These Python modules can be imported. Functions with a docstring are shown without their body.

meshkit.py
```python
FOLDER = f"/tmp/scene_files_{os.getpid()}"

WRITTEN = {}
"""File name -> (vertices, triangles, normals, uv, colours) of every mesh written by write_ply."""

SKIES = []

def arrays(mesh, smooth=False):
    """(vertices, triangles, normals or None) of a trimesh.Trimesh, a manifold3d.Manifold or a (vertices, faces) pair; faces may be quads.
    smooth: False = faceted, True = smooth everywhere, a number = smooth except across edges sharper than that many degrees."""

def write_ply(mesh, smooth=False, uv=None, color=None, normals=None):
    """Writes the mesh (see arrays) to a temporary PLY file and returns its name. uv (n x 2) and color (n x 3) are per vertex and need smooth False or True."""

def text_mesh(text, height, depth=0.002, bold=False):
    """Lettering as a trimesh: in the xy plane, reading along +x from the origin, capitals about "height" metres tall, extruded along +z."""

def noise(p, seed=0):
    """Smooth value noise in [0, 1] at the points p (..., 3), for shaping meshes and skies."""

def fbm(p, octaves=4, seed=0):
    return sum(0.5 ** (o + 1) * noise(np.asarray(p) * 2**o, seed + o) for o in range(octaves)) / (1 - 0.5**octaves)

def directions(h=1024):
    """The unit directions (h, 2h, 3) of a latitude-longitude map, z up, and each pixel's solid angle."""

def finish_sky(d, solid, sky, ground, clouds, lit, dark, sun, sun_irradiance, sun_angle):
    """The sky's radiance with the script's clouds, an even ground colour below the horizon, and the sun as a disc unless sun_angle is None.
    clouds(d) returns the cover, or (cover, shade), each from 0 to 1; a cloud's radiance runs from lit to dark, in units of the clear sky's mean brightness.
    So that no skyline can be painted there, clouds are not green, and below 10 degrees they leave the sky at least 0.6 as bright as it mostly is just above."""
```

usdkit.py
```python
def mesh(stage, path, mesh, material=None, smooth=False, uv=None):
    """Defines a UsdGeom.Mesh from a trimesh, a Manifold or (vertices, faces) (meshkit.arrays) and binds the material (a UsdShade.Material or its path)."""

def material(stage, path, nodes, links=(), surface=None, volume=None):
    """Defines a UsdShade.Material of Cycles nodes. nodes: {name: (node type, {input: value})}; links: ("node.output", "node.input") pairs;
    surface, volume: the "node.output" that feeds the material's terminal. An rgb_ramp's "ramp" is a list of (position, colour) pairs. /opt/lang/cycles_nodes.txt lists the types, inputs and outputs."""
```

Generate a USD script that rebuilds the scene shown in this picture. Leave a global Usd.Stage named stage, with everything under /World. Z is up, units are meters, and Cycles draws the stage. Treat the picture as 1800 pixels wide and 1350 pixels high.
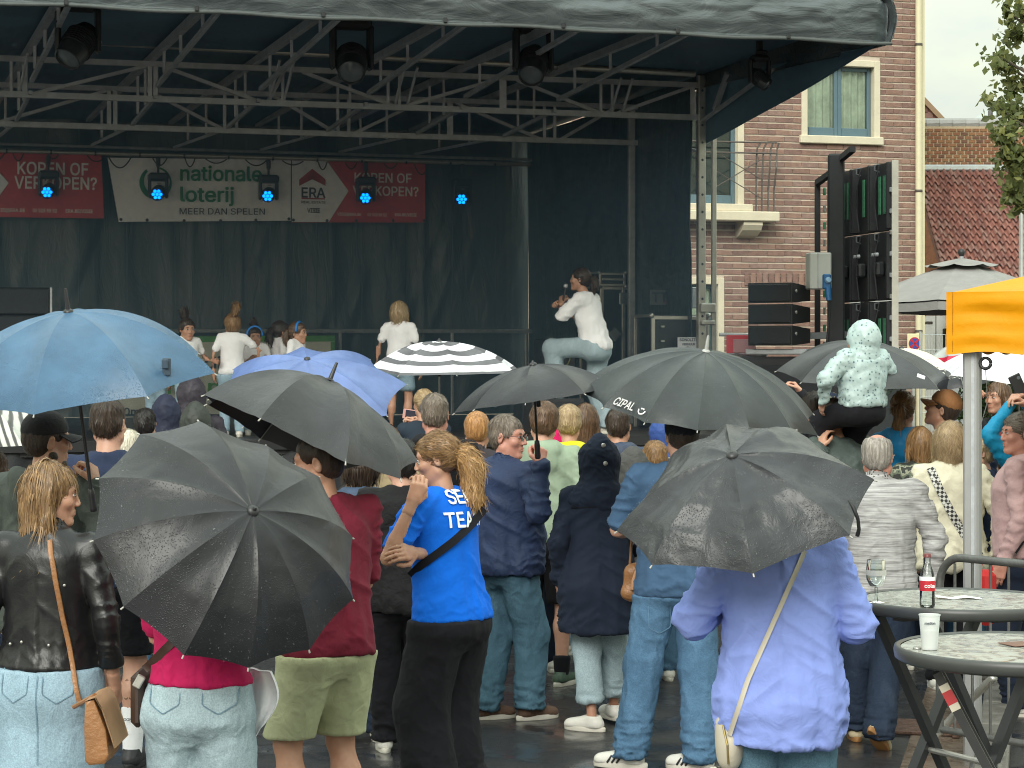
import math, random
import numpy as np
import trimesh
import usdkit, meshkit
from pxr import Gf, Sdf, Usd, UsdGeom, UsdLux, UsdShade, Vt

stage = Usd.Stage.CreateInMemory()
UsdGeom.SetStageUpAxis(stage, UsdGeom.Tokens.z)
UsdGeom.SetStageMetersPerUnit(stage, 1.0)
UsdGeom.Xform.Define(stage, '/World')
UsdGeom.Scope.Define(stage, '/World/Looks')

# ---------------------------------------------------------------- camera
FPX, HZ, CAMH = 3850.0, 625.0, 2.1          # focal length in photo pixels, horizon row, eye height
cam = UsdGeom.Camera.Define(stage, '/World/camera')
cam.AddTranslateOp().Set(Gf.Vec3d(0, 0, CAMH))
cam.AddRotateXYZOp().Set(Gf.Vec3f(90, 0, 0))
cam.CreateHorizontalApertureAttr(36.0)
cam.CreateVerticalApertureAttr(27.0)
cam.CreateFocalLengthAttr(36.0 * FPX / 1800)
cam.CreateVerticalApertureOffsetAttr(-50.0 / 1800 * 36)
cam.CreateClippingRangeAttr(Gf.Vec2f(0.1, 3000))
cam.CreateExposureAttr(EXPOSURE := 1.0)

# ---------------------------------------------------------------- sky and sun (overcast, rain)
SUN_EL, SUN_ROT = math.radians(34), math.radians(197)   # high, behind the camera's left
SKY = 0.1
usdkit.material(stage, '/World/Looks/sky', {
    'st': ('sky_texture', {'sky_type': 'single_scattering', 'sun_disc': False, 'sun_elevation': SUN_EL, 'sun_rotation': SUN_ROT, 'air_density': 1.0, 'aerosol_density': 2.0}),
    'tc': ('texture_coordinate', {}),
    'mp': ('mapping', {'scale': (1.0, 1.0, 2.6)}),
    'n': ('noise_texture', {'scale': 2.6, 'detail': 6, 'roughness': 0.55, 'distortion': 0.4}),
    'rc': ('rgb_ramp', {'ramp': [(0.3, (3.0, 3.2, 2.8)), (0.46, (3.9, 3.95, 2.95)), (0.58, (4.5, 4.4, 2.8)), (0.75, (3.5, 3.65, 3.0))]}),
    'sx': ('separate_xyz', {}), 'ov': ('map_range', {'from_min': 0.0, 'from_max': 1.0, 'to_min': 0.0, 'to_max': 1.0, 'clamp': True}),
    'or': ('rgb_ramp', {'ramp': [(0.0, (1.0, 1.0, 1.0)), (1.0, (2.55, 2.9, 3.75))]}), 'om': ('mix_color', {'blend_type': 'multiply', 'fac': 1.0, 'use_clamp': False, 'use_clamp_result': False}),
    'mx': ('mix_color', {'fac': 0.93, 'use_clamp': False, 'use_clamp_result': False}),
    'bg': ('background_shader', {'strength': SKY})},
    [('tc.generated', 'mp.vector'), ('mp.vector', 'n.vector'), ('n.fac', 'rc.fac'), ('tc.generated', 'sx.vector'), ('sx.z', 'ov.value'), ('ov.result', 'or.fac'), ('rc.color', 'om.a'), ('or.color', 'om.b'), ('st.color', 'mx.a'), ('om.result', 'mx.b'), ('mx.result', 'bg.color')], surface='bg.background')
dome = UsdLux.DomeLight.Define(stage, '/World/sky')
dome.GetPrim().SetCustomDataByKey('kind', 'structure')
UsdShade.MaterialBindingAPI.Apply(dome.GetPrim()).Bind(UsdShade.Material.Get(stage, '/World/Looks/sky'))
sun = UsdLux.DistantLight.Define(stage, '/World/sun')
sun.CreateNormalizeAttr(True)
sun.CreateIntensityAttr(0.4)
sun.CreateAngleAttr(35)
sun.CreateColorAttr(Gf.Vec3f(1, 0.97, 0.9))
sun.AddRotateXYZOp().Set(Gf.Vec3f(90 - math.degrees(SUN_EL), 0, 180 - math.degrees(SUN_ROT)))

# ---------------------------------------------------------------- helpers: scene graph
rng = np.random.default_rng(7)
_count = {}

def numbered(parent, name):
    k = (parent, name)
    n = _count.get(k, 0)
    _count[k] = n + 1
    return name if n == 0 else f'{name}_{n:03d}'

def setdata(prim, label=None, cat=None, group=None, kind=None):
    for k, v in (('label', label), ('category', cat), ('group', group), ('kind', kind)):
        if v:
            prim.SetCustomDataByKey(k, v)

class Node:
    def __init__(self, path, M):
        self.path, self.M = path, M          # M: local -> world matrix

def thing(name, label, cat, loc=(0, 0, 0), rz=0.0, group=None, kind=None):
    p = '/World/' + numbered('/World', name)
    x = UsdGeom.Xform.Define(stage, p)
    x.AddTranslateOp().Set(Gf.Vec3d(*map(float, loc)))
    if rz:
        x.AddRotateZOp().Set(float(rz))
    setdata(x.GetPrim(), label, cat, group, kind)
    M = trimesh.transformations.rotation_matrix(math.radians(rz), [0, 0, 1])
    M[:3, 3] = loc
    return Node(p, M)

def part(parent, name, mesh, mat, smooth=False, label=None, local=False, kind=None, uv=None, var=None):
    """One mesh under a thing or a part. Meshes come in world coordinates unless local."""
    p = parent.path + '/' + numbered(parent.path, name)
    v, f = vf(mesh)
    if not local:
        Mi = np.linalg.inv(parent.M)
        v = v @ Mi[:3, :3].T + Mi[:3, 3]
    m = usdkit.mesh(stage, p, (v, f), mat, smooth=smooth, uv=uv)
    if var is not None:
        UsdGeom.PrimvarsAPI(m).CreatePrimvar('rnd', Sdf.ValueTypeNames.FloatArray, 'vertex').Set(Vt.FloatArray.FromNumpy(np.asarray(var, np.float32)))
    setdata(m.GetPrim(), label, kind=kind)
    return Node(p, parent.M)

def solo(name, mesh, mat, label=None, cat=None, group=None, kind=None, smooth=False):
    p = '/World/' + numbered('/World', name)
    v, f = vf(mesh)
    m = usdkit.mesh(stage, p, (v, f), mat, smooth=smooth)
    setdata(m.GetPrim(), label, cat, group, kind)
    return Node(p, np.eye(4))

def copy_of(src, name, label, loc, rz, group):
    """Another instance of a thing that is already built, parts and all."""
    p = '/World/' + numbered('/World', name)
    x = UsdGeom.Xform.Define(stage, p)
    x.GetPrim().GetReferences().AddInternalReference(src.path)
    x.GetPrim().SetInstanceable(True)
    ops = UsdGeom.Xformable(x).GetOrderedXformOps()
    ops[0].Set(Gf.Vec3d(*map(float, loc)))
    if len(ops) > 1:
        ops[1].Set(float(rz))
    setdata(x.GetPrim(), label, None, group)
    return x

def vf(mesh):
    if isinstance(mesh, MB):
        mesh = mesh.out()
    if isinstance(mesh, (tuple, list)):
        v, f = np.asarray(mesh[0], float), np.asarray(mesh[1], int)
        if f.shape[1] == 4:
            f = np.vstack([f[:, [0, 1, 2]], f[:, [0, 2, 3]]])
        return v, f
    return np.array(mesh.vertices, float), np.array(mesh.faces)

# ---------------------------------------------------------------- helpers: shapes
def unit(a):
    a = np.asarray(a, float)
    return a / max(np.linalg.norm(a), 1e-12)

def frame(d, up=(0, 0, 1)):
    d = unit(d)
    up = np.asarray(up, float)
    if abs(d @ unit(up)) > 0.98:
        up = np.array([0, 1.0, 0]) if abs(d[1]) < 0.9 else np.array([1.0, 0, 0])
    s = unit(np.cross(d, up))
    return s, np.cross(s, d)          # side, up

class MB:
    """Collects simple shapes into one mesh."""
    def __init__(self):
        self.v, self.f, self.n = [], [], 0

    def add(self, v, f):
        v, f = np.asarray(v, float), np.asarray(f, int)
        if f.shape[1] == 4:
            f = np.vstack([f[:, [0, 1, 2]], f[:, [0, 2, 3]]])
        self.v.append(v)
        self.f.append(f + self.n)
        self.n += len(v)
        return self

    def mesh(self, m):
        return self.add(*vf(m))

    def hexa(self, c):          # 8 corners: bottom ring then top ring, counter-clockwise from above
        return self.add(c, [[0, 3, 2, 1], [4, 5, 6, 7], [0, 1, 5, 4], [1, 2, 6, 5], [2, 3, 7, 6], [3, 0, 4, 7]])

    def box(self, c, size, rz=0.0, R=None, bev=0.0):
        s = np.asarray(size, float) / 2
        if bev:
            b = min(bev, s.min() * 0.9)
            pts = []
            for ax in range(3):
                e = s - b
                e[ax] = s[ax]
                pts += [[i * e[0], j * e[1], k * e[2]] for i in (-1, 1) for j in (-1, 1) for k in (-1, 1)]
            h = trimesh.convex.convex_hull(np.array(pts))
            v, f = np.array(h.vertices), np.array(h.faces)
        else:
            v = np.array([[-1, -1, -1], [1, -1, -1], [1, 1, -1], [-1, 1, -1], [-1, -1, 1], [1, -1, 1], [1, 1, 1], [-1, 1, 1]]) * s
            f = np.array([[0, 3, 2, 1], [4, 5, 6, 7], [0, 1, 5, 4], [1, 2, 6, 5], [2, 3, 7, 6], [3, 0, 4, 7]])
        if R is None:
            c_, s_ = math.cos(rz), math.sin(rz)
            R = np.array([[c_, -s_, 0], [s_, c_, 0], [0, 0, 1]])
        return self.add(v @ np.asarray(R).T + np.asarray(c, float), f)

    def beam(self, a, b, w, h=None, up=(0, 0, 1)):
        a, b = np.asarray(a, float), np.asarray(b, float)
        h = h or w
        s, u = frame(b - a, up)
        q = [(-1, -1), (1, -1), (1, 1), (-1, 1)]
        c = [a + s * w / 2 * i + u * h / 2 * j for i, j in q] + [b + s * w / 2 * i + u * h / 2 * j for i, j in q]
        return self.add(c, [[0, 1, 2, 3], [7, 6, 5, 4], [0, 4, 5, 1], [1, 5, 6, 2], [2, 6, 7, 3], [3, 7, 4, 0]])

    def tube(self, pts, r, n=8, caps=True):
        pts = np.asarray(pts, float)
        r = np.broadcast_to(np.asarray(r, float), len(pts))
        t = np.gradient(pts, axis=0)
        s, u = frame(t[0])
        ang = np.arange(n) / n * 2 * math.pi
        rings = []
        for i in range(len(pts)):
            d = unit(t[i])
            s = unit(s - d * (s @ d))
            u = np.cross(s, d)
            rings.append(pts[i] + r[i] * (np.cos(ang)[:, None] * s + np.sin(ang)[:, None] * u))
        v = np.vstack(rings)
        f = []
        for i in range(len(pts) - 1):
            for j in range(n):
                k = (j + 1) % n
                f.append([i * n + j, (i + 1) * n + j, (i + 1) * n + k, i * n + k])
        f = [[a, b, c] for a, b, c, d in f] + [[a, c, d] for a, b, c, d in f]
        if caps:
            v = np.vstack([v, pts[:1], pts[-1:]])
            o = len(v) - 2
            for j in range(n):
                k = (j + 1) % n
                f.append([o, j, k])
                f.append([o + 1, (len(pts) - 1) * n + k, (len(pts) - 1) * n + j])
        return self.add(v, f)

    def lathe(self, prof, c=(0, 0, 0), axis=(0, 0, 1), n=20):
        """prof: (radius, height) pairs along the axis."""
        s, u = frame(axis, (0, 1, 0)) if abs(unit(axis)[2]) > 0.9 else frame(axis)
        d = unit(axis)
        ang = np.arange(n) / n * 2 * math.pi
        v = np.vstack([np.asarray(c) + d * h + r * (np.cos(ang)[:, None] * s + np.sin(ang)[:, None] * u) for r, h in prof])
        f = []
        for i in range(len(prof) - 1):
            for j in range(n):
                k = (j + 1) % n
                f.append([i * n + j, (i + 1) * n + j, (i + 1) * n + k, i * n + k])
        return self.add(v, f)

    def grid(self, P):
        """P: (m, n, 3) points of a sheet."""
        m, n = P.shape[:2]
        i = np.arange(m * n).reshape(m, n)
        f = np.stack([i[:-1, :-1], i[1:, :-1], i[1:, 1:], i[:-1, 1:]], -1).reshape(-1, 4)
        return self.add(P.reshape(-1, 3), f)

    def sheet(self, P, t, nrm):
        """A sheet with thickness t along the (constant) direction nrm."""
        m, n = P.shape[:2]
        i = np.arange(m * n).reshape(m, n)
        f = np.stack([i[:-1, :-1], i[1:, :-1], i[1:, 1:], i[:-1, 1:]], -1).reshape(-1, 4)
        o = m * n
        loop = np.concatenate([i[0, :], i[1:, -1], i[-1, -2::-1], i[-2:0:-1, 0]])
        nx = np.roll(loop, -1)
        side = np.stack([loop, nx, nx + o, loop + o], -1)
        return self.add(np.vstack([P.reshape(-1, 3), P.reshape(-1, 3) + np.asarray(nrm) * t]), np.vstack([f, (f + o)[:, ::-1], side[:, ::-1]]))

    def out(self):
        return np.vstack(self.v), np.vstack(self.f)

def at(px, py, Y):
    """The point of the place that the photograph shows at this pixel, at distance Y."""
    return np.array([(px - 900) / FPX * Y, Y, CAMH - (py - HZ) / FPX * Y])

def noise(p, seed=0):
    return meshkit.noise(p, seed)

def fbm(p, o=3, seed=0):
    return meshkit.fbm(p, o, seed)

# ---------------------------------------------------------------- helpers: materials
_mats = {}

def mat(key, nodes, links=(), surface='p.BSDF', volume=None):
    if key not in _mats:
        _mats[key] = usdkit.material(stage, '/World/Looks/' + key, nodes, links, surface, volume)
    return _mats[key]

def plain(key, c, rough=0.5, metal=0.0, var=0.12, scale=9.0, bump=0.0, bscale=60.0, spec=0.5, coat=0.0, rvar=0.0):
    """Paint, plastic, metal: a colour with slight unevenness, optional fine relief."""
    if key in _mats:
        return _mats[key]
    c = np.asarray(c, float)
    nodes = {'tc': ('texture_coordinate', {}), 'n': ('noise_texture', {'scale': scale, 'detail': 5, 'roughness': 0.6}),
             'r': ('rgb_ramp', {'ramp': [(0.25, c * (1 - var)), (0.75, np.minimum(c * (1 + var), 0.95))]}),
             'mr': ('map_range', {'from_min': 0.3, 'from_max': 0.7, 'to_min': max(rough - rvar, 0.02), 'to_max': min(rough + rvar, 1)}),
             'p': ('principled_bsdf', {'roughness': rough, 'metallic': metal, 'specular_ior_level': spec, 'coat_weight': coat, 'coat_roughness': 0.1})}
    links = [('tc.object', 'n.vector'), ('n.fac', 'r.fac'), ('r.color', 'p.base_color'), ('n.fac', 'mr.value'), ('mr.result', 'p.roughness')]
    if bump:
        nodes['bn'] = ('noise_texture', {'scale': bscale, 'detail': 4})
        nodes['b'] = ('bump', {'strength': min(1, bump), 'distance': 0.01 * max(1, bump)})
        links += [('tc.object', 'bn.vector'), ('bn.fac', 'b.height'), ('b.normal', 'p.normal')]
    return mat(key, nodes, links)

def glow(key, c, s):
    return mat(key, {'e': ('emission', {'color': c, 'strength': s})}, surface='e.emission')

def cloth(key, c, rough=0.85, var=0.14, fold=0.35, sheen=0.02, wet=0.0, weave=420.0):
    """Woven or knitted fabric: slightly uneven colour, small creases, a weave."""
    if key in _mats:
        return _mats[key]
    c = np.asarray(c, float)
    nodes = {'tc': ('texture_coordinate', {}),
             'n': ('noise_texture', {'scale': 5.0, 'detail': 6, 'roughness': 0.65}),
             'r': ('rgb_ramp', {'ramp': [(0.3, c * (1 - var)), (0.7, np.minimum(c * (1 + var), 0.95))]}),
             'cr': ('noise_texture', {'scale': 16.0, 'detail': 3, 'roughness': 0.5, 'distortion': 1.2}),
             'wv': ('noise_texture', {'scale': weave, 'detail': 2}),
             'b1': ('bump', {'strength': fold, 'distance': 0.012}), 'b2': ('bump', {'strength': 0.3, 'distance': 0.0012}),
             'p': ('principled_bsdf', {'roughness': rough, 'sheen_weight': sheen, 'sheen_roughness': 0.5, 'specular_ior_level': 0.2 + wet})}
    return mat(key, nodes, [('tc.object', 'n.vector'), ('tc.object', 'cr.vector'), ('tc.object', 'wv.vector'), ('n.fac', 'r.fac'), ('r.color', 'p.base_color'),
                            ('cr.fac', 'b1.height'), ('b1.normal', 'b2.normal'), ('wv.fac', 'b2.height'), ('b2.normal', 'p.normal')])

def denim(key, c, worn=0.5):
    if key in _mats:
        return _mats[key]
    c = np.asarray(c, float)
    nodes = {'tc': ('texture_coordinate', {}),
             'mp': ('mapping', {'scale': (1, 1, 0.45)}),
             'n': ('noise_texture', {'scale': 7.0, 'detail': 5, 'roughness': 0.6}),
             'f': ('noise_texture', {'scale': 190.0, 'detail': 2}),
             'cr': ('noise_texture', {'scale': 14.0, 'detail': 3, 'distortion': 1.5}),
             'r': ('rgb_ramp', {'ramp': [(0.25, c * (1 - 0.3 * worn)), (0.5, c), (0.75, np.minimum(c * (1 + 0.45 * worn) + 0.02 * worn, 0.9))]}),
             'rf': ('rgb_ramp', {'ramp': [(0.3, (0.78, 0.78, 0.8)), (0.7, (1.15, 1.15, 1.13))]}),
             'm': ('mix_color', {'blend_type': 'multiply', 'fac': 1.0, 'use_clamp': False}),
             'b1': ('bump', {'strength': 0.45, 'distance': 0.012}), 'b2': ('bump', {'strength': 0.35, 'distance': 0.001}),
             'p': ('principled_bsdf', {'roughness': 0.85, 'sheen_weight': 0.0, 'specular_ior_level': 0.2})}
    return mat(key, nodes, [('tc.object', 'mp.vector'), ('mp.vector', 'n.vector'), ('tc.object', 'f.vector'), ('tc.object', 'cr.vector'), ('n.fac', 'r.fac'), ('f.fac', 'rf.fac'),
                            ('r.color', 'm.a'), ('rf.color', 'm.b'), ('m.result', 'p.base_color'), ('cr.fac', 'b1.height'), ('b1.normal', 'b2.normal'), ('f.fac', 'b2.height'), ('b2.normal', 'p.normal')])

def skin(key, c):
    if key in _mats:
        return _mats[key]
    c = np.asarray(c, float)
    nodes = {'tc': ('texture_coordinate', {}), 'n': ('noise_texture', {'scale': 14.0, 'detail': 5, 'roughness': 0.6}),
             'r': ('rgb_ramp', {'ramp': [(0.3, c * (0.88, 0.77, 0.74)), (0.7, c * (1.08, 1.07, 1.06))]}),
             'fn': ('noise_texture', {'scale': 160.0, 'detail': 3}), 'b': ('bump', {'strength': 0.2, 'distance': 0.002}),
             'p': ('principled_bsdf', {'roughness': 0.48, 'subsurface_weight': 0.12, 'subsurface_scale': 0.012, 'subsurface_radius': (1, 0.35, 0.2), 'specular_ior_level': 0.4})}
    return mat(key, nodes, [('tc.object', 'n.vector'), ('n.fac', 'r.fac'), ('r.color', 'p.base_color'), ('tc.object', 'fn.vector'), ('fn.fac', 'b.height'), ('b.normal', 'p.normal')])

def hairm(key, dark, light, sx=70.0, sz=7.0):
    if key in _mats:
        return _mats[key]
    dark, light = np.asarray(dark, float), np.asarray(light, float)
    nodes = {'tc': ('texture_coordinate', {}), 'mp': ('mapping', {'scale': (sx, sx, sz)}), 'n': ('noise_texture', {'scale': 1.0, 'detail': 4, 'roughness': 0.65, 'distortion': 0.6}),
             'r': ('rgb_ramp', {'ramp': [(0.3, dark), (0.52, (dark + light) / 2), (0.7, light)]}),
             'b': ('bump', {'strength': 0.8, 'distance': 0.006}),
             'p': ('principled_bsdf', {'roughness': 0.45, 'specular_ior_level': 0.35, 'sheen_weight': 0.1})}
    return mat(key, nodes, [('tc.object', 'mp.vector'), ('mp.vector', 'n.vector'), ('n.fac', 'r.fac'), ('r.color', 'p.base_color'), ('n.fac', 'b.height'), ('b.normal', 'p.normal')])

def srgb(r, g, b):
    return tuple(((x / 255) / 12.92 if x / 255 < 0.04045 else ((x / 255 + 0.055) / 1.055) ** 2.4) for x in (r, g, b))

def text(s, height, O, right, up, depth=0.003, bold=True, width=None, center=False):
    """Lettering standing on a plane: O is the lower left (or lower middle) point."""
    m = meshkit.text_mesh(s, height, depth, bold)
    v = np.array(m.vertices)
    v[:, 0] -= v[:, 0].min()
    if width:
        v[:, 0] *= width / v[:, 0].max()
    if center:
        v[:, 0] -= v[:, 0].max() / 2
    right, up = np.asarray(right, float), np.asarray(up, float)
    n = np.cross(unit(right), unit(up))
    return np.asarray(O) + v[:, :1] * right + v[:, 1:2] * up + v[:, 2:] * n, np.array(m.faces)
# ================================================================ SETTING
# stage axes: a runs right along the stage front, b runs back, both level
YAW = math.radians(17)
TC = np.array([2.09, 24.0, 0.0])
AU = np.array([math.cos(YAW), math.sin(YAW), 0])
BV = np.array([-math.sin(YAW), math.cos(YAW), 0])
ZV = np.array([0, 0, 1.0])
DECK = 1.3

def S(a, b, z):
    return TC + a * AU + b * BV + z * ZV

def SA(px, b):
    """a of the vertical line at photo column px in the plane b."""
    k = (px - 900) / FPX
    return (k * (TC[1] + b * BV[1]) - TC[0] - b * BV[0]) / (AU[0] - k * AU[1])

def SP(px, py, b):
    """The point of plane b at this pixel."""
    a = SA(px, b)
    p = S(a, b, 0)
    p[2] = CAMH - (py - HZ) / FPX * p[1]
    return p

# ---- ground
asphalt = mat('wet_asphalt', {
    'g': ('geometry', {}), 'n1': ('noise_texture', {'scale': 0.9, 'detail': 6, 'roughness': 0.6}), 'n2': ('noise_texture', {'scale': 110, 'detail': 3}),
    'v': ('voronoi_texture', {'scale': 85}), 'n3': ('noise_texture', {'scale': 2.2, 'detail': 3}),
    'c1': ('rgb_ramp', {'ramp': [(0.3, (0.012, 0.012, 0.014)), (0.7, (0.03, 0.03, 0.032))]}),
    'c2': ('rgb_ramp', {'ramp': [(0.0, (1.9, 1.9, 1.8)), (0.12, (1.0, 1.0, 1.0)), (1.0, (0.75, 0.75, 0.78))]}),
    'm': ('mix_color', {'blend_type': 'multiply', 'fac': 1.0, 'use_clamp': False}),
    'rr': ('map_range', {'from_min': 0.42, 'from_max': 0.62, 'to_min': 0.16, 'to_max': 0.5}),
    'bs': ('map_range', {'from_min': 0.42, 'from_max': 0.62, 'to_min': 0.25, 'to_max': 0.9}),
    'b': ('bump', {'distance': 0.006}), 'p': ('principled_bsdf', {'specular_ior_level': 0.5})},
    [('g.position', 'n1.vector'), ('g.position', 'n2.vector'), ('g.position', 'v.vector'), ('g.position', 'n3.vector'), ('n1.fac', 'c1.fac'), ('v.distance', 'c2.fac'), ('c1.color', 'm.a'), ('c2.color', 'm.b'),
     ('m.result', 'p.base_color'), ('n3.fac', 'rr.value'), ('rr.result', 'p.roughness'), ('n3.fac', 'bs.value'), ('bs.result', 'b.strength'), ('n2.fac', 'b.height'), ('b.normal', 'p.normal')])
gx, gy = np.meshgrid(np.array([-400, -60, -20, 20, 60, 400.0]), np.array([-200, 0, 30, 60, 400.0]), indexing='ij')
solo('ground', MB().grid(np.stack([gx, gy, 0 * gx], -1)), asphalt, kind='structure', label='dark wet asphalt square')

concrete = plain('concrete', (0.16, 0.15, 0.135), 0.55, bump=0.6, bscale=40, rvar=0.2, var=0.3)
stone = plain('cream_stone', (0.55, 0.5, 0.38), 0.75, bump=0.3, bscale=30, var=0.1, scale=4)
gutter_m = plain('wet_gutter', (0.11, 0.08, 0.06), 0.3, bump=0.4, bscale=60, rvar=0.25, var=0.4, scale=5)

def gpt(px, py, z=0.0):
    Y = FPX * (CAMH - z) / (py - HZ)
    return np.array([(px - 900) / FPX * Y, Y, z])

# gutter strip of concrete slabs running away from the camera, with its grate, kerb stones beside it
ga, gb = gpt(1560, 1420), gpt(1650, 1150)
gd = unit(gb - ga)
gs = np.array([gd[1], -gd[0], 0])
g = thing('gutter', 'wet brown concrete gutter strip beside the bar tables', 'gutter', ga, kind='structure')
for i in range(16):
    o = ga + gd * (-2.0 + i * 0.6)
    m = MB().hexa([o + gs * 0.0 + ZV * -0.05, o + gs * 0.34 + ZV * -0.05, o + gs * 0.34 + gd * 0.59 + ZV * -0.05, o + gd * 0.59 + ZV * -0.05,
                   o + ZV * 0.012, o + gs * 0.34 + ZV * 0.006, o + gs * 0.34 + gd * 0.59 + ZV * 0.006, o + gd * 0.59 + ZV * 0.012])
    part(g, 'slab', m, gutter_m)
for i in range(12):
    o = ga + gs * 0.36 + gd * (-2.0 + i * 0.8)
    m = MB().box(o + gd * 0.4 + gs * 0.09 + ZV * 0.03, (0.17, 0.785, 0.1), rz=math.atan2(gd[1], gd[0]) - math.pi / 2, bev=0.012)
    part(g, 'kerb_stone', m, concrete)
rust = plain('rusty_iron', (0.10, 0.055, 0.04), 0.5, metal=0.3, bump=0.6, var=0.4, scale=20)
gc = gpt(1622, 1285)
gr = thing('drain_grate', 'rusty iron drain grate in the wet gutter by the table legs', 'drain grate', gc)
zr = math.atan2(gd[1], gd[0]) - math.pi / 2
for i in range(9):
    part(gr, 'bar', MB().box(gc + gd * (i - 4) * 0.05 + ZV * 0.022, (0.34, 0.024, 0.02), rz=zr, bev=0.004), rust)
for s_ in (-1, 1):
    part(gr, 'frame', MB().box(gc + gs * s_ * 0.19 + ZV * 0.022, (0.04, 0.5, 0.024), rz=zr, bev=0.004), rust)

# ---------------------------------------------------------------- the brick building behind the stage
BY = 36.0
BC = np.array([(1614 - 900) / FPX * BY, BY, 0.0])      # right corner of the facade
def F_(a, d, z):
    """a metres left of the corner along the facade, d metres out of it towards the camera."""
    return BC - a * AU - d * BV + z * ZV

def FA(px):
    k = (px - 900) / FPX
    return (k * BC[1] - BC[0]) / (k * AU[1] - AU[0])

def FZ(px, py):
    return CAMH - (py - HZ) / FPX * (BC - FA(px) * AU)[1]

bldg = thing('brick_building', 'red brown brick house with pale raked joints and cream window surrounds behind the stage', 'building', BC)
mortar = plain('pale_mortar', (0.50, 0.43, 0.35), 0.9, bump=0.4, bscale=80, var=0.08)
bricks = [plain(f'facade_brick_{i}', c, 0.85, bump=0.8, bscale=45, var=0.25, scale=12) for i, c in enumerate([(0.215, 0.128, 0.10), (0.245, 0.15, 0.115), (0.185, 0.11, 0.09), (0.225, 0.145, 0.12)])]
WT = 13.0                                             # wall height
AW = 14.0
wins = []                                             # openings (a0, a1, z0, z1) in the facade
def opening(pxl, pxr, pyt, pyb):
    a0, a1 = FA(pxr), FA(pxl)
    mid = (pxl + pxr) / 2
    return a0, a1, FZ(mid, pyb), FZ(mid, pyt)
w1 = opening(1408, 1546, 105, 242)
w2 = opening(1165, 1307, 150, 360)
w3 = opening(1165, 1272, 488, 760)
wins = [w1, w2, w3]
# backing wall in rectangles around the openings
def wall_rects(a0, a1, z0, z1, holes):
    xs = sorted({a0, a1, *[h[0] for h in holes], *[h[1] for h in holes]})
    out = []
    for x0, x1 in zip(xs[:-1], xs[1:]):
        zs = [(z0, z1)]
        for h in holes:
            if h[0] <= x0 + 1e-6 and h[1] >= x1 - 1e-6:
                zs = [q for lo, hi in zs for q in ((lo, min(hi, h[2])), (max(lo, h[3]), hi)) if q[1] - q[0] > 1e-6]
        out += [(x0, x1, lo, hi) for lo, hi in zs]
    return out
mb = MB()
for x0, x1, lo, hi in wall_rects(0, AW, 0, WT, wins):
    c = [F_(x1, -0.3, lo), F_(x0, -0.3, lo), F_(x0, 0, lo), F_(x1, 0, lo)]
    c = [c[3], c[2], c[1], c[0]]
    mb.hexa(c + [p + ZV * (hi - lo) for p in c])
mb.hexa([F_(AW, -0.32, 0), F_(0.02, -0.32, 0), F_(0.02, -8, 0), F_(AW, -8, 0), F_(AW, -0.32, WT), F_(0.02, -0.32, WT), F_(0.02, -8, WT), F_(AW, -8, WT)])
wall_n = part(bldg, 'wall', mb, mortar)
ch, bl = 0.1025, 0.30                                 # course height, brick length
cand = []
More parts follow.
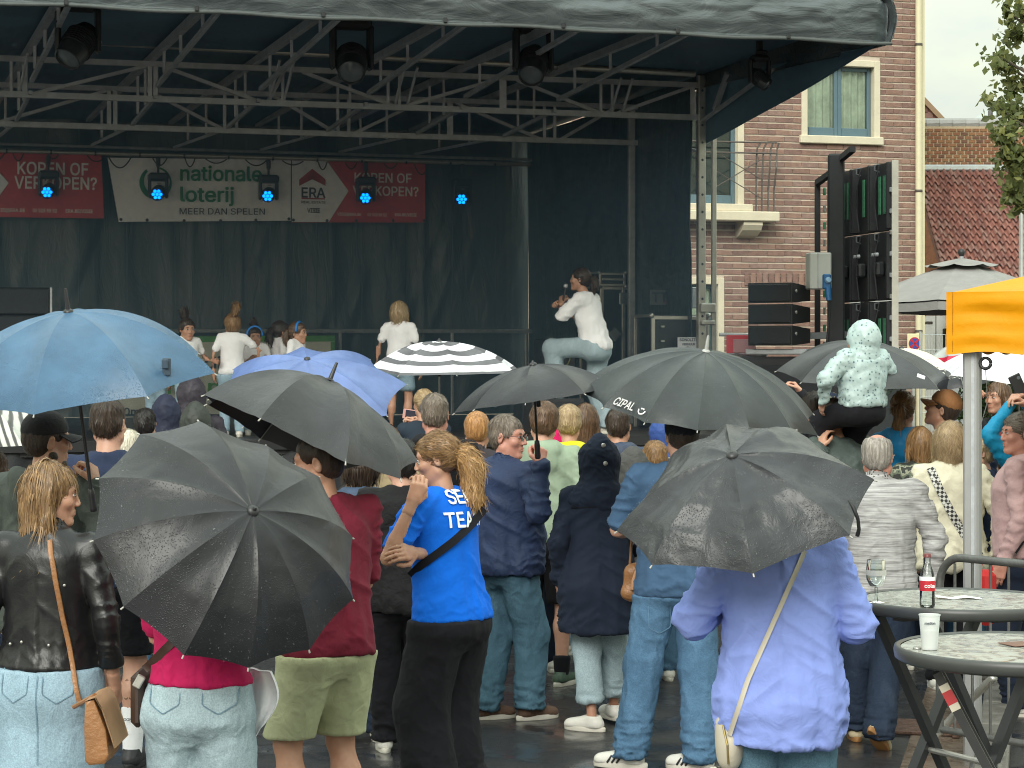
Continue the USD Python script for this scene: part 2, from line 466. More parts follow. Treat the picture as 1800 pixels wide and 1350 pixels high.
for r in range(int(WT / ch)):
    z0 = r * ch + 0.016
    off = (r % 2) * bl / 2
    for k in range(-1, int(6.2 / bl) + 2):
        a0, a1 = max(0.0, k * bl + off + 0.004), min(6.0, (k + 1) * bl + off - 0.004)
        segs = [(a0, a1)]
        for h in wins:
            if z0 + ch - 0.02 > h[2] - 0.02 and z0 < h[3] + 0.02:
                segs = [q for lo, hi in segs for q in ((lo, min(hi, h[0] - 0.005)), (max(lo, h[1] + 0.005), hi)) if q[1] - q[0] > 0.03]
        for lo, hi in segs:
            if hi - lo > 0.03:
                cand.append((lo, hi, z0, z0 + ch - 0.027))
def brick_mesh(lo, hi, z0, z1, d):
    j = rng.uniform(-0.004, 0.004, 3)
    c = [F_(hi, 0.003, z0 + j[1]), F_(lo, 0.003, z0 + j[2]), F_(lo, -0.02, z0), F_(hi, -0.02, z0)]
    front = [F_(hi, d, z0 + j[1]), F_(lo, d, z0 + j[2]), F_(lo, d + j[0], z1 + j[2]), F_(hi, d + j[0], z1 + j[1])]
    back = [F_(hi, -0.01, z0), F_(lo, -0.01, z0), F_(lo, -0.01, z1), F_(hi, -0.01, z1)]
    return front + back, [[0, 1, 2, 3], [3, 2, 6, 7], [1, 0, 4, 5], [0, 3, 7, 4], [2, 1, 5, 6]]
vis, rest = [], []
for q in cand:
    p = F_((q[0] + q[1]) / 2, 0, q[2])
    px, py = 900 + p[0] / p[1] * FPX, HZ - (p[2] - CAMH) / p[1] * FPX
    inview = 1250 < px < 1620 and -10 < py < 640 and not (px < 1560 and py < 250 - (px - 1250) * 0.5)
    (vis if inview else rest).append(q)
vis.sort(key=lambda q: q[0])
for q in vis[:300]:
    part(wall_n, 'brick', brick_mesh(*q, rng.uniform(0.010, 0.018)), bricks[rng.integers(4)])
for i in range(4):
    mb = MB()
    for q in (vis[300:] + rest)[i::4]:
        mb.add(*brick_mesh(*q, rng.uniform(0.010, 0.018)))
    part(wall_n, 'brickwork', mb, bricks[i], kind='stuff')

teal = plain('teal_frame', (0.085, 0.14, 0.17), 0.4, var=0.05)
glass = mat('pane_glass', {'t': ('transparent_bsdf', {'color': (0.9, 0.95, 0.93)}), 'g': ('glossy_bsdf', {'roughness': 0.02, 'color': (0.95, 1, 1)}), 'f': ('fresnel', {'IOR': 1.42}), 'm': ('mix_closure', {})},
            [('f.fac', 'm.fac'), ('t.BSDF', 'm.closure1'), ('g.BSDF', 'm.closure2')], surface='m.closure')
curtain_m = cloth('lace_curtain', (0.6, 0.6, 0.5), 0.9, var=0.25)
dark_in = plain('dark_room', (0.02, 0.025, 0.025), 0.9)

def window(h, leaves, sill=True, name='window'):
    a0, a1, z0, z1 = h
    m = MB()
    t = 0.105
    for x0, x1, lo, hi in ((a0, a0 + t, z0, z1), (a1 - t, a1, z0, z1), (a0 + t, a1 - t, z1 - t, z1)):
        m.box(F_((x0 + x1) / 2, -0.1, (lo + hi) / 2), (x1 - x0, 0.27, hi - lo), rz=YAW, bev=0.008)
    w = part(bldg, name, m, stone)
    part(w, 'sill', MB().box(F_((a0 + a1) / 2, -0.08, z0 - 0.045), (a1 - a0 + 0.08, 0.33, 0.13), rz=YAW, bev=0.012), stone)
    i0, i1, j0, j1 = a0 + t, a1 - t, z0 + 0.02, z1 - t
    fr = MB()
    wd = 0.065
    lw = (i1 - i0) / leaves
    for k in range(leaves):
        l0, l1 = i0 + k * lw, i0 + (k + 1) * lw
        for x0, x1, lo, hi in ((l0, l0 + wd, j0, j1), (l1 - wd, l1, j0, j1), (l0 + wd, l1 - wd, j1 - wd, j1), (l0 + wd, l1 - wd, j0, j0 + 0.15)):
            fr.box(F_((x0 + x1) / 2, -0.13, (lo + hi) / 2), (x1 - x0 - 0.004, 0.07, hi - lo - 0.004), rz=YAW, bev=0.01)
        part(w, 'pane', MB().box(F_((l0 + l1) / 2, -0.14, (j0 + j1) / 2), (lw - 0.1, 0.012, j1 - j0 - 0.15), rz=YAW), glass)
        xs = np.linspace(l0 + 0.03, l1 - 0.03, 40)
        zs = np.linspace(j0 + 0.02, j1, 8)
        X, Z = np.meshgrid(xs, zs, indexing='ij')
        P = np.array([[F_(X[i, j], -0.215 - 0.03 * math.sin(X[i, j] * 48 + k) - 0.012 * math.sin(X[i, j] * 21), Z[i, j]) for j in range(8)] for i in range(40)])
        if not (name == 'balcony_door'):
            part(w, 'curtain', MB().sheet(P, 0.004, BV), curtain_m, smooth=True)
    part(w, 'frame', fr, teal)
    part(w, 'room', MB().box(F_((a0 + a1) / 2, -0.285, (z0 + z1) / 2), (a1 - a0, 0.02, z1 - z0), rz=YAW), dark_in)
    return w

window(w1, 2)
window(w2, 2, name='balcony_door')
window(w3, 1, name='ground_window')
# balcony with corbel and iron railing
ba0, ba1 = FA(1353), FA(1150)
bz0, bz1 = FZ(1300, 391), FZ(1300, 374)
bal = part(bldg, 'balcony', MB().box(F_((ba0 + ba1) / 2, 0.16, (bz0 + bz1) / 2), (ba1 - ba0, 0.5, bz1 - bz0), rz=YAW, bev=0.015), stone)
part(bal, 'ledge', MB().box(F_((FA(1310) + ba1) / 2, 0.12, bz1 + 0.06), (ba1 - FA(1310), 0.4, 0.115), rz=YAW, bev=0.01), stone)
ca0, ca1 = FA(1325), FA(1292)
prof = [(0.0, bz0 - 0.003), (0.36, bz0 - 0.003), (0.36, bz0 - 0.06), (0.3, bz0 - 0.14), (0.16, bz0 - 0.22), (0.0, bz0 - 0.26)]
mb = MB()
for x in (ca1, ca0):
    mb.v.append(np.array([F_(x, d, z) for d, z in prof])); 
mb.f.append(np.array([[0, 1, 2], [0, 2, 3], [0, 3, 4], [0, 4, 5], [6, 8, 7], [6, 9, 8], [6, 10, 9], [6, 11, 10]] + [t for i in range(6) for t in ([i, (i + 1) % 6 + 6, (i + 1) % 6], [i, i + 6, (i + 1) % 6 + 6])]))
part(bal, 'corbel', mb, stone)
iron = plain('balcony_iron', (0.10, 0.085, 0.075), 0.6, metal=0.3)
rtop, rbot = FZ(1330, 254), FZ(1330, 376)
for px in (1316, 1326, 1337, 1347):
    a = FA(px)
    q = (px - 1316) / 31
    part(bal, 'railing_bar', MB().tube([F_(a, 0.3, bz1 - 0.01), F_(a, 0.3, bz1 + 0.35), F_(a, 0.3 + 0.1 * q, bz1 + 0.7), F_(a - 0.04 * q, 0.34, rtop - 0.1), F_(a - 0.06, 0.36, rtop)], 0.014, 6), iron)
for zz in (rtop, rtop - 0.17):
    part(bal, 'railing_rail', MB().tube([F_(ba0 + 0.03, 0.36, zz), F_(ba1, 0.36, zz - 0.02)], 0.014, 6), iron)
for k in range(3):
    part(bal, 'railing_brace', MB().tube([F_(FA(1322), 0.34, rtop - 0.28 - k * 0.3), F_(FA(1240), 0.34, rtop - 0.75 - k * 0.3 + (0.9 if k else 0))], 0.008, 5), iron)
# soldier course
for k in range(11):
    a = FA(1418) + k * 0.105
    zc = FZ(1395, 492)
    part(bldg, 'soldier_brick', MB().box(F_(a, 0.022, zc), (0.085, 0.02, 0.2), rz=YAW, bev=0.004), bricks[k % 4])
pipe_m = plain('cream_pipe', (0.58, 0.53, 0.36), 0.5, var=0.06)
part(bldg, 'downpipe', MB().tube([F_(0.03, 0.075, 0.0), F_(0.03, 0.075, WT)], 0.055, 14), pipe_m, smooth=60)
part(bldg, 'corner_trim', MB().box(F_(-0.055, -0.1, WT / 2), (0.08, 0.3, WT), rz=YAW), pipe_m)
for z in (2.5, 4.8, 7.2):
    part(bldg, 'pipe_clip', MB().lathe([(0.062, -0.02), (0.066, -0.01), (0.066, 0.01), (0.062, 0.02)], F_(0.03, 0.075, z), n=14), iron)

# ---------------------------------------------------------------- low houses at the right
HY = 40.0
def RP(px, py, Y=HY):
    return at(px, py, Y)
old = thing('tiled_outbuilding', 'low outbuilding with red pantile roof and old brick upper wall beside the brick house', 'building', (RP(1620, 625)[0], HY, 0))
oldb = [plain(f'old_brick_{i}', c, 0.9, bump=0.7, bscale=60, var=0.25) for i, c in enumerate([(0.2, 0.085, 0.045), (0.24, 0.12, 0.06), (0.15, 0.075, 0.05)])]
oldm = plain('old_mortar', (0.42, 0.34, 0.23), 0.9, bump=0.4)
tile_ms = [plain(f'pantile_{i}', c, 0.5, bump=0.3, bscale=30, var=0.3, scale=6, rvar=0.15) for i, c in enumerate([(0.2, 0.08, 0.062), (0.23, 0.10, 0.078), (0.165, 0.07, 0.058), (0.21, 0.11, 0.09)])]
zinc = plain('zinc', (0.42, 0.46, 0.46), 0.4, metal=0.6, bump=0.3, bscale=15)
xl = RP(1608, 0)[0]; xr = RP(1860, 0)[0]
zt, zb = RP(0, 222)[2], RP(0, 291)[2]
ow = part(old, 'wall', MB().hexa([(xl, HY, zb - 0.4), (xr, HY, zb - 0.4), (xr, HY + 0.3, zb - 0.4), (xl, HY + 0.3, zb - 0.4), (xl, HY, zt), (xr, HY, zt), (xr, HY + 0.3, zt), (xl, HY + 0.3, zt)]), oldm)
mbs = [MB() for _ in range(3)]
nb = 0
for r in range(int((zt - zb) / 0.068)):
    for k in range(int((xr - xl) / 0.14)):
        x = xl + k * 0.14 + (r % 2) * 0.07
        mbs[rng.integers(3)].box((x + 0.065, HY - 0.004, zb + 0.034 + r * 0.068), (0.122 * rng.uniform(0.85, 1.02), 0.03, 0.05))
for i in range(3):
    part(ow, 'brickwork', mbs[i], oldb[i], kind='stuff')
for k in range(16):
    x = xl + 0.1 + k * 0.24
    part(old, 'coping_tile', MB().tube([(x - 0.12, HY + 0.1, zt + 0.05), (x + 0.13, HY + 0.1, zt + 0.065)], [0.11, 0.095], 10), plain('coping', (0.3, 0.3, 0.29), 0.5, bump=0.3))
zz0 = RP(0, 296)[2]
part(old, 'flashing', MB().box(((xl + xr) / 2, HY - 0.07, zz0), (xr - xl, 0.12, 0.12), bev=0.03), zinc)
# pantile roof sloping towards the camera
YR0, YR1 = HY - 0.12, HY - 3.4
zr0, zr1 = RP(0, 300, YR0)[2], RP(0, 540, YR1)[2]
rf = part(old, 'roof', MB().hexa([(xl, YR1, zr1 - 0.2), (xr + 1, YR1, zr1 - 0.2), (xr + 1, YR0, zr0 - 0.2), (xl, YR0, zr0 - 0.2), (xl, YR1, zr1 - 0.03), (xr + 1, YR1, zr1 - 0.03), (xr + 1, YR0, zr0 - 0.03), (xl, YR0, zr0 - 0.03)]), tile_ms[2])
nrow, ncol = 18, 22
tw = (xr - xl) / ncol
tu = np.linspace(0, 1, 8)
def tile(r, k):
    y0 = YR1 + (YR0 - YR1) * r / nrow - 0.05
    y1 = YR1 + (YR0 - YR1) * (r + 1) / nrow
    z0 = zr1 + (zr0 - zr1) * r / nrow + 0.035
    z1 = zr1 + (zr0 - zr1) * (r + 1) / nrow + 0.008
    x = xl + (k + (r % 2) * 0.0) * tw
    hh = 0.035 * np.sin(tu * 2 * np.pi) 
    X = x + tu * tw * 1.04
    jj = rng.uniform(-0.006, 0.006)
    P = np.stack([np.stack([X, np.full(8, y0), z0 + hh + jj], -1), np.stack([X, np.full(8, y1), z1 + hh + jj], -1)], 1)
    return MB().sheet(P, 0.022, (0, 0, -1))
tiles = [(r, k) for r in range(nrow) for k in range(ncol)]
tiles.sort(key=lambda q: (q[1] > 15, -q[0]))
for q in tiles[:300]:
    part(rf, 'tile', tile(*q), tile_ms[rng.integers(4)])
mb = MB()
for q in tiles[300:]:
    mb.mesh(tile(*q))
part(rf, 'tiles', mb, tile_ms[1], kind='stuff')
greyw = plain('grey_render', (0.24, 0.25, 0.25), 0.8, bump=0.3)
part(old, 'front_wall', MB().hexa([(xl, YR1 + 0.1, 0), (xr, YR1 + 0.1, 0), (xr, YR1 + 0.4, 0), (xl, YR1 + 0.4, 0), (xl, YR1 + 0.1, zr1 - 0.1), (xr, YR1 + 0.1, zr1 - 0.1), (xr, YR1 + 0.4, zr1 - 0.1), (xl, YR1 + 0.4, zr1 - 0.1)]), greyw)
v0 = at(1652, 540, YR1 + 0.08)
vent = part(old, 'vent', MB().box((v0[0] + 0.16, v0[1], v0[2] - 0.02), (0.4, 0.06, 0.22)), plain('vent_dark', (0.03, 0.03, 0.03), 0.6))
for k in range(4):
    part(vent, 'louvre', MB().box((v0[0] + 0.16, v0[1] - 0.04, v0[2] + 0.055 - k * 0.05), (0.38, 0.03, 0.012)), plain('louvre', (0.1, 0.1, 0.1), 0.5))
# gable roof behind
GYY = 46.0
gab = thing('red_gable_house', 'house with steep red tiled gable rising behind the old brick wall', 'building', (at(1600, 0, GYY)[0], GYY, 0))
p0, p1, p2 = at(1608, 165, GYY), at(1662, 226, GYY), at(1608, 260, GYY)
part(gab, 'wall', MB().hexa([(p0[0] - 4, GYY + 0.2, 0), (p1[0], GYY + 0.2, 0), (p1[0], GYY + 5, 0), (p0[0] - 4, GYY + 5, 0), (p0[0] - 4, GYY + 0.2, p1[2]), (p1[0], GYY + 0.2, p1[2]), (p1[0], GYY + 5, p1[2]), (p0[0] - 4, GYY + 5, p1[2])]), oldb[0])
mb = MB()
tri = [p0 + (-4, 0, 0), p1 + (-8, 0, 0), p1 + (0.1, 0, -0.05), p0]
rfp = part(gab, 'roof', MB().hexa([tri[1], tri[2], tri[2] + (0, 4.5, 0), tri[1] + (0, 4.5, 0), tri[0], tri[3], tri[3] + (0, 4.5, 0), tri[0] + (0, 4.5, 0)]), tile_ms[1])
dr = unit(p1 - p0)
for r in range(6):
    for k in range(4):
        c = p0 + dr * (0.13 + r * 0.16) + np.array([-0.16 - 0.3 * k, -0.03, 0.0])
        part(rfp, 'tile', MB().box(c, (0.27, 0.05, 0.15), bev=0.01), tile_ms[(r + k) % 4])
part(gab, 'verge', MB().beam(p0 + (0.02, -0.08, 0.03), p1 + (0.12, -0.08, -0.03), 0.08, 0.1), plain('verge', (0.3, 0.2, 0.12), 0.7))
fg = thing('grey_roof_house', 'distant house with pale grey metal roof and small chimney behind the tree', 'building', (at(1745, 0, 60)[0], 60, 0))
q0, q1 = at(1735, 214, 60), at(1815, 150, 60)
part(fg, 'roof', MB().hexa([q0, q0 + (4, 0, 0), q0 + (4, 6, 0), q0 + (0, 6, 0), q1, q1 + (3, 0, 0), q1 + (3, 6, 0), q1 + (0, 6, 0)]), zinc)
part(fg, 'wall', MB().hexa([q0 * (1, 1, 0), q0 * (1, 1, 0) + (4, 0, 0), q0 * (1, 1, 0) + (4, 6, 0), q0 * (1, 1, 0) + (0, 6, 0), q0 - (0, 0, .01), q0 + (4, 0, -.01), q0 + (4, 6, -.01), q0 + (0, 6, -.01)]), greyw)
part(fg, 'chimney', MB().box(at(1741, 208, 59.9), (0.12, 0.12, 0.45), bev=0.02), plain('chimney_pot', (0.12, 0.12, 0.12), 0.6))

# white van
VY = 37.6
van = thing('white_van', 'white delivery van parked behind the mesh fence', 'van', (at(1650, 625, VY)[0], VY, 0))
vx0, vx1 = at(1617, 0, VY)[0], at(1760, 0, VY)[0]
zr_ = at(0, 555, VY)[2]
white = plain('van_white', (0.72, 0.75, 0.72), 0.25, var=0.04, coat=0.5)
prof = [(vx0, 0.35), (vx1 + 2.5, 0.35), (vx1 + 2.5, zr_ - 0.25), (vx1 + 2.2, zr_), (vx0 + 0.12, zr_), (vx0 + 0.03, zr_ - 0.06), (vx0, zr_ - 0.3), (vx0, 1.2)]
from shapely.geometry import Polygon
pl = trimesh.creation.extrude_polygon(Polygon(prof), 1.8, engine='earcut')
v = np.array(pl.vertices)
part(van, 'body', (np.stack([v[:, 0], VY + 1.8 - v[:, 2], v[:, 1]], -1), np.array(pl.faces)[:, ::-1]), white)
part(van, 'marker_light', MB().box(at(1633, 567, VY - 0.015), (0.13, 0.03, 0.04), bev=0.01), plain('van_dark', (0.06, 0.05, 0.04), 0.4))
part(van, 'door_seam', MB().box(at(1645, 610, VY - 0.002) , (0.012, 0.01, 1.3)), plain('van_dark', (0.06, 0.05, 0.04), 0.4))
part(van, 'side_window', MB().box(at(1662, 598, VY - 0.01), (0.1, 0.03, 0.4), bev=0.03), plain('van_glass', (0.03, 0.035, 0.03), 0.1))
tyre = plain('tyre', (0.02, 0.02, 0.02), 0.8)
for x in (vx0 + 0.5, vx1 + 1.8):
    wh = part(van, 'wheel', MB().lathe([(0.05, -0.1), (0.33, -0.1), (0.35, -0.05), (0.35, 0.05), (0.33, 0.1), (0.05, 0.1)], (x, VY + 0.05, 0.35), (0, 1, 0), 20), tyre, smooth=40)
    part(wh, 'rim', MB().lathe([(0.0, -0.115), (0.2, -0.11), (0.21, -0.09)], (x, VY + 0.05, 0.35), (0, 1, 0), 16), zinc)

# wire mesh fence panel
FY = 35.0
fence = thing('mesh_fence', 'pale wire mesh fence panel in front of the white van', 'fence', (at(1622, 0, FY)[0], FY, 0))
fx0, fx1, fz1, fz0 = at(1621, 0, FY)[0], at(1662, 0, FY)[0], at(0, 588, FY)[2], 0.1
gw = plain('galvanised_wire', (0.5, 0.52, 0.5), 0.4, metal=0.7)
for k in range(9):
    x = fx0 + (fx1 - fx0) * k / 8
    part(fence, 'wire', MB().tube([(x, FY, fz0), (x, FY, fz1)], 0.005, 5), gw)
for k in range(6):
    z = fz1 - k * 0.25
    part(fence, 'cross_wire', MB().tube([(fx0, FY - 0.01, z), (fx1, FY - 0.01, z)], 0.006, 5), gw)
for x in (fx0 - 0.03, fx1 + 0.03):
    part(fence, 'post', MB().tube([(x, FY, 0), (x, FY, fz1 + 0.05)], 0.02, 8), gw)

# hedge behind the right part of the crowd
def leaf_mesh(pts, size, seed, squash=1.0, n_extra=None):
    r = np.random.default_rng(seed)
    n = len(pts)
    d = r.normal(size=(n, 3)); d /= np.linalg.norm(d, axis=1)[:, None]
    e = r.normal(size=(n, 3)); e -= d * (e * d).sum(1)[:, None]; e /= np.linalg.norm(e, axis=1)[:, None]
    nn = np.cross(d, e)
    s = size * r.uniform(0.6, 1.25, n)[:, None]
    v = np.stack([pts - d * s, pts - d * s * 0.15 + e * s * 0.62 + nn * s * 0.12, pts + d * s, pts - d * s * 0.15 - e * s * 0.62 + nn * s * 0.12], 1).reshape(-1, 3)
    i = np.arange(n)[:, None] * 4
    return v, np.vstack([i + [0, 1, 2], i + [0, 2, 3]])

def leafmat(key, c):
    if key in _mats:
        return _mats[key]
    c = np.asarray(c, float)
    return mat(key, {'g': ('attribute', {'attribute': 'rnd'}), 'r': ('rgb_ramp', {'ramp': [(0.0, c * 0.55), (0.6, c), (1.0, np.minimum(c * (1.7, 1.45, 1.2), 0.6))]}),
                     'p': ('principled_bsdf', {'roughness': 0.45}), 't': ('translucent_bsdf', {}), 'm': ('mix_closure', {'fac': 0.5})},
               [('g.fac', 'r.fac'), ('r.color', 'p.base_color'), ('r.color', 't.color'), ('p.BSDF', 'm.closure1'), ('t.BSDF', 'm.closure2')], surface='m.closure')
hed = thing('hedge', 'dark green hedge behind the smiling woman under the white umbrella', 'hedge', (at(1740, 0, 24)[0], 24, 0))
hx0, hx1 = at(1700, 0, 24)[0], at(1880, 0, 24)[0]
part(hed, 'stems', MB().hexa([(hx0 + .15, 24.3, 0), (hx1, 24.3, 0), (hx1, 24.9, 0), (hx0 + .15, 24.9, 0), (hx0 + .15, 24.3, 1.9), (hx1, 24.3, 1.9), (hx1, 24.9, 1.9), (hx0 + .15, 24.9, 1.9)]), plain('hedge_core', (0.012, 0.018, 0.01), 0.9))
r_ = np.random.default_rng(3)
pts = np.stack([r_.uniform(hx0, hx1, 5000), 24 + 1.2 * r_.beta(1, 3, 5000), r_.uniform(0.8, 2.05, 5000)], -1)
part(hed, 'foliage', leaf_mesh(pts, 0.035, 5), leafmat('hedge_leaf', (0.04, 0.075, 0.025)), var=np.repeat(rng.random(5000), 4))

# tree at the right edge
TY = 20.0
tree = thing('tree', 'leafy tree overhanging the right edge of the square', 'tree', (at(1870, 0, TY)[0], TY, 0))
tx = at(1875, 0, TY)[0]
bark = plain('bark', (0.09, 0.075, 0.055), 0.9, bump=1.0, bscale=25, var=0.3)
part(tree, 'trunk', MB().tube([(tx, TY, 0), (tx + .03, TY, 1.5), (tx - .02, TY, 3), (tx + 0.02, TY, 4.6), (tx, TY, 6.2)], [0.14, 0.12, 0.1, 0.075, 0.04], 10), bark, smooth=True)
tp = []
r_ = np.random.default_rng(12)
limbs = [((1790, 330), 1.0, 60), ((1768, 240), .6, 200), ((1756, 190), .7, 60), ((1790, 200), .6, 220), ((1764, 112), .6, 130), ((1785, 60), .7, 130), ((1772, 20), .5, 60), ((1800, 20), .8, 160), ((1785, 150), .6, 130), ((1778, 270), .5, 200), ((1796, 355), .35, 90), ((1778, 340), .4, 60), ((1754, 182), .3, 16), ((1757, 100), .3, 20), ((1790, 290), .5, 170)]
for (px, py), rad, n in limbs:
    c = at(px, py, TY - 0.2 + r_.uniform(-0.4, 0.4))
    s0 = np.array([tx, TY, c[2] - 0.5 - 0.2 * rad])
    mid = (s0 + c) / 2 + (0, 0, 0.12)
    part(tree, 'limb', MB().tube([s0, mid, c], [0.03, 0.018, 0.006], 6), bark)
    for k in range(n // 10 + 2):
        e = c + r_.normal(size=3) * rad * np.array([0.12, 0.2, 0.16])
        tw_ = unit(e - c)
        for j in range(9):
            tp.append(e + r_.normal(size=3) * 0.035 - tw_ * 0.03 * j)
part(tree, 'crown', leaf_mesh(np.array(tp), 0.045, 9), leafmat('tree_leaf', (0.17, 0.2, 0.075)), var=np.repeat(rng.random(len(tp)), 4))
tp2 = np.stack([tx + r_.normal(0.5, 0.3, 2500), TY + r_.normal(0, 0.6, 2500), r_.uniform(3.2, 6.5, 2500)], -1)
part(tree, 'crown', leaf_mesh(tp2, 0.05, 10), leafmat('tree_leaf', (0.17, 0.2, 0.075)), var=np.repeat(rng.random(2500), 4))
post_ = at(1795, 300, 30)
lamp = thing('lamp_post', 'thin grey lamp post behind the tree leaves', 'lamp post', (post_[0], 30, 0))
part(lamp, 'pole', MB().tube([(post_[0], 30, 0), (post_[0], 30, 2.5), (post_[0], 30, 4.7)], [0.05, 0.035, 0.028], 10), gw)
part(lamp, 'cap', MB().lathe([(0, 0.06), (0.05, 0.03), (0.055, 0)], (post_[0], 30, 4.68), n=10), gw)

# no-parking sign on the house corner
sg = thing('no_parking_sign', 'cream plate with round red and blue no parking sign at the house corner', 'sign', F_(0.13, 0.1, 0))
sc = F_(FA(1599), 0.16, FZ(1599, 604))
part(sg, 'plate', MB().box(sc + ZV * -0.02, (0.25, 0.02, 0.36), rz=YAW, bev=0.008), plain('sign_cream', (0.65, 0.6, 0.36), 0.5))
nF = -BV
dsc = lambda r, h, col, nm: part(sg, nm, MB().lathe([(0, h), (r, h), (r, 0.0)], sc + nF * 0.011, nF, 28), col)
red_s = plain('sign_red', (0.45, 0.02, 0.03), 0.4, var=0.03)
blue_s = plain('sign_blue', (0.03, 0.06, 0.3), 0.4, var=0.03)
dsc(0.105, 0.004, red_s, 'ring'); dsc(0.085, 0.008, blue_s, 'disc')
for s_ in (-1, 1):
    part(sg, 'cross_bar', MB().beam(sc + nF * 0.021 + (AU + ZV * s_) * 0.058, sc + nF * 0.021 - (AU + ZV * s_) * 0.058, 0.03, 0.004, up=nF), red_s)
part(sg, 'under_plate', MB().box(sc + ZV * -0.29, (0.2, 0.02, 0.09), rz=YAW), plain('plate_dark', (0.05, 0.05, 0.05), 0.5))
part(sg, 'post', MB().tube([sc * (1, 1, 0) + BV * 0.03, sc + BV * 0.03 + ZV * 0.15], 0.025, 8), gw)
# ================================================================ STAGE
alu = plain('aluminium', (0.42, 0.41, 0.38), 0.38, metal=0.75, var=0.12, bump=0.2, bscale=30)
alu_d = plain('dull_aluminium', (0.41, 0.43, 0.45), 0.5, metal=0.4, var=0.2, bump=0.2, bscale=30)
black = plain('black_plastic', (0.016, 0.017, 0.019), 0.45, var=0.2)
blackm = plain('black_matt', (0.022, 0.024, 0.027), 0.75, var=0.2, bump=0.3, bscale=90)
def tarp(key, c, rough, b=0.7, sc=5.0, spec=0.5, stretch=(1, 1, 0.3)):
    c = np.asarray(c, float)
    return mat(key, {'tc': ('texture_coordinate', {}), 'mp': ('mapping', {'scale': stretch}), 'n': ('noise_texture', {'scale': sc, 'detail': 6, 'roughness': 0.6, 'distortion': 0.8}),
                     'n2': ('noise_texture', {'scale': 1.2, 'detail': 5}), 'r': ('rgb_ramp', {'ramp': [(0.3, c * 0.75), (0.7, c * 1.25)]}),
                     'mr': ('map_range', {'from_min': 0.3, 'from_max': 0.7, 'to_min': rough - 0.1, 'to_max': rough + 0.12}),
                     'b': ('bump', {'strength': b, 'distance': 0.05}), 'p': ('principled_bsdf', {'specular_ior_level': spec})},
               [('tc.object', 'mp.vector'), ('mp.vector', 'n.vector'), ('tc.object', 'n2.vector'), ('n2.fac', 'r.fac'), ('r.color', 'p.base_color'), ('n2.fac', 'mr.value'), ('mr.result', 'p.roughness'), ('n.fac', 'b.height'), ('b.normal', 'p.normal')])
tarp_in = tarp('drape_tarp', (0.045, 0.066, 0.078), 0.36)
tarp_roof = tarp('roof_tarp', (0.075, 0.09, 0.095), 0.36, b=0.6, sc=4.0, stretch=(0.5, 1, 1.5))
tarp_under = tarp('roof_lining', (0.075, 0.14, 0.19), 0.6, b=0.3)

stg = thing('stage', 'covered mobile concert stage with black tarpaulin roof and aluminium trusses', 'stage', S(0, 0, 0), 17)
A0 = -12.0
fl = part(stg, 'deck', MB().hexa([S(A0, -1.7, 1.16), S(0.12, -1.7, 1.16), S(0.12, 6.3, 1.16), S(A0, 6.3, 1.16), S(A0, -1.7, 1.3), S(0.12, -1.7, 1.3), S(0.12, 6.3, 1.3), S(A0, 6.3, 1.3)]), plain('stage_floor', (0.03, 0.03, 0.032), 0.4, bump=0.4, bscale=30, rvar=0.15))
part(fl, 'edge_rail', MB().beam(S(A0, -1.73, 1.25), S(0.12, -1.73, 1.25), 0.05, 0.09), black)
X_ = np.linspace(A0, 0.1, 240)
Z_ = np.linspace(0.02, 1.19, 5)
P = np.array([[S(x, -1.68 - 0.03 * math.sin(x * 19) - 0.02 * math.sin(x * 7.3), z) for z in Z_] for x in X_])
part(fl, 'skirt', MB().sheet(P, 0.01, BV), blackm, smooth=True)
for x in np.arange(A0 + 0.3, 0, 1.9):
    part(fl, 'leg', MB().box(S(x, 0.2, 0.58), (0.08, 0.08, 1.16), rz=YAW), alu_d)

# roof: lining, purlins, tarpaulin with its hanging front edge and the sloping side flap
RB0, RB1 = -4.46, 6.4
ZF = 4.92
roof = part(stg, 'roof', MB().hexa([S(A0, RB0 + .1, 5.22), S(0.0, RB0 + .1, 5.22), S(0.0, RB1, 5.12), S(A0, RB1, 5.12), S(A0, RB0 + .1, 5.27), S(0.0, RB0 + .1, 5.27), S(0.0, RB1, 5.3), S(A0, RB1, 5.3)]), tarp_under)
na, nz_ = 420, 26
P = np.zeros((na, nz_, 3))
for i, a in enumerate(np.linspace(A0, 0.02, na)):
    for j in range(nz_):
        t = j / (nz_ - 1)
        P[i, j] = (a, t, 0)
q = P[:, :, 0]
t = P[:, :, 1]
bil = fbm(np.stack([q * 0.9, t * 1.1, 0 * q], -1), 3, 4) - 0.5
crs = np.abs(fbm(np.stack([q * 1.6 + t * 1.2, t * 2.2 - q * 0.8, 0 * q + 3], -1), 3, 9) - 0.5)
fine = fbm(np.stack([q * 14, t * 1.5, 0 * q], -1), 2, 2) - 0.5
out = 0.16 * bil * np.sin(t * np.pi * 0.85) + 0.13 * crs * np.sin(np.pi * t) + 0.012 * fine + 0.05 * np.sin(t * np.pi)
zc = ZF + (5.34 - ZF) * t + 0.05 * np.maximum(0, t - 0.8) * bil
endr = np.clip((q + 0.25) / 0.25, 0, 1)
P = S(0, RB0, 0) + q[..., None] * AU + (-out - 0.02 + 0.12 * endr ** 2 * 1.0)[..., None] * BV + (zc - 0.05 * endr ** 2 * t)[..., None] * ZV
part(roof, 'front_edge', MB().sheet(P, 0.02, BV), tarp_roof, smooth=True)
hem = [S(a, RB0 - 0.02, ZF - 0.012 + 0.008 * math.sin(a * 5)) for a in np.linspace(A0, 0.02, 120)]
part(roof, 'hem', MB().tube(hem, 0.018, 8), plain('wet_hem', (0.075, 0.085, 0.085), 0.4, bump=0.5, bscale=14), smooth=True)
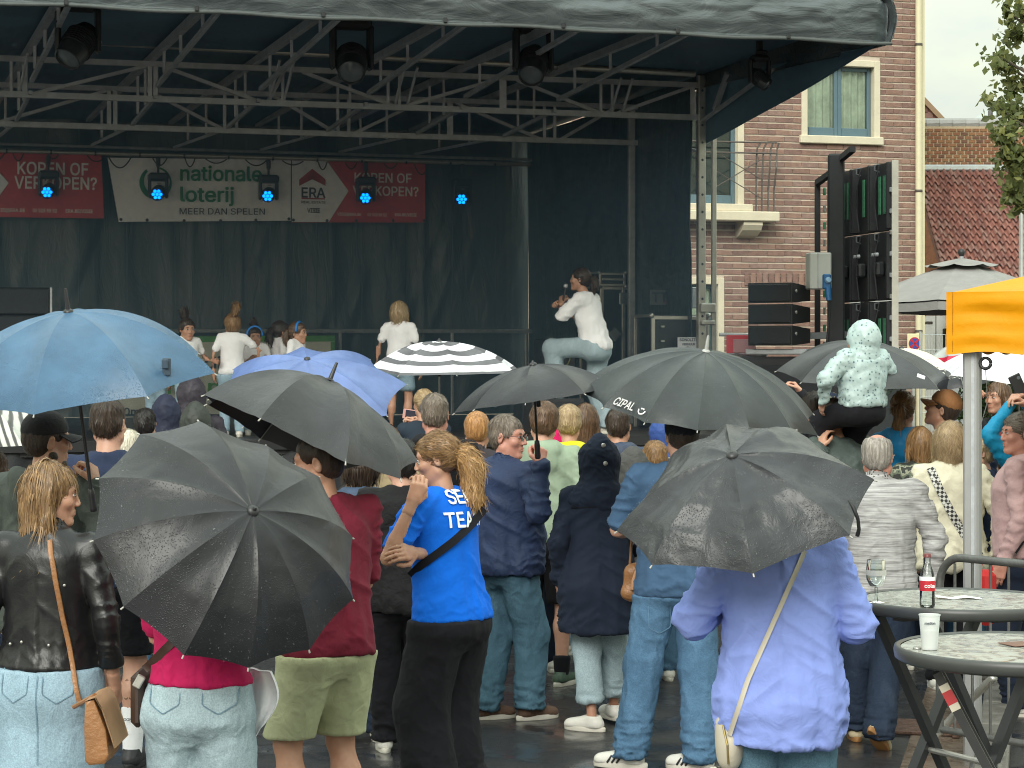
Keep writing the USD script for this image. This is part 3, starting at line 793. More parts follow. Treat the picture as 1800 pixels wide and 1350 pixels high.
for a in np.arange(-11.5, 0, 1.05):
    part(roof, 'hem_clip', MB().box(S(a, RB0 - 0.045, ZF + 0.01), (0.035, 0.015, 0.045), rz=YAW, bev=0.006), black)
# top skin
P = np.array([[S(a, b, 5.36 + 0.25 * (b - RB0) / 10 + 0.02 * math.sin(a * 6)) for b in (RB0 + .02, -2, 0, 3, RB1)] for a in np.linspace(A0, 0.02, 60)])
part(roof, 'top_skin', MB().sheet(P, 0.02, ZV), tarp_roof, smooth=True)
# the rounded right-hand end of the roof edge
P = np.array([[S(0.02 + 0.03 * math.sin(math.pi * t) + 0.02 * math.sin(b * 3 + t * 4), b, ZF - 0.02 + 0.42 * t + 0.03 * (b - RB0)) for t in np.linspace(0, 1, 12)] for b in np.linspace(RB0 - .03, 6.2, 50)])
part(roof, 'side_edge', MB().sheet(P, 0.02, -AU), tarp_roof, smooth=True)
# the triangular side flap between the roof corner and the tower
nf = 30
fa, fb_, fc = S(0.0, RB0 + 0.25, 4.93), S(0.06, 0.15, 5.15), S(0.06, 0.2, 4.42)
P = np.array([[(fa * (1 - i) + (fb_ * (1 - j) + fc * j) * i) + AU * (0.05 * math.sin(i * 9 + j * 5) * i * (1 - i) + 0.04 * i * j * (1 - i)) + ZV * (-0.10 * j * i * (1 - i)) for j in np.linspace(0, 1, 14)] for i in np.linspace(0.0, 1, nf)])
part(roof, 'side_flap', MB().sheet(P, 0.012, AU), tarp_under, smooth=True)

def tb(p, q, r, parent, name='bar', m=alu_d, n=8):
    return part(parent, name, MB().tube([p, q], r, n), m)

def girder(b, name, zt, zb, diags, posts, a1, a0=A0 + 0.1):
    g = part(stg, name, MB().beam(S(a0, b, zt), S(a1, b, zt), 0.055), alu_d)
    part(g, 'chord', MB().beam(S(a0, b, zb), S(a1, b, zb), 0.055, 0.06), alu_d)
    for pb, pt in diags:
        part(g, 'brace', MB().beam(S(SA(pb, b), b + 0.012, zb + 0.02), S(SA(pt, b), b + 0.012, zt - 0.02), 0.036), alu_d)
    for p, w in posts:
        part(g, 'post', MB().beam(S(SA(p, b), b - 0.004, zb + .028), S(SA(p, b), b - 0.004, zt - .028), w), alu_d)
    return g
ZT, ZB = 5.06, 4.705
girder(0, 'front_girder', ZT, ZB, [(62, 257), (452, 288), (472, 500), (690, 532), (713, 873), (1052, 909), (1085, 1215), (-150, -20)], [(264, 0.045), (274, 0.045), (884, 0.075), (20, .03), (46, .03), (475, 0.03), (497, 0.03), (682, 0.03), (702, 0.03), (1056, 0.03), (1076, 0.03), (1217, 0.05)], -0.06)
girder(1.86, 'rear_girder', 5.02, 4.6, [(0, 188), (390, 265), (588, 482), (625, 740), (947, 800), (987, 1080)], [(192, 0.045), (203, 0.045), (395, 0.035), (416, 0.035), (594, 0.035), (613, 0.035), (791, 0.07), (957, 0.035), (975, 0.035), (1126, 0.06)], -0.03)
# round lighting pipe in front of the front girder
pz = lambda px, py, b: SP(px, py, b)
g = part(stg, 'front_pipe', MB().tube([SP(-60, 62, -0.35), SP(1221, 130, -0.35)], 0.034, 12), alu, smooth=40)
# hanging V struts between pipe and girder
for px in (40, 480, 505, 700, 722, 1080, 1100):
    tb(SP(px + 12, 80 + px * 0.053, -0.3), S(SA(px - 6, 0), 0, ZB + 0.03), 0.016, g, 'strut', alu_d, 6)
# purlins running back from the front edge
for i, px in enumerate((-130, 122, 390, 608, 835, 1037, 1230)):
    a = SA(px, -4.3)
    pu = part(stg, 'purlin', MB().beam(S(a, -4.35, 5.12), S(a, 6.0, 5.12), 0.06, 0.07), alu_d)
    part(pu, 'lower_chord', MB().beam(S(a + 0.03, -4.3, 5.02), S(a + 0.03, -0.2, 4.82), 0.04), alu_d)
    part(pu, 'lower_chord', MB().beam(S(a + 0.03, -0.1, 4.72), S(a + 0.03, 1.8, 4.63), 0.035), alu_d)
    part(pu, 'lower_chord', MB().beam(S(a + 0.03, 1.9, 4.62), S(a + 0.03, 5.9, 4.78), 0.03), alu_d)
    for b, zl in ((-3.2, 4.96), (-1.9, 4.9), (-0.8, 4.85), (0.6, 4.69), (1.2, 4.66), (3.2, 4.67), (4.6, 4.73)):
        part(pu, 'strut', MB().beam(S(a + 0.015, b, zl + .02), S(a + 0.015, b, 5.09), 0.028), alu_d)
# towers and posts
tw1 = part(stg, 'tower', MB().box(S(-0.02, 0.0, 3.12), (0.085, 0.085, 4.1), rz=YAW, bev=0.008), alu)
for k in range(16):
    part(tw1, 'hole', MB().lathe([(0.0, 0.002), (0.012, 0.002), (0.014, 0)], S(-0.02, -0.043, 5.0 - k * 0.19), -BV, 10), black)
part(tw1, 'clamp', MB().box(S(-0.02, 0, 2.0), (0.13, 0.13, 0.1), rz=YAW, bev=0.01), black)
part(stg, 'tower', MB().box(S(0.11, -0.05, 2.9), (0.05, 0.05, 3.2), rz=YAW, bev=0.006), alu)
for z, w in ((2.62, 0.18), (2.46, 0.16)):
    part(stg, 'tower_bracket', MB().box(S(0.03, -0.07, z), (w, 0.06, 0.1 if z > 2.5 else 0.05), rz=YAW, bev=0.01), alu)
ap = SA(1110, 1.9)
part(stg, 'rear_post', MB().box(S(ap, 1.9, 3.15), (0.075, 0.075, 3.7), rz=YAW, bev=0.008), alu_d)
part(stg, 'side_brace', MB().beam(S(-0.02, 0.05, 4.65), S(0.0, -1.9, 5.0), 0.035), alu_d)
part(stg, 'side_brace', MB().beam(S(-0.02, -0.4, 4.75), S(-0.02, -0.75, 5.1), 0.05), alu_d)
part(stg, 'side_brace', MB().beam(S(-0.02, 0.1, 4.35), S(-0.02, 1.8, 4.62), 0.03), alu_d)
# back lighting bar
BB = 5.75
bar = part(stg, 'lighting_bar', MB().tube([SP(-60, 263, BB), SP(932, 289, BB)], 0.03, 10), alu, smooth=40)
part(stg, 'lighting_bar', MB().tube([SP(-60, 251, BB + .2), SP(935, 281, BB + .2)], 0.02, 8), alu_d, smooth=40)
r_ = np.random.default_rng(5)
for k in range(16):
    px = -20 + k * 58 + r_.uniform(-15, 15)
    py = 266 + (px + 20) * 0.027
    p = SP(px, py, BB)
    w = r_.uniform(0.12, 0.3)
    d = r_.uniform(0.05, 0.16)
    c = [p + AU * (w * (s - 0.5)) + ZV * (-d * (1 - (2 * s - 1) ** 2) - 0.02) - BV * 0.03 for s in np.linspace(0, 1, 9)]
    part(bar, 'cable', MB().tube(c, 0.008, 5), black)
for k in range(12):
    px = 10 + k * 78
    part(bar, 'tape', MB().tube([SP(px, 265 + px * 0.0271, BB), SP(px + 3, 265 + px * .0271, BB)], 0.033, 8), black)
# back railing
rl = part(stg, 'back_railing', MB().tube([S(A0, 5.95, 2.4), S(SA(936, 5.95), 5.95, 2.43)], 0.028, 8), alu_d, smooth=40)
for px in (598, 795, 925):
    part(rl, 'post', MB().tube([S(SA(px, 5.95), 5.95, 1.3), S(SA(px, 5.95), 5.95, 2.4)], 0.024, 8), alu_d)
part(rl, 'mid_rail', MB().tube([S(A0, 5.95, 1.86), S(SA(936, 5.95), 5.95, 1.88)], 0.02, 8), alu_d)

# curtains
def folds(q, z, seed, amp):
    """Hanging tarpaulin: shallow vertical folds, diagonal pulls and seams."""
    n1 = fbm(np.stack([q * 1.7 + z * 0.12, z * 0.18, 0 * q], -1), 3, seed) - 0.5
    dg = fbm(np.stack([(q - 0.35 * z) * 2.6, z * 0.35 + q * 0.2, 0 * q + 5], -1), 3, seed + 3)
    dg = np.maximum(0, dg - 0.55) * 1.6
    seam = np.abs(((q / 0.62) % 1) - 0.5) < 0.02
    return amp * (n1 * 1.6 + dg + 0.12 * seam)

q, z = np.meshgrid(np.linspace(A0, -0.05, 320), np.linspace(1.31, 5.14, 40), indexing='ij')
P = S(0, 6.2, 0) + q[..., None] * AU + z[..., None] * ZV - folds(q, z, 21, 0.14)[..., None] * BV
ct = thing('back_curtain', 'black tarpaulin curtain with slanting folds closing the back of the stage', 'curtain', S(-6, 6.2, 1.3), 17)
part(ct, 'cloth', MB().sheet(P, 0.01, BV), tarp_in, smooth=True)
for k in range(19):
    a = A0 + 0.3 + k * 0.62
    part(ct, 'seam', MB().tube([S(a, 6.13 - float(folds(np.array(a), np.array(zz), 21, 0.14)), zz) for zz in np.linspace(1.35, 5.1, 24)], 0.009, 5), tarp_in)
q, z = np.meshgrid(np.linspace(0.15, 6.1, 150), np.linspace(1.31, 5.1, 40), indexing='ij')
P = S(-0.07, 0, 0) + q[..., None] * BV + z[..., None] * ZV - folds(q + 40, z, 33, 0.05)[..., None] * AU
ct = thing('side_curtain', 'black tarpaulin curtain closing the right side of the stage behind the tower', 'curtain', S(0, 3, 1.3), 17)
part(ct, 'cloth', MB().sheet(P, 0.01, AU), tarp_in, smooth=True)

# ---------------------------------------------------------------- banners on the back
ban_red = plain('banner_red', (0.55, 0.05, 0.07), 0.5, var=0.1, bump=0.3, bscale=12)
ban_white = plain('banner_white', (0.82, 0.85, 0.90), 0.5, var=0.04, bump=0.3, bscale=12)
ink_green = plain('ink_green', (0.01, 0.22, 0.1), 0.5, var=0.04)
ink_dark = plain('ink_dark', (0.03, 0.04, 0.06), 0.5, var=0.04)
ink_white = plain('ink_white', (0.8, 0.78, 0.78), 0.5, var=0.04)
ink_red = plain('ink_red', (0.4, 0.03, 0.035), 0.5, var=0.04)
NB = -BV
BNB = 5.86
def bpt(px, py, d=0.0):
    return SP(px, py, BNB) - BV * d
def bsheet(pts, d=0.0, nx=26, ny=10, ph=0.0):
    """pts: four pixel corners (tl, tr, br, bl) -> gently waving sheet."""
    tl, tr, br, bl = [np.array(p, float) for p in pts]
    P = np.zeros((nx, ny, 3))
    for i, s in enumerate(np.linspace(0, 1, nx)):
        for j, t in enumerate(np.linspace(0, 1, ny)):
            c = (tl * (1 - s) + tr * s) * (1 - t) + (bl * (1 - s) + br * s) * t
            P[i, j] = bpt(c[0], c[1], d + 0.012 * math.sin(c[0] * 0.05 + ph) + 0.01 * t * math.sin(c[0] * 0.021))
    return MB().sheet(P, 0.003, BV)
def btext(s, h_px, px, py, m, parent, w_px=None, slope=0.02, bold=True, center=False, name='lettering'):
    O = bpt(px, py, 0.035)
    sc = O[1] / FPX
    rt = unit(bpt(px + 50, py + 50 * slope, 0) - bpt(px, py, 0))
    kw = sc / (AU[0]) * 1.0
    return part(parent, name, text(s, h_px * sc, O, rt, ZV, 0.004, bold, w_px * kw if w_px else None, center), m)
def bpoly(pts, m, parent, name, d=0.03):
    p = [bpt(x, y, d) for x, y in pts]
    n = len(pts)
    c = sum(p) / n
    v = p + [c]
    f = [[(i + 1) % n, i, n] for i in range(n)]
    v2 = [x - NB * 0.006 for x in p]
    v = np.array(p + [c] + v2)
    f += [[i, (i + 1) % n, n + 1 + (i + 1) % n] for i in range(n)] + [[i, n + 1 + (i + 1) % n, n + 1 + i] for i in range(n)]
    return part(parent, name, (v, f), m)
def eyelets(parent, pts):
    for px, py in pts:
        part(parent, 'eyelet', MB().lathe([(0.0, 0.004), (0.014, 0.006), (0.02, 0.0)], bpt(px, py, 0.03), NB, 10), ink_dark)
# left red banner
t = thing('red_banner', 'red estate agent banner at the far left of the stage back', 'banner', bpt(85, 383), 17)
part(t, 'cloth', bsheet([(-120, 266), (178, 271), (183, 384), (-120, 380)]), ban_red, smooth=True)
bpoly([(-120, 268), (-32, 269), (15, 322), (-28, 381), (-120, 379)], ban_white, t, 'white_field')
btext('KOPEN OF', 21, 30, 306, ink_white, t, 118)
btext('VERKOPEN?', 21, 25, 331, ink_white, t, 137)
btext('VISIE@ERA.BE', 6, -14, 372, ink_white, t, 54)
btext('02 523 55 52', 6, 57, 373, ink_white, t, 40)
btext('ERA.BE/VISIE', 6, 115, 374, ink_white, t, 45)
# right red banner
t = thing('red_banner', 'red estate agent banner with house logo right of the white lottery banner', 'banner', bpt(630, 391), 17)
part(t, 'cloth', bsheet([(512, 281), (747, 288), (747, 391), (512, 391)], ph=2), ban_red, smooth=True)
bpoly([(512.5, 281.5), (574, 283.5), (612, 336), (577, 390.5), (512.5, 390.5)], ban_white, t, 'white_field')
bpoly([(525, 316), (548, 297), (571, 316), (571, 327), (548, 309), (525, 327)], ink_red, t, 'roof_mark', 0.038)
btext('ERA', 17, 529, 347, ink_dark, t, 41)
bpoly([(529, 347.8), (570, 348.8), (570, 351), (529, 350)], ink_red, t, 'line_mark', 0.038)
btext('REAL ESTATE', 4, 529, 357.5, ink_dark, t, 41)
btext('VISIE', 8, 539, 374, ink_dark, t, 22)
btext('KOPEN OF', 16, 622, 320, ink_white, t, 99)
btext('VERKOPEN?', 16, 619, 343, ink_white, t, 114)
btext('VISIE@ERA.BE', 5, 592, 379, ink_white, t, 41)
btext('02 523 55 52', 5, 645, 380, ink_white, t, 33)
btext('ERA.BE/VISIE', 5, 693, 380, ink_white, t, 38)
eyelets(t, [(515, 387), (574, 388), (625, 388), (690, 388), (744, 388)])
# lottery banner
t = thing('white_banner', 'white lottery banner with green lettering and ring logo across the stage back', 'banner', bpt(350, 390), 17)
part(t, 'cloth', bsheet([(189, 277), (511, 281), (511, 388), (209, 390)], ph=1), ban_white, smooth=True)
rc = bpt(273, 322, 0.03)
sc = rc[1] / FPX
ring = []
for k in range(41):
    a = math.radians(125 + 310 * k / 40)
    ring.append(a)
v, f = [], []
for k, a in enumerate(ring):
    wd = 9.5 * (0.35 + 0.65 * math.sin(math.pi * min(1, k / 34 + 0.08)))
    for rr in (29, 29 - wd):
        v.append(rc + (AU * math.cos(a) * 0.98 + ZV * math.sin(a)) * rr * sc)
for k in range(40):
    f += [[2 * k, 2 * k + 2, 2 * k + 3], [2 * k, 2 * k + 3, 2 * k + 1]]
part(t, 'ring_mark', (np.array(v), np.array(f)), ink_green)
btext('nationale', 25, 316, 317, ink_green, t, 139, slope=0.012)
btext('loterij', 25, 316, 354, ink_green, t, 91, slope=0.012)
btext('MEER DAN SPELEN', 11, 315, 377, ink_dark, t, 145, slope=0.005, bold=False)
eyelets(t, [(212, 386), (258, 387), (323, 388), (387, 388), (449, 387), (507, 385)])
# white and green board on the railing
BNB = 5.80
t = thing('green_edged_board', 'white banner with green border on the back railing behind the dancing children', 'banner', bpt(390, 735), 17)
part(t, 'cloth', bsheet([(196, 592), (588, 590), (588, 728), (196, 728)], ph=3), plain('board_white', (0.7, 0.73, 0.68), 0.5, var=0.05))
grn = plain('board_green', (0.09, 0.36, 0.05), 0.5, var=0.05)
bpoly([(196, 592), (588, 590), (588, 600), (196, 602)], grn, t, 'border', 0.02)
bpoly([(581, 600.5), (588, 600.5), (588, 728), (581, 728)], grn, t, 'border', 0.02)
btext('die', 20, 358, 647, ink_dark, t, 52, slope=0)
btext('om', 22, 270, 692, grn, t, 52, slope=0)
btext('m', 22, 365, 690, grn, t, 34, slope=0)
btext('0m', 13, 217, 730, ink_dark, t, 26, slope=0)

# ---------------------------------------------------------------- stage lamps
def aim(d, roll=0.0):
    """Rotation whose local -y looks along d, z roughly up."""
    y = -unit(d)
    x = unit(np.cross(y, (0, 0, 1.0)))
    z = np.cross(x, y)
    return np.stack([x, y, z], 1)
led = glow('blue_led', (0.0, 0.2, 1.0), 2.0)
def small_head(name, label, top, tilt=0.35, grp=None):
    t = thing(name, label, 'stage light', top, 17, group=grp)
    part(t, 'clamp', MB().box(top + ZV * -0.05, (0.05, 0.07, 0.12), rz=YAW, bev=0.01).tube([top + ZV * -0.1, top + ZV * -0.2], 0.015, 8), black)
    b = top + ZV * -0.24
    part(t, 'base', MB().box(b, (0.25, 0.2, 0.1), rz=YAW, bev=0.025), black)
    for s in (-1, 1):
        part(t, 'yoke_arm', MB().box(b + AU * s * 0.108 + ZV * -0.14, (0.035, 0.1, 0.26), rz=YAW, bev=0.015), black)
    R = aim((-0.02, -1, -tilt))
    hc = b + ZV * -0.2
    ax = -R[:, 1]
    h = part(t, 'head', MB().lathe([(0, -0.13), (0.06, -0.13), (0.085, -0.08), (0.09, 0.05), (0.085, 0.09), (0.078, 0.095), (0.075, 0.08), (0, 0.08)], hc, ax, 20), black, smooth=35)
    part(h, 'glint', MB().box(hc + ZV * 0.115 - BV * 0.06, (0.05, 0.01, 0.012), rz=YAW, bev=0.004), alu)
    for k in range(7):
        o = np.zeros(3) if k == 6 else (R[:, 0] * math.cos(k * math.pi / 3) + R[:, 2] * math.sin(k * math.pi / 3)) * 0.048
        part(h, 'led_lens', MB().lathe([(0, 0.012), (0.014, 0.009), (0.021, 0.0), (0.021, -0.01)], hc + ax * 0.085 + o, ax, 12), led)
    return t
names = ['in front of the left red banner', 'in front of the green ring logo', 'at the end of the green lettering', 'in front of the right red banner', 'against the bare black curtain']
for i, px in enumerate((85, 278, 472, 643, 812)):
    small_head('blue_stage_light', f'small moving stage light with glowing blue lamps {names[i]}', SP(px, 272 + px * 0.022, BB - 0.03), 0.30 + 0.05 * (i % 2), 'blue lights on the back bar')
head_m = plain('lamp_head', (0.03, 0.034, 0.038), 0.3, var=0.2)
lens_m = plain('lamp_lens', (0.10, 0.12, 0.13), 0.08, var=0.2, coat=0.6)
def big_head(label, px, py, b, R_, sc=1.0, facing=1.0, roll=0.0):
    c = SP(px, py, b)
    t = thing('moving_head_light', label, 'stage light', c, 17)
    top = c + ZV * 0.36 * sc
    part(t, 'clamp', MB().box(top + ZV * 0.11 * sc, (0.14 * sc, 0.1 * sc, 0.12 * sc), rz=YAW, bev=0.02).box(top + ZV * 0.2 * sc, (0.05, 0.05, 0.14), rz=YAW).box(top + ZV * 0.1 * sc - BV * 0.05, (0.22 * sc, 0.03, 0.04), rz=YAW, bev=.01), blackm)
    part(t, 'base', MB().box(top, (0.34 * sc, 0.26 * sc, 0.12 * sc), rz=YAW, bev=0.03), blackm)
    for s in (-1, 1):
        part(t, 'yoke_arm', MB().box(c + AU * s * 0.175 * sc + ZV * 0.13 * sc, (0.05 * sc, 0.14 * sc, 0.42 * sc), rz=YAW, bev=0.025), head_m)
    ax = unit(R_)
    h = part(t, 'head', MB().lathe([(0, -0.2 * sc), (0.09 * sc, -0.2 * sc), (0.135 * sc, -0.1 * sc), (0.14 * sc, 0.1 * sc), (0.125 * sc, 0.2 * sc), (0.115 * sc, 0.205 * sc), (0.11 * sc, 0.18 * sc)], c, ax, 22), head_m, smooth=30)
    part(h, 'lens', MB().lathe([(0, 0.2 * sc), (0.06 * sc, 0.193 * sc), (0.112 * sc, 0.178 * sc)], c, ax, 22), lens_m, smooth=True)
    s_, u_ = frame(ax)
    for k in range(7):
        part(h, 'fin', MB().lathe([(0.138 * sc, -0.006), (0.15 * sc, -0.004), (0.15 * sc, 0.004), (0.138 * sc, 0.006)], c + ax * (-0.09 + k * 0.025) * sc, ax, 22), blackm)
    part(t, 'glint', MB().lathe([(0, 0.01), (0.014, 0)], c + AU * 0.203 * sc + ZV * 0.03, AU - BV, 8), alu)
    return t
big_head('large moving head lamp hanging above the left red banner', 137, 78, -3.0, (-0.35, -0.55, -0.75), 0.98)
big_head('large moving head lamp with round yoke hanging above the lottery banner', 618, 108, -2.6, (0.05, -0.75, -0.62), 1.0)
big_head('large moving head lamp hanging right of the stage centre', 937, 112, -2.6, (-0.1, -0.7, -0.7), 0.96)
big_head('smaller tilted lamp under the right end of the stage roof', 1335, 138, -2.4, (0.75, -0.35, -0.75), 0.55)

# ---------------------------------------------------------------- equipment on and beside the stage
def case(label, px0, px1, py0, py1, b, depth=0.6, doors=1, latches=True, name='flight_case', frame_m=alu):
    a0, a1 = SA(px0, b), SA(px1, b)
    pm = SP((px0 + px1) / 2, py0, b)
    z1 = pm[2]
    z0 = DECK if py1 is None else SP((px0 + px1) / 2, py1, b)[2]
    t = thing(name, label, 'flight case', S((a0 + a1) / 2, b, z0), 17)
    w, h = a1 - a0, z1 - z0
    c = S((a0 + a1) / 2, b + depth / 2, (z0 + z1) / 2)
    part(t, 'panel', MB().box(c, (w - 0.01, depth - 0.01, h - 0.01), rz=YAW), black)
    e = 0.045 if w > 0.4 else 0.03
    fr = MB()
    for k in range(doors + 1):
        fr.box(S(a0 + (w - e) * k / doors + e / 2, b + 0.01, (z0 + z1) / 2), (e, 0.035, h), rz=YAW, bev=0.006)
    for z in (z0 + e / 2, z1 - e / 2):
        fr.box(S((a0 + a1) / 2, b + 0.012, z), (w, 0.035, e), rz=YAW, bev=0.006)
    for a in (a0, a1):
        for bb in (b + depth,):
            fr.box(S(a, bb, (z0 + z1) / 2), (e, e, h), rz=YAW, bev=0.006)
        fr.beam(S(a, b, z1), S(a, b + depth, z1), e * 0.8)
    part(t, 'edging', fr, frame_m)
    for a in (a0, a1):
        for z in (z0, z1):
            part(t, 'ball_corner', trimesh.creation.icosphere(1, e * 0.75).apply_translation(S(a, b, z)), frame_m, smooth=True)
    return t, a0, a1, z0, z1
t, a0, a1, z0, z1 = case('tall black flight case with two doors and silver edges behind the singer', 1055, 1137, 503, None, 2.2, 0.7, 2)
dish = plain('latch_dish', (0.32, 0.34, 0.33), 0.35, metal=0.7)
for a, z in ((a0 + 0.2, z0 + 0.93), (a0 + 0.47 * (a1 - a0) / 0.55, z0 + 0.93)):
    d = part(t, 'latch', MB().box(S(SA(1079, 2.2) if a < (a0 + a1) / 2 else SA(1117, 2.2), 2.17, SP(1100, 588, 2.2)[2]), (0.13, 0.03, 0.13), R=np.stack([(AU + ZV) / 2 ** .5, BV, (ZV - AU) / 2 ** .5], 1), bev=0.012), dish)
c = S(SA(1098, 2.2), 2.165, SP(1098, 525, 2.2)[2])
part(t, 'plate', MB().box(c, (0.16, 0.02, 0.14), rz=YAW, bev=0.015), dish)
part(t, 'sticker', MB().box(S(SA(1122, 2.2), 2.19, SP(1122, 518, 2.2)[2]), (0.07, 0.012, 0.08), rz=YAW), ink_white)
part(t, 'sticker', MB().box(S(SA(1122, 2.2), 2.183, SP(1122, 518, 2.2)[2]), (0.035, 0.01, 0.04), rz=YAW + .5), ink_dark)
part(t, 'latch', MB().box(S(SA(1116, 2.2), 2.17, SP(1116, 616, 2.2)[2]), (0.11, 0.03, 0.1), rz=YAW, bev=0.012), dish)
t, a0, a1, z0, z1 = case('small silver edged rack lying on top of the tall flight case', 1053, 1100, 479, 503, 2.15, 0.5, 1)
part(t, 'handle_bar', MB().box(S((a0 + a1) / 2, 2.13, (z0 + z1) / 2), (a1 - a0 - 0.06, 0.03, 0.03), rz=YAW, bev=0.008), alu)
t, a0, a1, z0, z1 = case('wide low black flight case in front of the stage tower', 1145, 1246, 555, None, 0.25, 0.5, 1)
for k in range(3):
    part(t, 'hinge', MB().box(S(SA(1163, 0.25), 0.22, z1 - 0.12 - k * 0.16), (0.04, 0.02, 0.02), rz=YAW), dish)
ps = S(SA(1211, 0.1), 0.12, SP(1211, 604, 0.1)[2])
t = thing('paper_sign', 'small white paper sign leaning on the low flight case', 'sign', ps, 17)
part(t, 'sheet', MB().box(ps, (0.25, 0.012, 0.14), rz=YAW), plain('paper', (0.5, 0.52, 0.55), 0.7))
for i, (s_, dz) in enumerate((('SONOLITE', 0.028), ('VERHUUR', -0.018), ('BV', -0.055))):
    part(t, 'lettering', text(s_, 0.03 - 0.006 * (i > 0), ps - BV * 0.0085 + ZV * dz, AU, ZV, 0.002, True, None, True), ink_dark)
b0 = 0.9
pn = SP(1180, 523, b0)
t = thing('name_panel', 'dim grey name panel with handwritten style lettering beside the tower', 'sign', pn, 17)
part(t, 'panel', MB().box(pn, (SA(1216, b0) - SA(1141, b0), 0.03, 0.18), rz=YAW, bev=0.005), plain('panel_grey', (0.11, 0.12, 0.125), 0.4))
part(t, 'lettering', text('TT', 0.11, pn - BV * 0.017 - AU * 0.24 - ZV * 0.055, AU, ZV, 0.003, True), ink_dark)
part(t, 'lettering', text('Stijf Evenement', 0.06, pn - BV * 0.017 - AU * 0.11 - ZV * 0.0, AU, ZV, 0.003, False, 0.27), ink_dark)
part(t, 'lettering', text('www.stijf-event.be', 0.03, pn - BV * 0.017 - AU * 0.1 - ZV * 0.065, AU, ZV, 0.003, False, 0.25), ink_red)
part(t, 'hinge', MB().box(pn + AU * 0.27 - BV * 0.02, (0.07, 0.05, 0.24), rz=YAW, bev=0.008), alu_d)
# music gear behind the singer
gp = SP(975, 640, 1.2)
t = thing('monitor_amp', 'black amplifier with dials and a looped cable behind the singer', 'amplifier', gp, 17)
part(t, 'cabinet', MB().box(S(SA(965, 1.2), 1.5, 1.62), (0.55, 0.4, 0.62), rz=YAW, bev=0.03), blackm)
part(t, 'grille', MB().box(S(SA(965, 1.2), 1.29, 1.55), (0.46, 0.02, 0.4), rz=YAW, bev=0.01), plain('grille', (0.04, 0.042, 0.045), 0.6, bump=1.0, bscale=200))
part(t, 'frame', MB().tube([S(SA(930, 1.2), 1.27, 1.34), S(SA(930, 1.2), 1.27, 1.72), S(SA(968, 1.2), 1.27, 1.72)], 0.012, 6), alu_d)
part(t, 'top_unit', MB().box(S(SA(990, 1.2), 1.5, 2.12), (0.4, 0.36, 0.34), rz=YAW, bev=0.02), black)
for k in range(4):
    part(t, 'knob', MB().lathe([(0, 0.025), (0.018, 0.022), (0.02, 0)], S(SA(975 + k * 9, 1.2), 1.315, 2.2), -BV, 10), alu_d)
part(t, 'cable', MB().tube([S(SA(992, 1.2), 1.28, 2.1) + AU * 0.1 * math.cos(k) + ZV * 0.13 * math.sin(k) for k in np.linspace(0, 6.2, 18)], 0.01, 6), plain('yellow_cable', (0.2, 0.19, 0.06), 0.5))
part(t, 'stand_leg', MB().beam(S(SA(968, 1.2), 1.15, 1.3), S(SA(967, 1.2), 1.15, 2.3), 0.05), plain('tan_tape', (0.3, 0.26, 0.16), 0.6))
# microphone stand left of the singer
# loudspeakers
grl = plain('speaker_grille', (0.02, 0.024, 0.028), 0.55, bump=1.0, bscale=260)
def speaker_box(name, label, c, w, d, h, rz, grp=None):
    t = thing(name, label, 'loudspeaker', c - ZV * h / 2, math.degrees(rz))
    ax, fw = np.array([math.cos(rz), math.sin(rz), 0]), np.array([math.sin(rz), -math.cos(rz), 0])
    o = lambda x, y, z: c + ax * x + fw * y + ZV * z
    part(t, 'cabinet', MB().hexa([o(-w / 2, d * .5, -h / 2), o(w / 2, d * .5, -h / 2), o(w / 2, -d * .5, -h * .36), o(-w / 2, -d * .5, -h * .36), o(-w / 2, d * .5, h / 2), o(w / 2, d * .5, h / 2), o(w / 2, -d * .5, h * .36), o(-w / 2, -d * .5, h * .36)]), black)
    part(t, 'grille', MB().box(o(0, d * .5 + .012, 0), (w - 0.03, 0.02, h - 0.03), rz=rz, bev=0.008), grl)
    for s in (-1, 1):
        part(t, 'rigging_pin', MB().lathe([(0, 0.01), (0.018, 0.008), (0.02, 0)], o(s * (w / 2), d * .28, h * .1), ax * s, 10), alu)
    return t
spY = 23.4
for k, pos in enumerate(('top', 'middle', 'bottom')):
    c = at(1374, 515 + 37.5 * k, spY) + (0, 0.2, 0)
    speaker_box('array_speaker', f'{pos} box of the three curved black loudspeakers right of the stage', c, 0.50, 0.55, 0.215, math.radians(-28))
sb = at(1378, 622, spY)
t = thing('subwoofer', 'large black bass speaker under the three loudspeakers right of the stage', 'loudspeaker', (sb[0], spY + .3, 0), -10)
part(t, 'cabinet', MB().box((sb[0] + .05, spY + .4, 1.05), (0.95, 0.8, 2.08), rz=math.radians(-10), bev=0.03), blackm)
part(t, 'grille', MB().box((sb[0] - .02, spY - 0.03, 1.4), (0.85, 0.03, 1.2), rz=math.radians(-10), bev=0.01), grl)
part(t, 'feet_frame', MB().box((sb[0] + .03, spY + 0.25, 2.14), (0.7, 0.5, 0.06), rz=math.radians(-28), bev=0.01), alu_d)
t = thing('speaker_platform', 'low black platform and railing strip between tower and loudspeakers', 'platform', at(1290, 745, 24.2) * (1, 1, 0))
pp = at(1290, 632, 24.2)
part(t, 'body', MB().box((pp[0], 24.6, 1.0), (0.75, 0.8, 2.0), bev=0.02), blackm)
part(t, 'top_board', MB().box((pp[0] - .05, 24.5, 2.11), (0.8, 0.9, 0.04), bev=0.01), alu_d)
pb = at(1283, 605, 24.0)
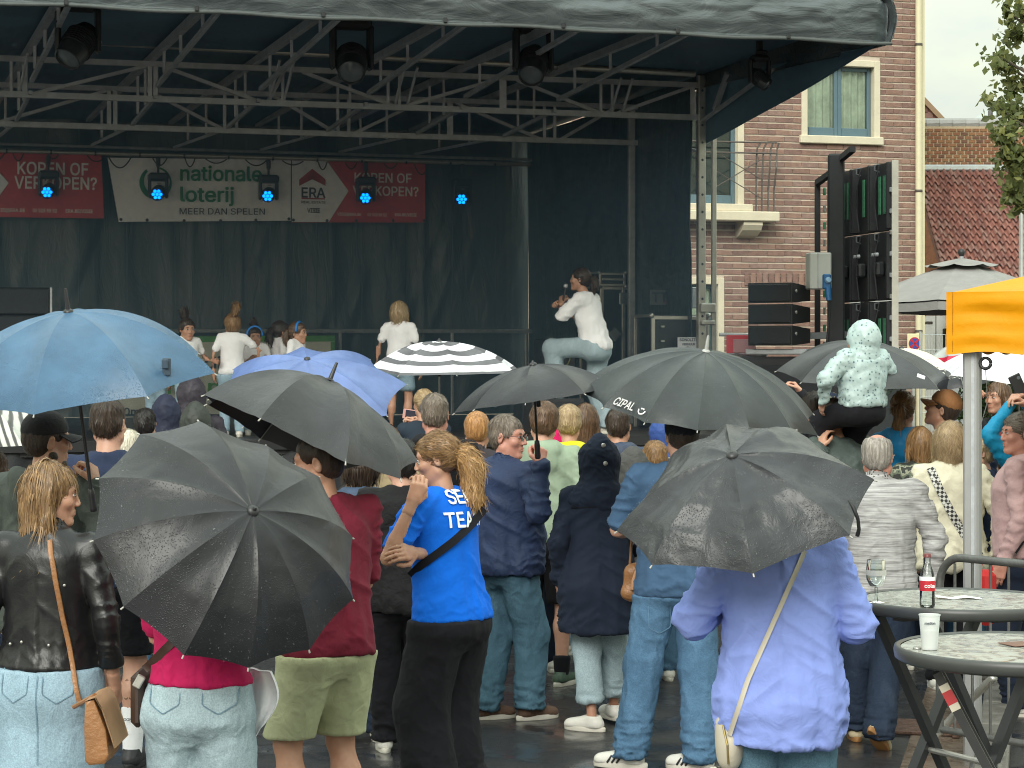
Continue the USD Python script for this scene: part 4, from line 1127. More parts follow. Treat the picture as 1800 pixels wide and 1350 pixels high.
for k, m_ in ((0, ban_red), (1, plain('pale_red_board', (0.4, 0.22, 0.23), 0.6))):
    part(t, 'board', MB().box(pb + (0.12 + 0.03 * k, -0.02 - .02 * k, 0.0 - 0.02 * k), (0.32 - 0.08 * k, 0.015, 0.2 - 0.05 * k), bev=.004), m_)
part(t, 'rail', MB().tube([at(1264, 588, 24), at(1335, 590, 24)], 0.02, 8), alu_d)
part(t, 'rail_post', MB().beam(at(1289, 590, 24), at(1297, 622, 24), 0.04), alu_d)
fs = SP(40, 560, -1.3)
for k in range(2):
    c = SP(22, 530 + 48 * k, -1.2)
    tt = thing('front_speaker', ('upper' if k == 0 else 'lower') + ' black loudspeaker of the pair at the left end of the stage', 'loudspeaker', c - ZV * 0.13, 17)
    part(tt, 'cabinet', MB().box(c + BV * 0.2, (0.72, 0.5, 0.265), rz=YAW, bev=0.015), black)
    part(tt, 'grille', MB().box(c - BV * 0.06, (0.66, 0.02, 0.235), rz=YAW, bev=0.008), grl)
    part(tt, 'corner_bracket', MB().box(c + AU * 0.352 - BV * 0.055, (0.02, 0.03, 0.27), rz=YAW, bev=.004), alu_d)
c = SP(22, 640, -1.2)
tt = thing('front_subwoofer', 'black bass cabinet carrying the loudspeakers at the left end of the stage', 'loudspeaker', c * (1, 1, 0) + ZV * 1.3, 17)
part(tt, 'cabinet', MB().box(c * (1, 1, 0) + BV * 0.2 + ZV * 1.65, (0.75, 0.5, 0.68), rz=YAW, bev=0.02), blackm)
part(tt, 'grille', MB().box(c * (1, 1, 0) - BV * 0.07 + ZV * 1.65, (0.66, 0.02, 0.6), rz=YAW, bev=0.01), grl)

# ---------------------------------------------------------------- LED screen seen from behind
sl, sr = np.array([*at(1472, 0, 24.2)[:2], 0]), np.array([*at(1567, 0, 22.6)[:2], 0])
su = unit(sr - sl)
sn = np.array([su[1], -su[0], 0])
sw = np.linalg.norm(sr - sl)
zt0, zt1 = at(0, 302, 24.2)[2], at(0, 282, 22.6)[2]
scr = thing('led_screen', 'tall black LED screen on a mast seen from behind with green circuit strips', 'screen', (sl + sr) / 2)
cols, rows = 3, 3
lo_z = 1.95
gpcb = plain('green_circuit', (0.06, 0.22, 0.12), 0.5, var=0.35, scale=40)
for i in range(cols):
    for j in range(rows):
        p = sl + su * sw * (i + 0.5) / cols
        zt = zt0 + (zt1 - zt0) * (i + 0.5) / cols
        hh = (zt - lo_z) / rows
        c = p + ZV * (lo_z + hh * (j + 0.5))
        rz = math.atan2(su[1], su[0])
        pnl = part(scr, 'panel', MB().box(c - sn * 0.05, (sw / cols - 0.012, 0.06, hh - 0.012), rz=rz, bev=0.006), black)
        for s in (-1, 1):
            part(pnl, 'side_rail', MB().box(c + sn * 0.01 + su * s * (sw / cols / 2 - 0.03), (0.045, 0.07, hh - 0.03), rz=rz, bev=0.008), blackm)
        if j != 1:
            for s in ((-0.10, 0.04) if i != 1 else (-0.03,)):
                part(pnl, 'circuit_strip', MB().box(c - sn * 0.012 + su * s + ZV * 0.02 * (1 if j else -1), (0.05, 0.014, hh * 0.55), rz=rz), gpcb)
        else:
            part(pnl, 'power_box', MB().box(c + sn * 0.03 - su * 0.01 - ZV * 0.03, (0.16, 0.08, 0.15), rz=rz, bev=0.02), plain('psu', (0.03, 0.032, 0.036), 0.3))
            for k in range(3):
                part(pnl, 'plug', MB().lathe([(0, 0.03), (0.018, 0.03), (0.022, 0)], c + sn * 0.06 + su * (-0.06 + 0.05 * k) + ZV * 0.12, sn, 10), alu_d)
        part(pnl, 'cable', MB().tube([c + sn * 0.05 + su * 0.05 + ZV * (hh * .45), c + sn * 0.09 + su * 0.02 + ZV * 0.1, c + sn * 0.07 + su * (-.02) - ZV * 0.1, c + sn * 0.06 + su * 0.03 - ZV * hh * .48], 0.008, 5), blackm)
        part(pnl, 'handle', MB().tube([c + sn * 0.03 + su * 0.0 + ZV * (hh * .36), c + sn * 0.08 + ZV * (hh * .38), c + sn * 0.08 + ZV * (hh * .46), c + sn * 0.03 + ZV * (hh * .47)], 0.008, 5), plain('handle_grey', (0.12, 0.13, 0.14), 0.4))
part(scr, 'edge_strip', MB().box(sr + su * 0.05 + ZV * (zt1 + lo_z) / 2 - sn * 0.02, (0.012, 0.07, zt1 - lo_z), rz=math.atan2(su[1], su[0])), plain('edge_pale', (0.5, 0.48, 0.42), 0.4))
for k in range(9):
    part(scr, 'edge_lock', MB().box(sr + su * 0.02 + ZV * (lo_z + 0.1 + k * 0.22) + sn * 0.0, (0.05, 0.04, 0.05), rz=0.3, bev=.006), alu_d if k % 3 else alu)
mp = np.array([*at(1470, 0, 23.6)[:2], 0])
mtop = at(0, 271, 23.6)[2]
part(scr, 'mast', MB().box(mp + ZV * (mtop / 2), (0.18, 0.18, mtop), rz=-0.15, bev=0.02), blackm)
part(scr, 'mast_arm', MB().beam(mp + ZV * (mtop - 0.05) + (0.05, 0, 0), at(1499, 262, 22.8), 0.06), blackm)
lp = np.array([*at(1437, 0, 24.4)[:2], 0])
lt = at(0, 318, 24.4)[2]
part(scr, 'side_post', MB().box(lp + ZV * (lt / 2), (0.06, 0.06, lt), bev=0.006), blackm)
part(scr, 'side_post', MB().box(lp + (0.13, 0, lt / 2), (0.04, 0.04, lt), bev=0.006), blackm)
part(scr, 'top_bar', MB().beam(lp + ZV * (lt - .02), mp + ZV * (lt + 0.06), 0.06), blackm)
for k in range(10):
    part(scr, 'white_lock', MB().box(lp + (0.075, -0.02, lt - 0.12 - k * 0.19), (0.03, 0.03, 0.08), bev=.005), alu if k % 2 else gpcb)
part(scr, 'base', MB().box(np.array([*((lp + sr) / 2)[:2], 0.9]), (0.9, 0.8, 1.8), rz=-0.6, bev=0.03), blackm)
part(scr, 'bottom_bar', MB().beam(at(1413, 591, 24.3), at(1490, 588, 23.8), 0.07), alu_d)
bx = at(1441, 476, 23.3)
t = thing('power_cabinet', 'grey white electrics cabinet with a blue plug fixed to the LED screen mast', 'cabinet', bx)
part(t, 'box', MB().box(bx + (0, 0.1, 0), (0.235, 0.2, 0.39), rz=0.12, bev=0.012), plain('cabinet_white', (0.5, 0.52, 0.48), 0.45, var=0.05))
part(t, 'door_seam', MB().box(bx + (-0.02, -0.006, 0), (0.006, 0.01, 0.38), rz=.12), alu_d)
bl_ = plain('plug_blue', (0.015, 0.11, 0.28), 0.4)
pq = at(1453, 495, 23.1)
pg = part(t, 'plug', MB().box(pq, (0.085, 0.07, 0.16), bev=0.012).tube([pq + (0.01, -0.02, -0.06), pq + (0.02, -0.03, -0.2)], [0.035, 0.028], 12), bl_)
part(pg, 'cap', MB().lathe([(0, 0.03), (0.03, 0.025), (0.036, 0)], pq + (0.01, -0.04, 0.01), (0.2, -1, 0.5), 14), plain('plug_cap', (0.2, 0.35, 0.5), 0.3))
part(pg, 'cable', MB().tube([pq + (0.02, -0.03, -0.2), pq + (0.03, 0, -0.35), pq + (0.0, 0.1, -0.9)], 0.014, 6), blackm)

# thin bluish stage smoke hanging under the roof
smoke = mat('stage_smoke', {'v': ('principled_volume', {'color': (0.38, 0.68, 1.0), 'absorption_color': (1, 1, 1), 'density': 0.03, 'anisotropy': 0.0})}, surface=None, volume='v.volume')
sm = MB().hexa([S(A0 + .2, -1.55, 1.33), S(-.14, -1.55, 1.33), S(-.14, 5.7, 1.33), S(A0 + .2, 5.7, 1.33), S(A0 + .2, -4.2, 5.2), S(-.14, -4.2, 5.2), S(-.14, 5.7, 5.1), S(A0 + .2, 5.7, 5.1)])
solo('stage_smoke', sm, smoke, 'thin bluish smoke hanging inside the covered stage', 'smoke', kind='stuff')
# ================================================================ FIGURES: smooth bodies and clothes from distance fields
def smin(a, b, k):
    h = np.clip(0.5 + 0.5 * (b - a) / k, 0, 1)
    return b + (a - b) * h - k * h * (1 - h)

class Field:
    def __init__(self):
        self.ops, self.cuts = [], []

    def cap(self, a, b, ra, rb=None, k=0.02, op=0, flat=None):
        """Tapered limb from a to b. flat=(axis, factor) squashes it along an axis."""
        a, b = np.asarray(a, float), np.asarray(b, float)
        rb = ra if rb is None else rb
        r = max(ra, rb)
        ba = b - a
        L2 = max(ba @ ba, 1e-9)
        if flat is not None:
            fx, ff = unit(flat[0]), flat[1]

        def fn(X, Y, Z):
            x, y, z = X - a[0], Y - a[1], Z - a[2]
            h = np.clip((x * ba[0] + y * ba[1] + z * ba[2]) / L2, 0, 1)
            x, y, z = x - h * ba[0], y - h * ba[1], z - h * ba[2]
            d2 = x * x + y * y + z * z
            if flat is not None:
                q = x * fx[0] + y * fx[1] + z * fx[2]
                d2 = d2 + q * q * (ff * ff - 1)
            return np.sqrt(d2) - (ra + h * (rb - ra))
        self.ops.append((np.minimum(a, b) - r, np.maximum(a, b) + r, fn, k, op))
        return self

    def ell(self, c, r, k=0.02, op=0, R=None):
        c, r = np.asarray(c, float), np.asarray(r, float)
        m = r.min()
        ext = r if R is None else np.sqrt(((np.asarray(R) * r) ** 2).sum(1))

        def fn(X, Y, Z):
            x, y, z = X - c[0], Y - c[1], Z - c[2]
            if R is not None:
                x, y, z = (R[0][i] * x + R[1][i] * y + R[2][i] * z for i in range(3))
            q = np.sqrt((x / r[0]) ** 2 + (y / r[1]) ** 2 + (z / r[2]) ** 2)
            g = np.sqrt((x / r[0] ** 2) ** 2 + (y / r[1] ** 2) ** 2 + (z / r[2] ** 2) ** 2)
            return q * (q - 1) / np.maximum(g, 1e-6)
        self.ops.append((c - ext, c + ext, fn, k, op))
        return self

    def loft(self, secs, k=0.03, op=0, p=2.0):
        """Stack of ellipses (z, half width, half depth, x, y)."""
        s = np.array([list(q) + [0.0] * (5 - len(q)) for q in secs], float)
        s = s[np.argsort(s[:, 0])]
        zs = np.linspace(s[0, 0], s[-1, 0], 60)
        from scipy.interpolate import PchipInterpolator
        T = PchipInterpolator(s[:, 0], s[:, 1:])(zs)
        lo = np.array([(T[:, 2] - T[:, 0]).min(), (T[:, 3] - T[:, 1]).min(), zs[0]])
        hi = np.array([(T[:, 2] + T[:, 0]).max(), (T[:, 3] + T[:, 1]).max(), zs[-1]])

        def fn(X, Y, Z):
            z = np.clip(Z, zs[0], zs[-1])
            A, B, CX, CY = (np.interp(z, zs, T[:, i]) for i in range(4))
            x, y = X - CX, Y - CY
            q = (np.abs(x / A) ** p + np.abs(y / B) ** p) ** (1 / p)
            g = np.sqrt((x / A ** 2) ** 2 + (y / B ** 2) ** 2)
            d = q * (q - 1) / np.maximum(g, 1e-5)
            d = np.where(q < 0.2, -np.minimum(A, B) * 0.8, d)
            return np.maximum(d, np.abs(Z - (zs[0] + zs[-1]) / 2) - (zs[-1] - zs[0]) / 2)
        self.ops.append((lo, hi, fn, k, op))
        return self

    def cut(self, n, p):
        """Keeps the side that n points away from."""
        n = unit(n)
        self.cuts.append((n, float(n @ np.asarray(p, float))))
        return self

    def mesh(self, res, disp=None):
        ups = [o for o in self.ops if o[4] == 0]
        lo = np.min([o[0] for o in ups], 0) - 3 * res
        hi = np.max([o[1] for o in ups], 0) + 3 * res
        for n, d in self.cuts:
            ax = np.argmax(np.abs(n))
            if abs(n[ax]) > 0.999:
                if n[ax] > 0:
                    hi[ax] = min(hi[ax], d + 3 * res)
                else:
                    lo[ax] = max(lo[ax], -d - 3 * res)
        N = np.maximum(np.ceil((hi - lo) / res).astype(int) + 1, 2)
        F = np.full(N, 1.0, np.float32)
        ax = [lo[i] + np.arange(N[i]) * res for i in range(3)]
        for l, h, fn, k, op in self.ops:
            m = k + 2.5 * res
            i0 = np.clip(np.floor((l - m - lo) / res).astype(int), 0, N)
            i1 = np.clip(np.ceil((h + m - lo) / res).astype(int) + 1, 0, N)
            if (i1 - i0).min() <= 0:
                continue
            sl = tuple(slice(i0[i], i1[i]) for i in range(3))
            d = fn(ax[0][sl[0]][:, None, None], ax[1][sl[1]][None, :, None], ax[2][sl[2]][None, None, :])
            F[sl] = smin(F[sl], d, k) if op == 0 else -smin(-F[sl], d, k)
        for n, d in self.cuts:
            F = np.maximum(F, n[0] * ax[0][:, None, None] + n[1] * ax[1][None, :, None] + n[2] * ax[2][None, None, :] - d)
        v, f = nets(F, lo, res)
        return v, f

CORN = np.array([[i, j, k] for i in (0, 1) for j in (0, 1) for k in (0, 1)])
EDGES = [(a, b) for a in range(8) for b in range(a + 1, 8) if np.abs(CORN[a] - CORN[b]).sum() == 1]

def nets(F, lo, res):
    N = np.array(F.shape)
    s = F < 0
    c = np.zeros(N - 1, np.int8)
    for q in CORN:
        c += s[q[0]:N[0] - 1 + q[0], q[1]:N[1] - 1 + q[1], q[2]:N[2] - 1 + q[2]]
    act = np.argwhere((c > 0) & (c < 8))
    idx = np.full(N - 1, -1, np.int32)
    idx[tuple(act.T)] = np.arange(len(act))
    val = np.stack([F[tuple((act + q).T)] for q in CORN], 1)
    acc, cnt = np.zeros((len(act), 3)), np.zeros(len(act))
    for a, b in EDGES:
        m = (val[:, a] < 0) != (val[:, b] < 0)
        t = val[m, a] / (val[m, a] - val[m, b])
        acc[m] += CORN[a] + t[:, None] * (CORN[b] - CORN[a])
        cnt[m] += 1
    v = lo + (act + acc / cnt[:, None]) * res
    faces = []
    for a in range(3):
        b, d = (a + 1) % 3, (a + 2) % 3
        sl0 = [slice(None)] * 3
        sl1 = [slice(None)] * 3
        sl0[a], sl1[a] = slice(0, -1), slice(1, None)
        s0, s1 = s[tuple(sl0)], s[tuple(sl1)]
        e = np.argwhere(s0 != s1)
        e = e[(e[:, b] > 0) & (e[:, d] > 0) & (e[:, b] < N[b] - 1) & (e[:, d] < N[d] - 1)]
        if not len(e):
            continue
        fl = s0[tuple(e.T)]
        ob, od = np.eye(3, dtype=int)[b], np.eye(3, dtype=int)[d]
        q = np.stack([idx[tuple((e - ob - od).T)], idx[tuple((e - od).T)], idx[tuple(e.T)], idx[tuple((e - ob).T)]], 1)
        q[~fl] = q[~fl][:, ::-1]
        faces.append(q)
    f = np.vstack(faces)
    f = f[(f >= 0).all(1)]
    return v, np.vstack([f[:, [0, 1, 2]], f[:, [0, 2, 3]]])

def vnormals(v, f):
    n = np.zeros_like(v)
    fn = np.cross(v[f[:, 1]] - v[f[:, 0]], v[f[:, 2]] - v[f[:, 0]])
    for k in range(3):
        np.add.at(n, f[:, k], fn)
    return n / np.maximum(np.linalg.norm(n, axis=1), 1e-12)[:, None]

def crease(v, f, amp, sc=(8, 8, 5), seed=0, sharp=True, lo=None):
    """Folds: ridged noise along the surface normal."""
    if amp <= 0:
        return v
    p = v * np.asarray(sc)
    w = fbm(p * 0.5 + 17, 2, seed + 5)[:, None] * 1.3
    a = fbm(p + w, 2, seed)
    r = 1 - np.abs(2 * a - 1) * 2.2
    d = (a - 0.5) * 1.3 + (0.6 * np.maximum(r, 0) ** 2 if sharp else 0) - 0.2
    if sharp:
        e = fbm(p * 2.1 + w * 1.5 + 40, 2, seed + 9)
        d = d + 0.5 * np.maximum(1 - np.abs(2 * e - 1) * 3, 0) ** 1.5 - 0.12
    return v + vnormals(v, f) * (amp * d)[:, None]

def drape(v, f, amp, k, seed, c=(0, 0)):
    """Folds of a hanging garment: long folds that grow towards the hem, pulls from the shoulders, creases across the sleeves."""
    if amp <= 0:
        return v
    x, y, z = (v[:, i] / k for i in range(3))
    ang = np.arctan2(x, y)
    t = np.clip((1.36 - z) / 0.45, 0.12, 1)
    a = fbm(np.stack([np.sin(ang) * 3.4 + z * 0.5, np.cos(ang) * 3.4, z * 1.5 + seed], -1), 2, seed)
    b = fbm(np.stack([np.abs(x) * 5.5 + z * 8.0, (np.abs(x) - z) * 1.7 + np.sign(x) * 3, y * 3 + seed], -1), 2, seed + 2)
    e = fbm(np.stack([x * 7, y * 7, z * 17 + 2.5 * a], -1) + seed, 2, seed + 4)
    arm = np.clip((np.abs(x) - 0.19) / 0.04, 0, 1)
    low = np.exp(-((z - z.min() - 0.07) / 0.07) ** 2)
    rg = lambda q, s_: np.maximum(1 - np.abs(2 * q - 1) * s_, 0) ** 1.4 - 0.25
    d = (a - 0.5) * 2.6 * t * (1 - arm) + rg(b, 3.2) * 0.75 * (1 - 0.6 * arm) + rg(e, 2.6) * (0.9 * arm + 0.35 * low)
    return v + vnormals(v, f) * (amp * d)[:, None]

def rotz(deg):
    a = math.radians(deg)
    return np.array([[math.cos(a), -math.sin(a), 0], [math.sin(a), math.cos(a), 0], [0, 0, 1.0]])

def rotx(deg):
    a = math.radians(deg)
    return np.array([[1.0, 0, 0], [0, math.cos(a), -math.sin(a)], [0, math.sin(a), math.cos(a)]])

def roty(deg):
    a = math.radians(deg)
    return np.array([[math.cos(a), 0, math.sin(a)], [0, 1.0, 0], [-math.sin(a), 0, math.cos(a)]])

def ik(a, c, l1, l2, pole):
    """Middle joint of a two-bone limb from a to c; c is pulled in when out of reach."""
    a, c = np.asarray(a, float), np.asarray(c, float)
    d = np.linalg.norm(c - a)
    u = (c - a) / max(d, 1e-9)
    d = np.clip(d, abs(l1 - l2) + 1e-3, l1 + l2 - 1e-3)
    x = (l1 * l1 - l2 * l2 + d * d) / (2 * d)
    y = math.sqrt(max(l1 * l1 - x * x, 0))
    p = np.asarray(pole, float)
    p = unit(p - u * (p @ u))
    return a + u * x + p * y, a + u * d

SKIN = {'fair': (0.50, 0.295, 0.215), 'pink': (0.50, 0.25, 0.19), 'tan': (0.40, 0.22, 0.15), 'warm': (0.44, 0.25, 0.17), 'olive': (0.33, 0.19, 0.125)}
HAIRC = {'darkbrown': ((0.014, 0.009, 0.007), (0.06, 0.038, 0.025)), 'black': ((0.006, 0.005, 0.005), (0.025, 0.02, 0.018)), 'brown': ((0.04, 0.022, 0.012), (0.17, 0.095, 0.052)),
         'blond': ((0.18, 0.115, 0.06), (0.52, 0.39, 0.225)), 'darkblond': ((0.085, 0.045, 0.02), (0.34, 0.195, 0.085)), 'ash': ((0.17, 0.12, 0.07), (0.5, 0.40, 0.26)),
         'grey': ((0.16, 0.14, 0.12), (0.46, 0.42, 0.38)), 'ginger': ((0.14, 0.055, 0.018), (0.58, 0.30, 0.11)), 'greybrown': ((0.055, 0.042, 0.032), (0.24, 0.19, 0.15)), 'balayage': ((0.055, 0.028, 0.014), (0.42, 0.255, 0.12)), 'white': ((0.4, 0.36, 0.28), (0.7, 0.66, 0.55)),
         'sandy': ((0.11, 0.075, 0.05), (0.34, 0.25, 0.17)), 'goldtail': ((0.15, 0.072, 0.024), (0.55, 0.33, 0.14))}

def hair_strand_mat(kind):
    key = 'strand_' + kind
    if key in _mats:
        return _mats[key]
    d, l = map(np.asarray, HAIRC[kind])
    nodes = {'g': ('attribute', {'attribute': 'rnd'}), 'r': ('rgb_ramp', {'ramp': [(0.0, d * 0.85 + l * 0.15), (0.5, d * .6 + l * .4), (1.0, l)]}),
             'p': ('principled_bsdf', {'roughness': 0.42, 'specular_ior_level': 0.4})}
    return mat(key, nodes, [('g.fac', 'r.fac'), ('r.color', 'p.base_color')])

def tufts(v, f, flow, n, length, width, seed, lift=0.25, wave=0.0, jit=0.12, curv=0.0):
    """Locks of hair lying on a hair volume: tapered ribbons that follow the flow."""
    r = np.random.default_rng(seed)
    tri = v[f]
    ar = np.linalg.norm(np.cross(tri[:, 1] - tri[:, 0], tri[:, 2] - tri[:, 0]), axis=1)
    i = r.choice(len(f), n, p=ar / ar.sum())
    w = r.dirichlet((1, 1, 1), n)
    p = (tri[i] * w[:, :, None]).sum(1)
    nn = vnormals(v, f)
    nr = (nn[f[i]] * w[:, :, None]).sum(1)
    nr /= np.maximum(np.linalg.norm(nr, axis=1), 1e-9)[:, None]
    fl = flow(p)
    fl = fl / np.maximum(np.linalg.norm(fl, axis=1), 1e-9)[:, None] + r.normal(size=fl.shape) * jit
    fl = fl - nr * (fl * nr).sum(1)[:, None]
    fl /= np.maximum(np.linalg.norm(fl, axis=1), 1e-9)[:, None]
    sd = np.cross(fl, nr)
    curv = (curv(p) if callable(curv) else np.full(n, curv))[:, None]
    L = length * r.uniform(0.5, 1.25, n)[:, None]
    W = width * r.uniform(0.5, 1.2, n)[:, None]
    ph = r.uniform(0, 6.28, n)[:, None]
    pts, K = [], 5
    for k in range(K):
        t = k / (K - 1)
        c = p + fl * L * (t - 0.3) + nr * (0.001 + lift * L * (t - 0.25) ** 2 * 0.35 - curv * (L * (t - 0.3)) ** 2) + sd * wave * L * np.sin(ph + t * 5.0) * t
        ww = W * (1 - t) ** 0.6 * (0.5 + min(1, t * 4) * 0.5) + 0.0003
        pts += [c + sd * ww, c - sd * ww]
    V = np.stack(pts, 1).reshape(-1, 3)
    base = (np.arange(n) * 2 * K)[:, None, None]
    q = np.array([[2 * k, 2 * k + 1, 2 * k + 3, 2 * k + 2] for k in range(K - 1)])
    Q = (base + q[None]).reshape(-1, 4)
    return V, np.vstack([Q[:, [0, 1, 2]], Q[:, [0, 2, 3]]])

def foot_field(a, yaw, k=1.0, lift=0.0, pitch=0.0):
    """Returns the foot's frame: heel to toe direction and the joint positions in figure space."""
    fwd = np.array([math.sin(math.radians(yaw)), math.cos(math.radians(yaw)), 0])
    return fwd

def hand_field(fd, w, d, palm, k=1.0, curl=0.5, thumb=1.0):
    """Palm, four unequal fingers with two bends and a thumb. d: along the forearm, palm: direction the palm faces, thumb: side of the thumb."""
    d = unit(d)
    palm = unit(np.asarray(palm, float) - d * (np.asarray(palm, float) @ d))
    sd = np.cross(d, palm) * thumb
    s = k
    fd.cap(w, w + d * 0.03 * s, 0.024 * s, 0.026 * s, 0.012, flat=(palm, 1.25))
    for j in range(4):
        o = sd * (0.030 - 0.02 * j) * s
        b = w + d * (0.088 - 0.004 * abs(j - 1)) * s + o
        fd.cap(w + d * 0.02 * s + o * 0.55, b, 0.0155 * s, 0.0125 * s, 0.012)
        L = (0.042, 0.047, 0.044, 0.034)[j] * s
        p, ang = b, 0.0
        rr = (0.0092, 0.0095, 0.009, 0.008)[j] * s
        for q, (ll, cc) in enumerate(((1.0, 0.7), (0.62, 0.9), (0.5, 0.6))):
            ang += curl * cc * 1.35
            e = p + (d * math.cos(ang) + palm * math.sin(ang)) * L * ll
            fd.cap(p, e, rr * (1 - 0.07 * q), rr * (0.93 - 0.09 * q), 0.004)
            p = e
    t0 = w + d * 0.022 * s + sd * 0.024 * s
    t1 = t0 + (d * 0.7 + sd * 0.62 + palm * (0.2 + 0.3 * curl)) * 0.042 * s
    t2 = t1 + (d * 0.86 + sd * (0.3 - 0.5 * curl) + palm * (0.2 + 0.5 * curl)) * 0.034 * s
    t3 = t2 + (d * 0.86 - sd * (0.5 * curl) + palm * (0.2 + 0.4 * curl)) * 0.026 * s
    fd.cap(t0, t1, 0.0145 * s, 0.0125 * s, 0.01).cap(t1, t2, 0.0115 * s, 0.0105 * s, 0.004).cap(t2, t3, 0.0105 * s, 0.0085 * s, 0.004)

class Person:
    """A standing, sitting or stepping figure. Figure space: x to its right, y ahead, z up; yaw 0 looks away from the camera, 90 to the right."""
    def __init__(s, label, px, sc, h, yaw=0.0, group='people watching the stage', z0=0.0, Y=None, X=None, sex='m', skin_='fair', head_yaw=0.0, head_pitch=0.0, head_roll=0.0, lean=(0, 0), arms=(None, None), feet=None, hands=(0.4, 0.4), palms=(None, None), fat=1.0, name='person', knees=(None, None), hip_drop=0.0, bare=False, arm_r=1.0):
        s.Y = Y if Y is not None else FPX / sc
        s.X = X if X is not None else (px - 900) / FPX * s.Y
        s.h, s.k, s.yaw, s.sex, s.fat = h, h / 1.75, yaw, sex, fat
        s.sc = FPX / s.Y
        s.loc = np.array([s.X, s.Y, z0])
        s.node = thing(name, label, 'child' if h < 1.45 else 'person', s.loc, -yaw, group=group)
        s.skin = skin('skin_' + skin_, SKIN[skin_])
        s.skin_name = skin_
        s.rnd = np.random.default_rng(int(px * 7 + sc) + 1000)
        s.seed = int(px + 3 * sc)
        k = s.k
        female = sex == 'f'
        child = h < 1.45
        hk = 1.0 if not child else 1.0 + (1.45 - h) * 0.55
        s.hk = (0.97 if female else 1.03) * (h / 1.75) ** 0.35 * (1.0 if not child else 1.04)
        sw = (0.162 if female else 0.19) * k * fat ** 0.6
        hw = 0.092 * k
        L = np.array([lean[0], lean[1], 0.0])
        Z = lambda z: z * k
        hd = hip_drop * k
        s.hip = [np.array([sd * hw, 0, Z(0.92) - hd]) for sd in (-1, 1)]
        s.pelvis = np.array([0, 0, Z(0.96) - hd])
        def up(x, y, z):      # trunk points move with the lean
            t = np.clip((z - 0.96) / 0.5, 0, 1.35)
            return np.array([x * k, y * k, z * k - hd]) + L * t - np.array([0, 0, 0.5 * (lean[0] ** 2 + lean[1] ** 2)]) * t
        s.up = up
        s.sho = [up(0, -0.012, 1.425) + np.array([sd * sw, 0, 0]) for sd in (-1, 1)]
        headh = 0.235 * s.hk
        s.neck0 = up(0, -0.02, 1.45)
        s.headc = up(0, 0.02, 1.75) - np.array([0, 0, 0.125 * s.hk]) + np.array([0, 0.0, 0])
        s.HR = rotz(-head_yaw) @ rotx(-head_pitch) @ roty(head_roll)
        # arms
        s.elb, s.wri = [], []
        for i, sd in enumerate((-1, 1)):
            a = arms[i]
            l1, l2 = 0.295 * k, 0.265 * k
            if a is None:
                w = s.sho[i] + np.array([sd * 0.075, 0.05, -0.525]) * k
                e, w = ik(s.sho[i], w, l1, l2, (sd * 0.5, -1, 0))
            elif a[0] == 'px':            # wrist at a place of the photograph: ('px', x, y, dY[, pole])
                w = s.tolocal(at(a[1], a[2], s.Y + a[3]))
                e, w = ik(s.sho[i], w, l1, l2, a[4] if len(a) > 4 else (sd * 0.5, -0.3, -1))
            else:                         # figure space offsets from the shoulder, for 1.75 m: (wrist[, pole])
                w = s.sho[i] + np.asarray(a[0], float) * k
                e, w = ik(s.sho[i], w, l1, l2, a[1] if len(a) > 1 else (sd * 0.5, -0.3, -1))
            s.elb.append(e)
            s.wri.append(w)
        # legs
        s.knee, s.ank, s.toe = [], [], []
        feet = feet or [(-0.10, 0.0, -8), (0.10, 0.0, 8)]
        for i, sd in enumerate((-1, 1)):
            f = feet[i]
            an = np.array([f[0] * k, f[1] * k, (0.085 + (f[3] if len(f) > 3 else 0)) * k])
            kn, an = ik(s.hip[i], an, 0.43 * k, 0.42 * k, knees[i] if knees[i] is not None else (0.12 * sd, 1, 0))
            s.knee.append(kn)
            s.ank.append(an)
            s.toe.append((f[2], f[4] if len(f) > 4 else 0.0))
        s.hands, s.palms = hands, palms
        s.bare = bare
        s.arm_r = arm_r * fat ** 0.5
        s.gname = group
        s.verts = {}

    def tolocal(s, P):
        return rotz(s.yaw) @ (np.asarray(P, float) - s.loc)

    def world(s, p):
        return s.loc + rotz(-s.yaw) @ np.asarray(p, float)

    def H(s, p):
        """A point given in head space (metres of an average adult head) in figure space."""
        return s.headc + s.HR @ (np.asarray(p, float) * s.hk)

    def res(s, px=1.6, lo=0.006, hi=0.02):
        """Cell size that gives about px photo pixels."""
        m = 1.5 if s.sc < 295 else 1.1
        return float(np.clip(m * px * 1.9 / s.sc, lo * (1.35 if m > 1.2 else 1), hi))

    def part(s, name, mesh, m, smooth=True, label=None, parent=None):
        var = None
        if name == 'locks':
            nl = len(mesh[0]) // 10
            var = np.clip(np.repeat(s.rnd.random(nl), 10) * 0.8 + np.tile(np.repeat(np.linspace(0, 0.2, 5), 2), nl), 0, 1)
        return part(parent or s.node, name, mesh, m, smooth, label, local=True, var=var)

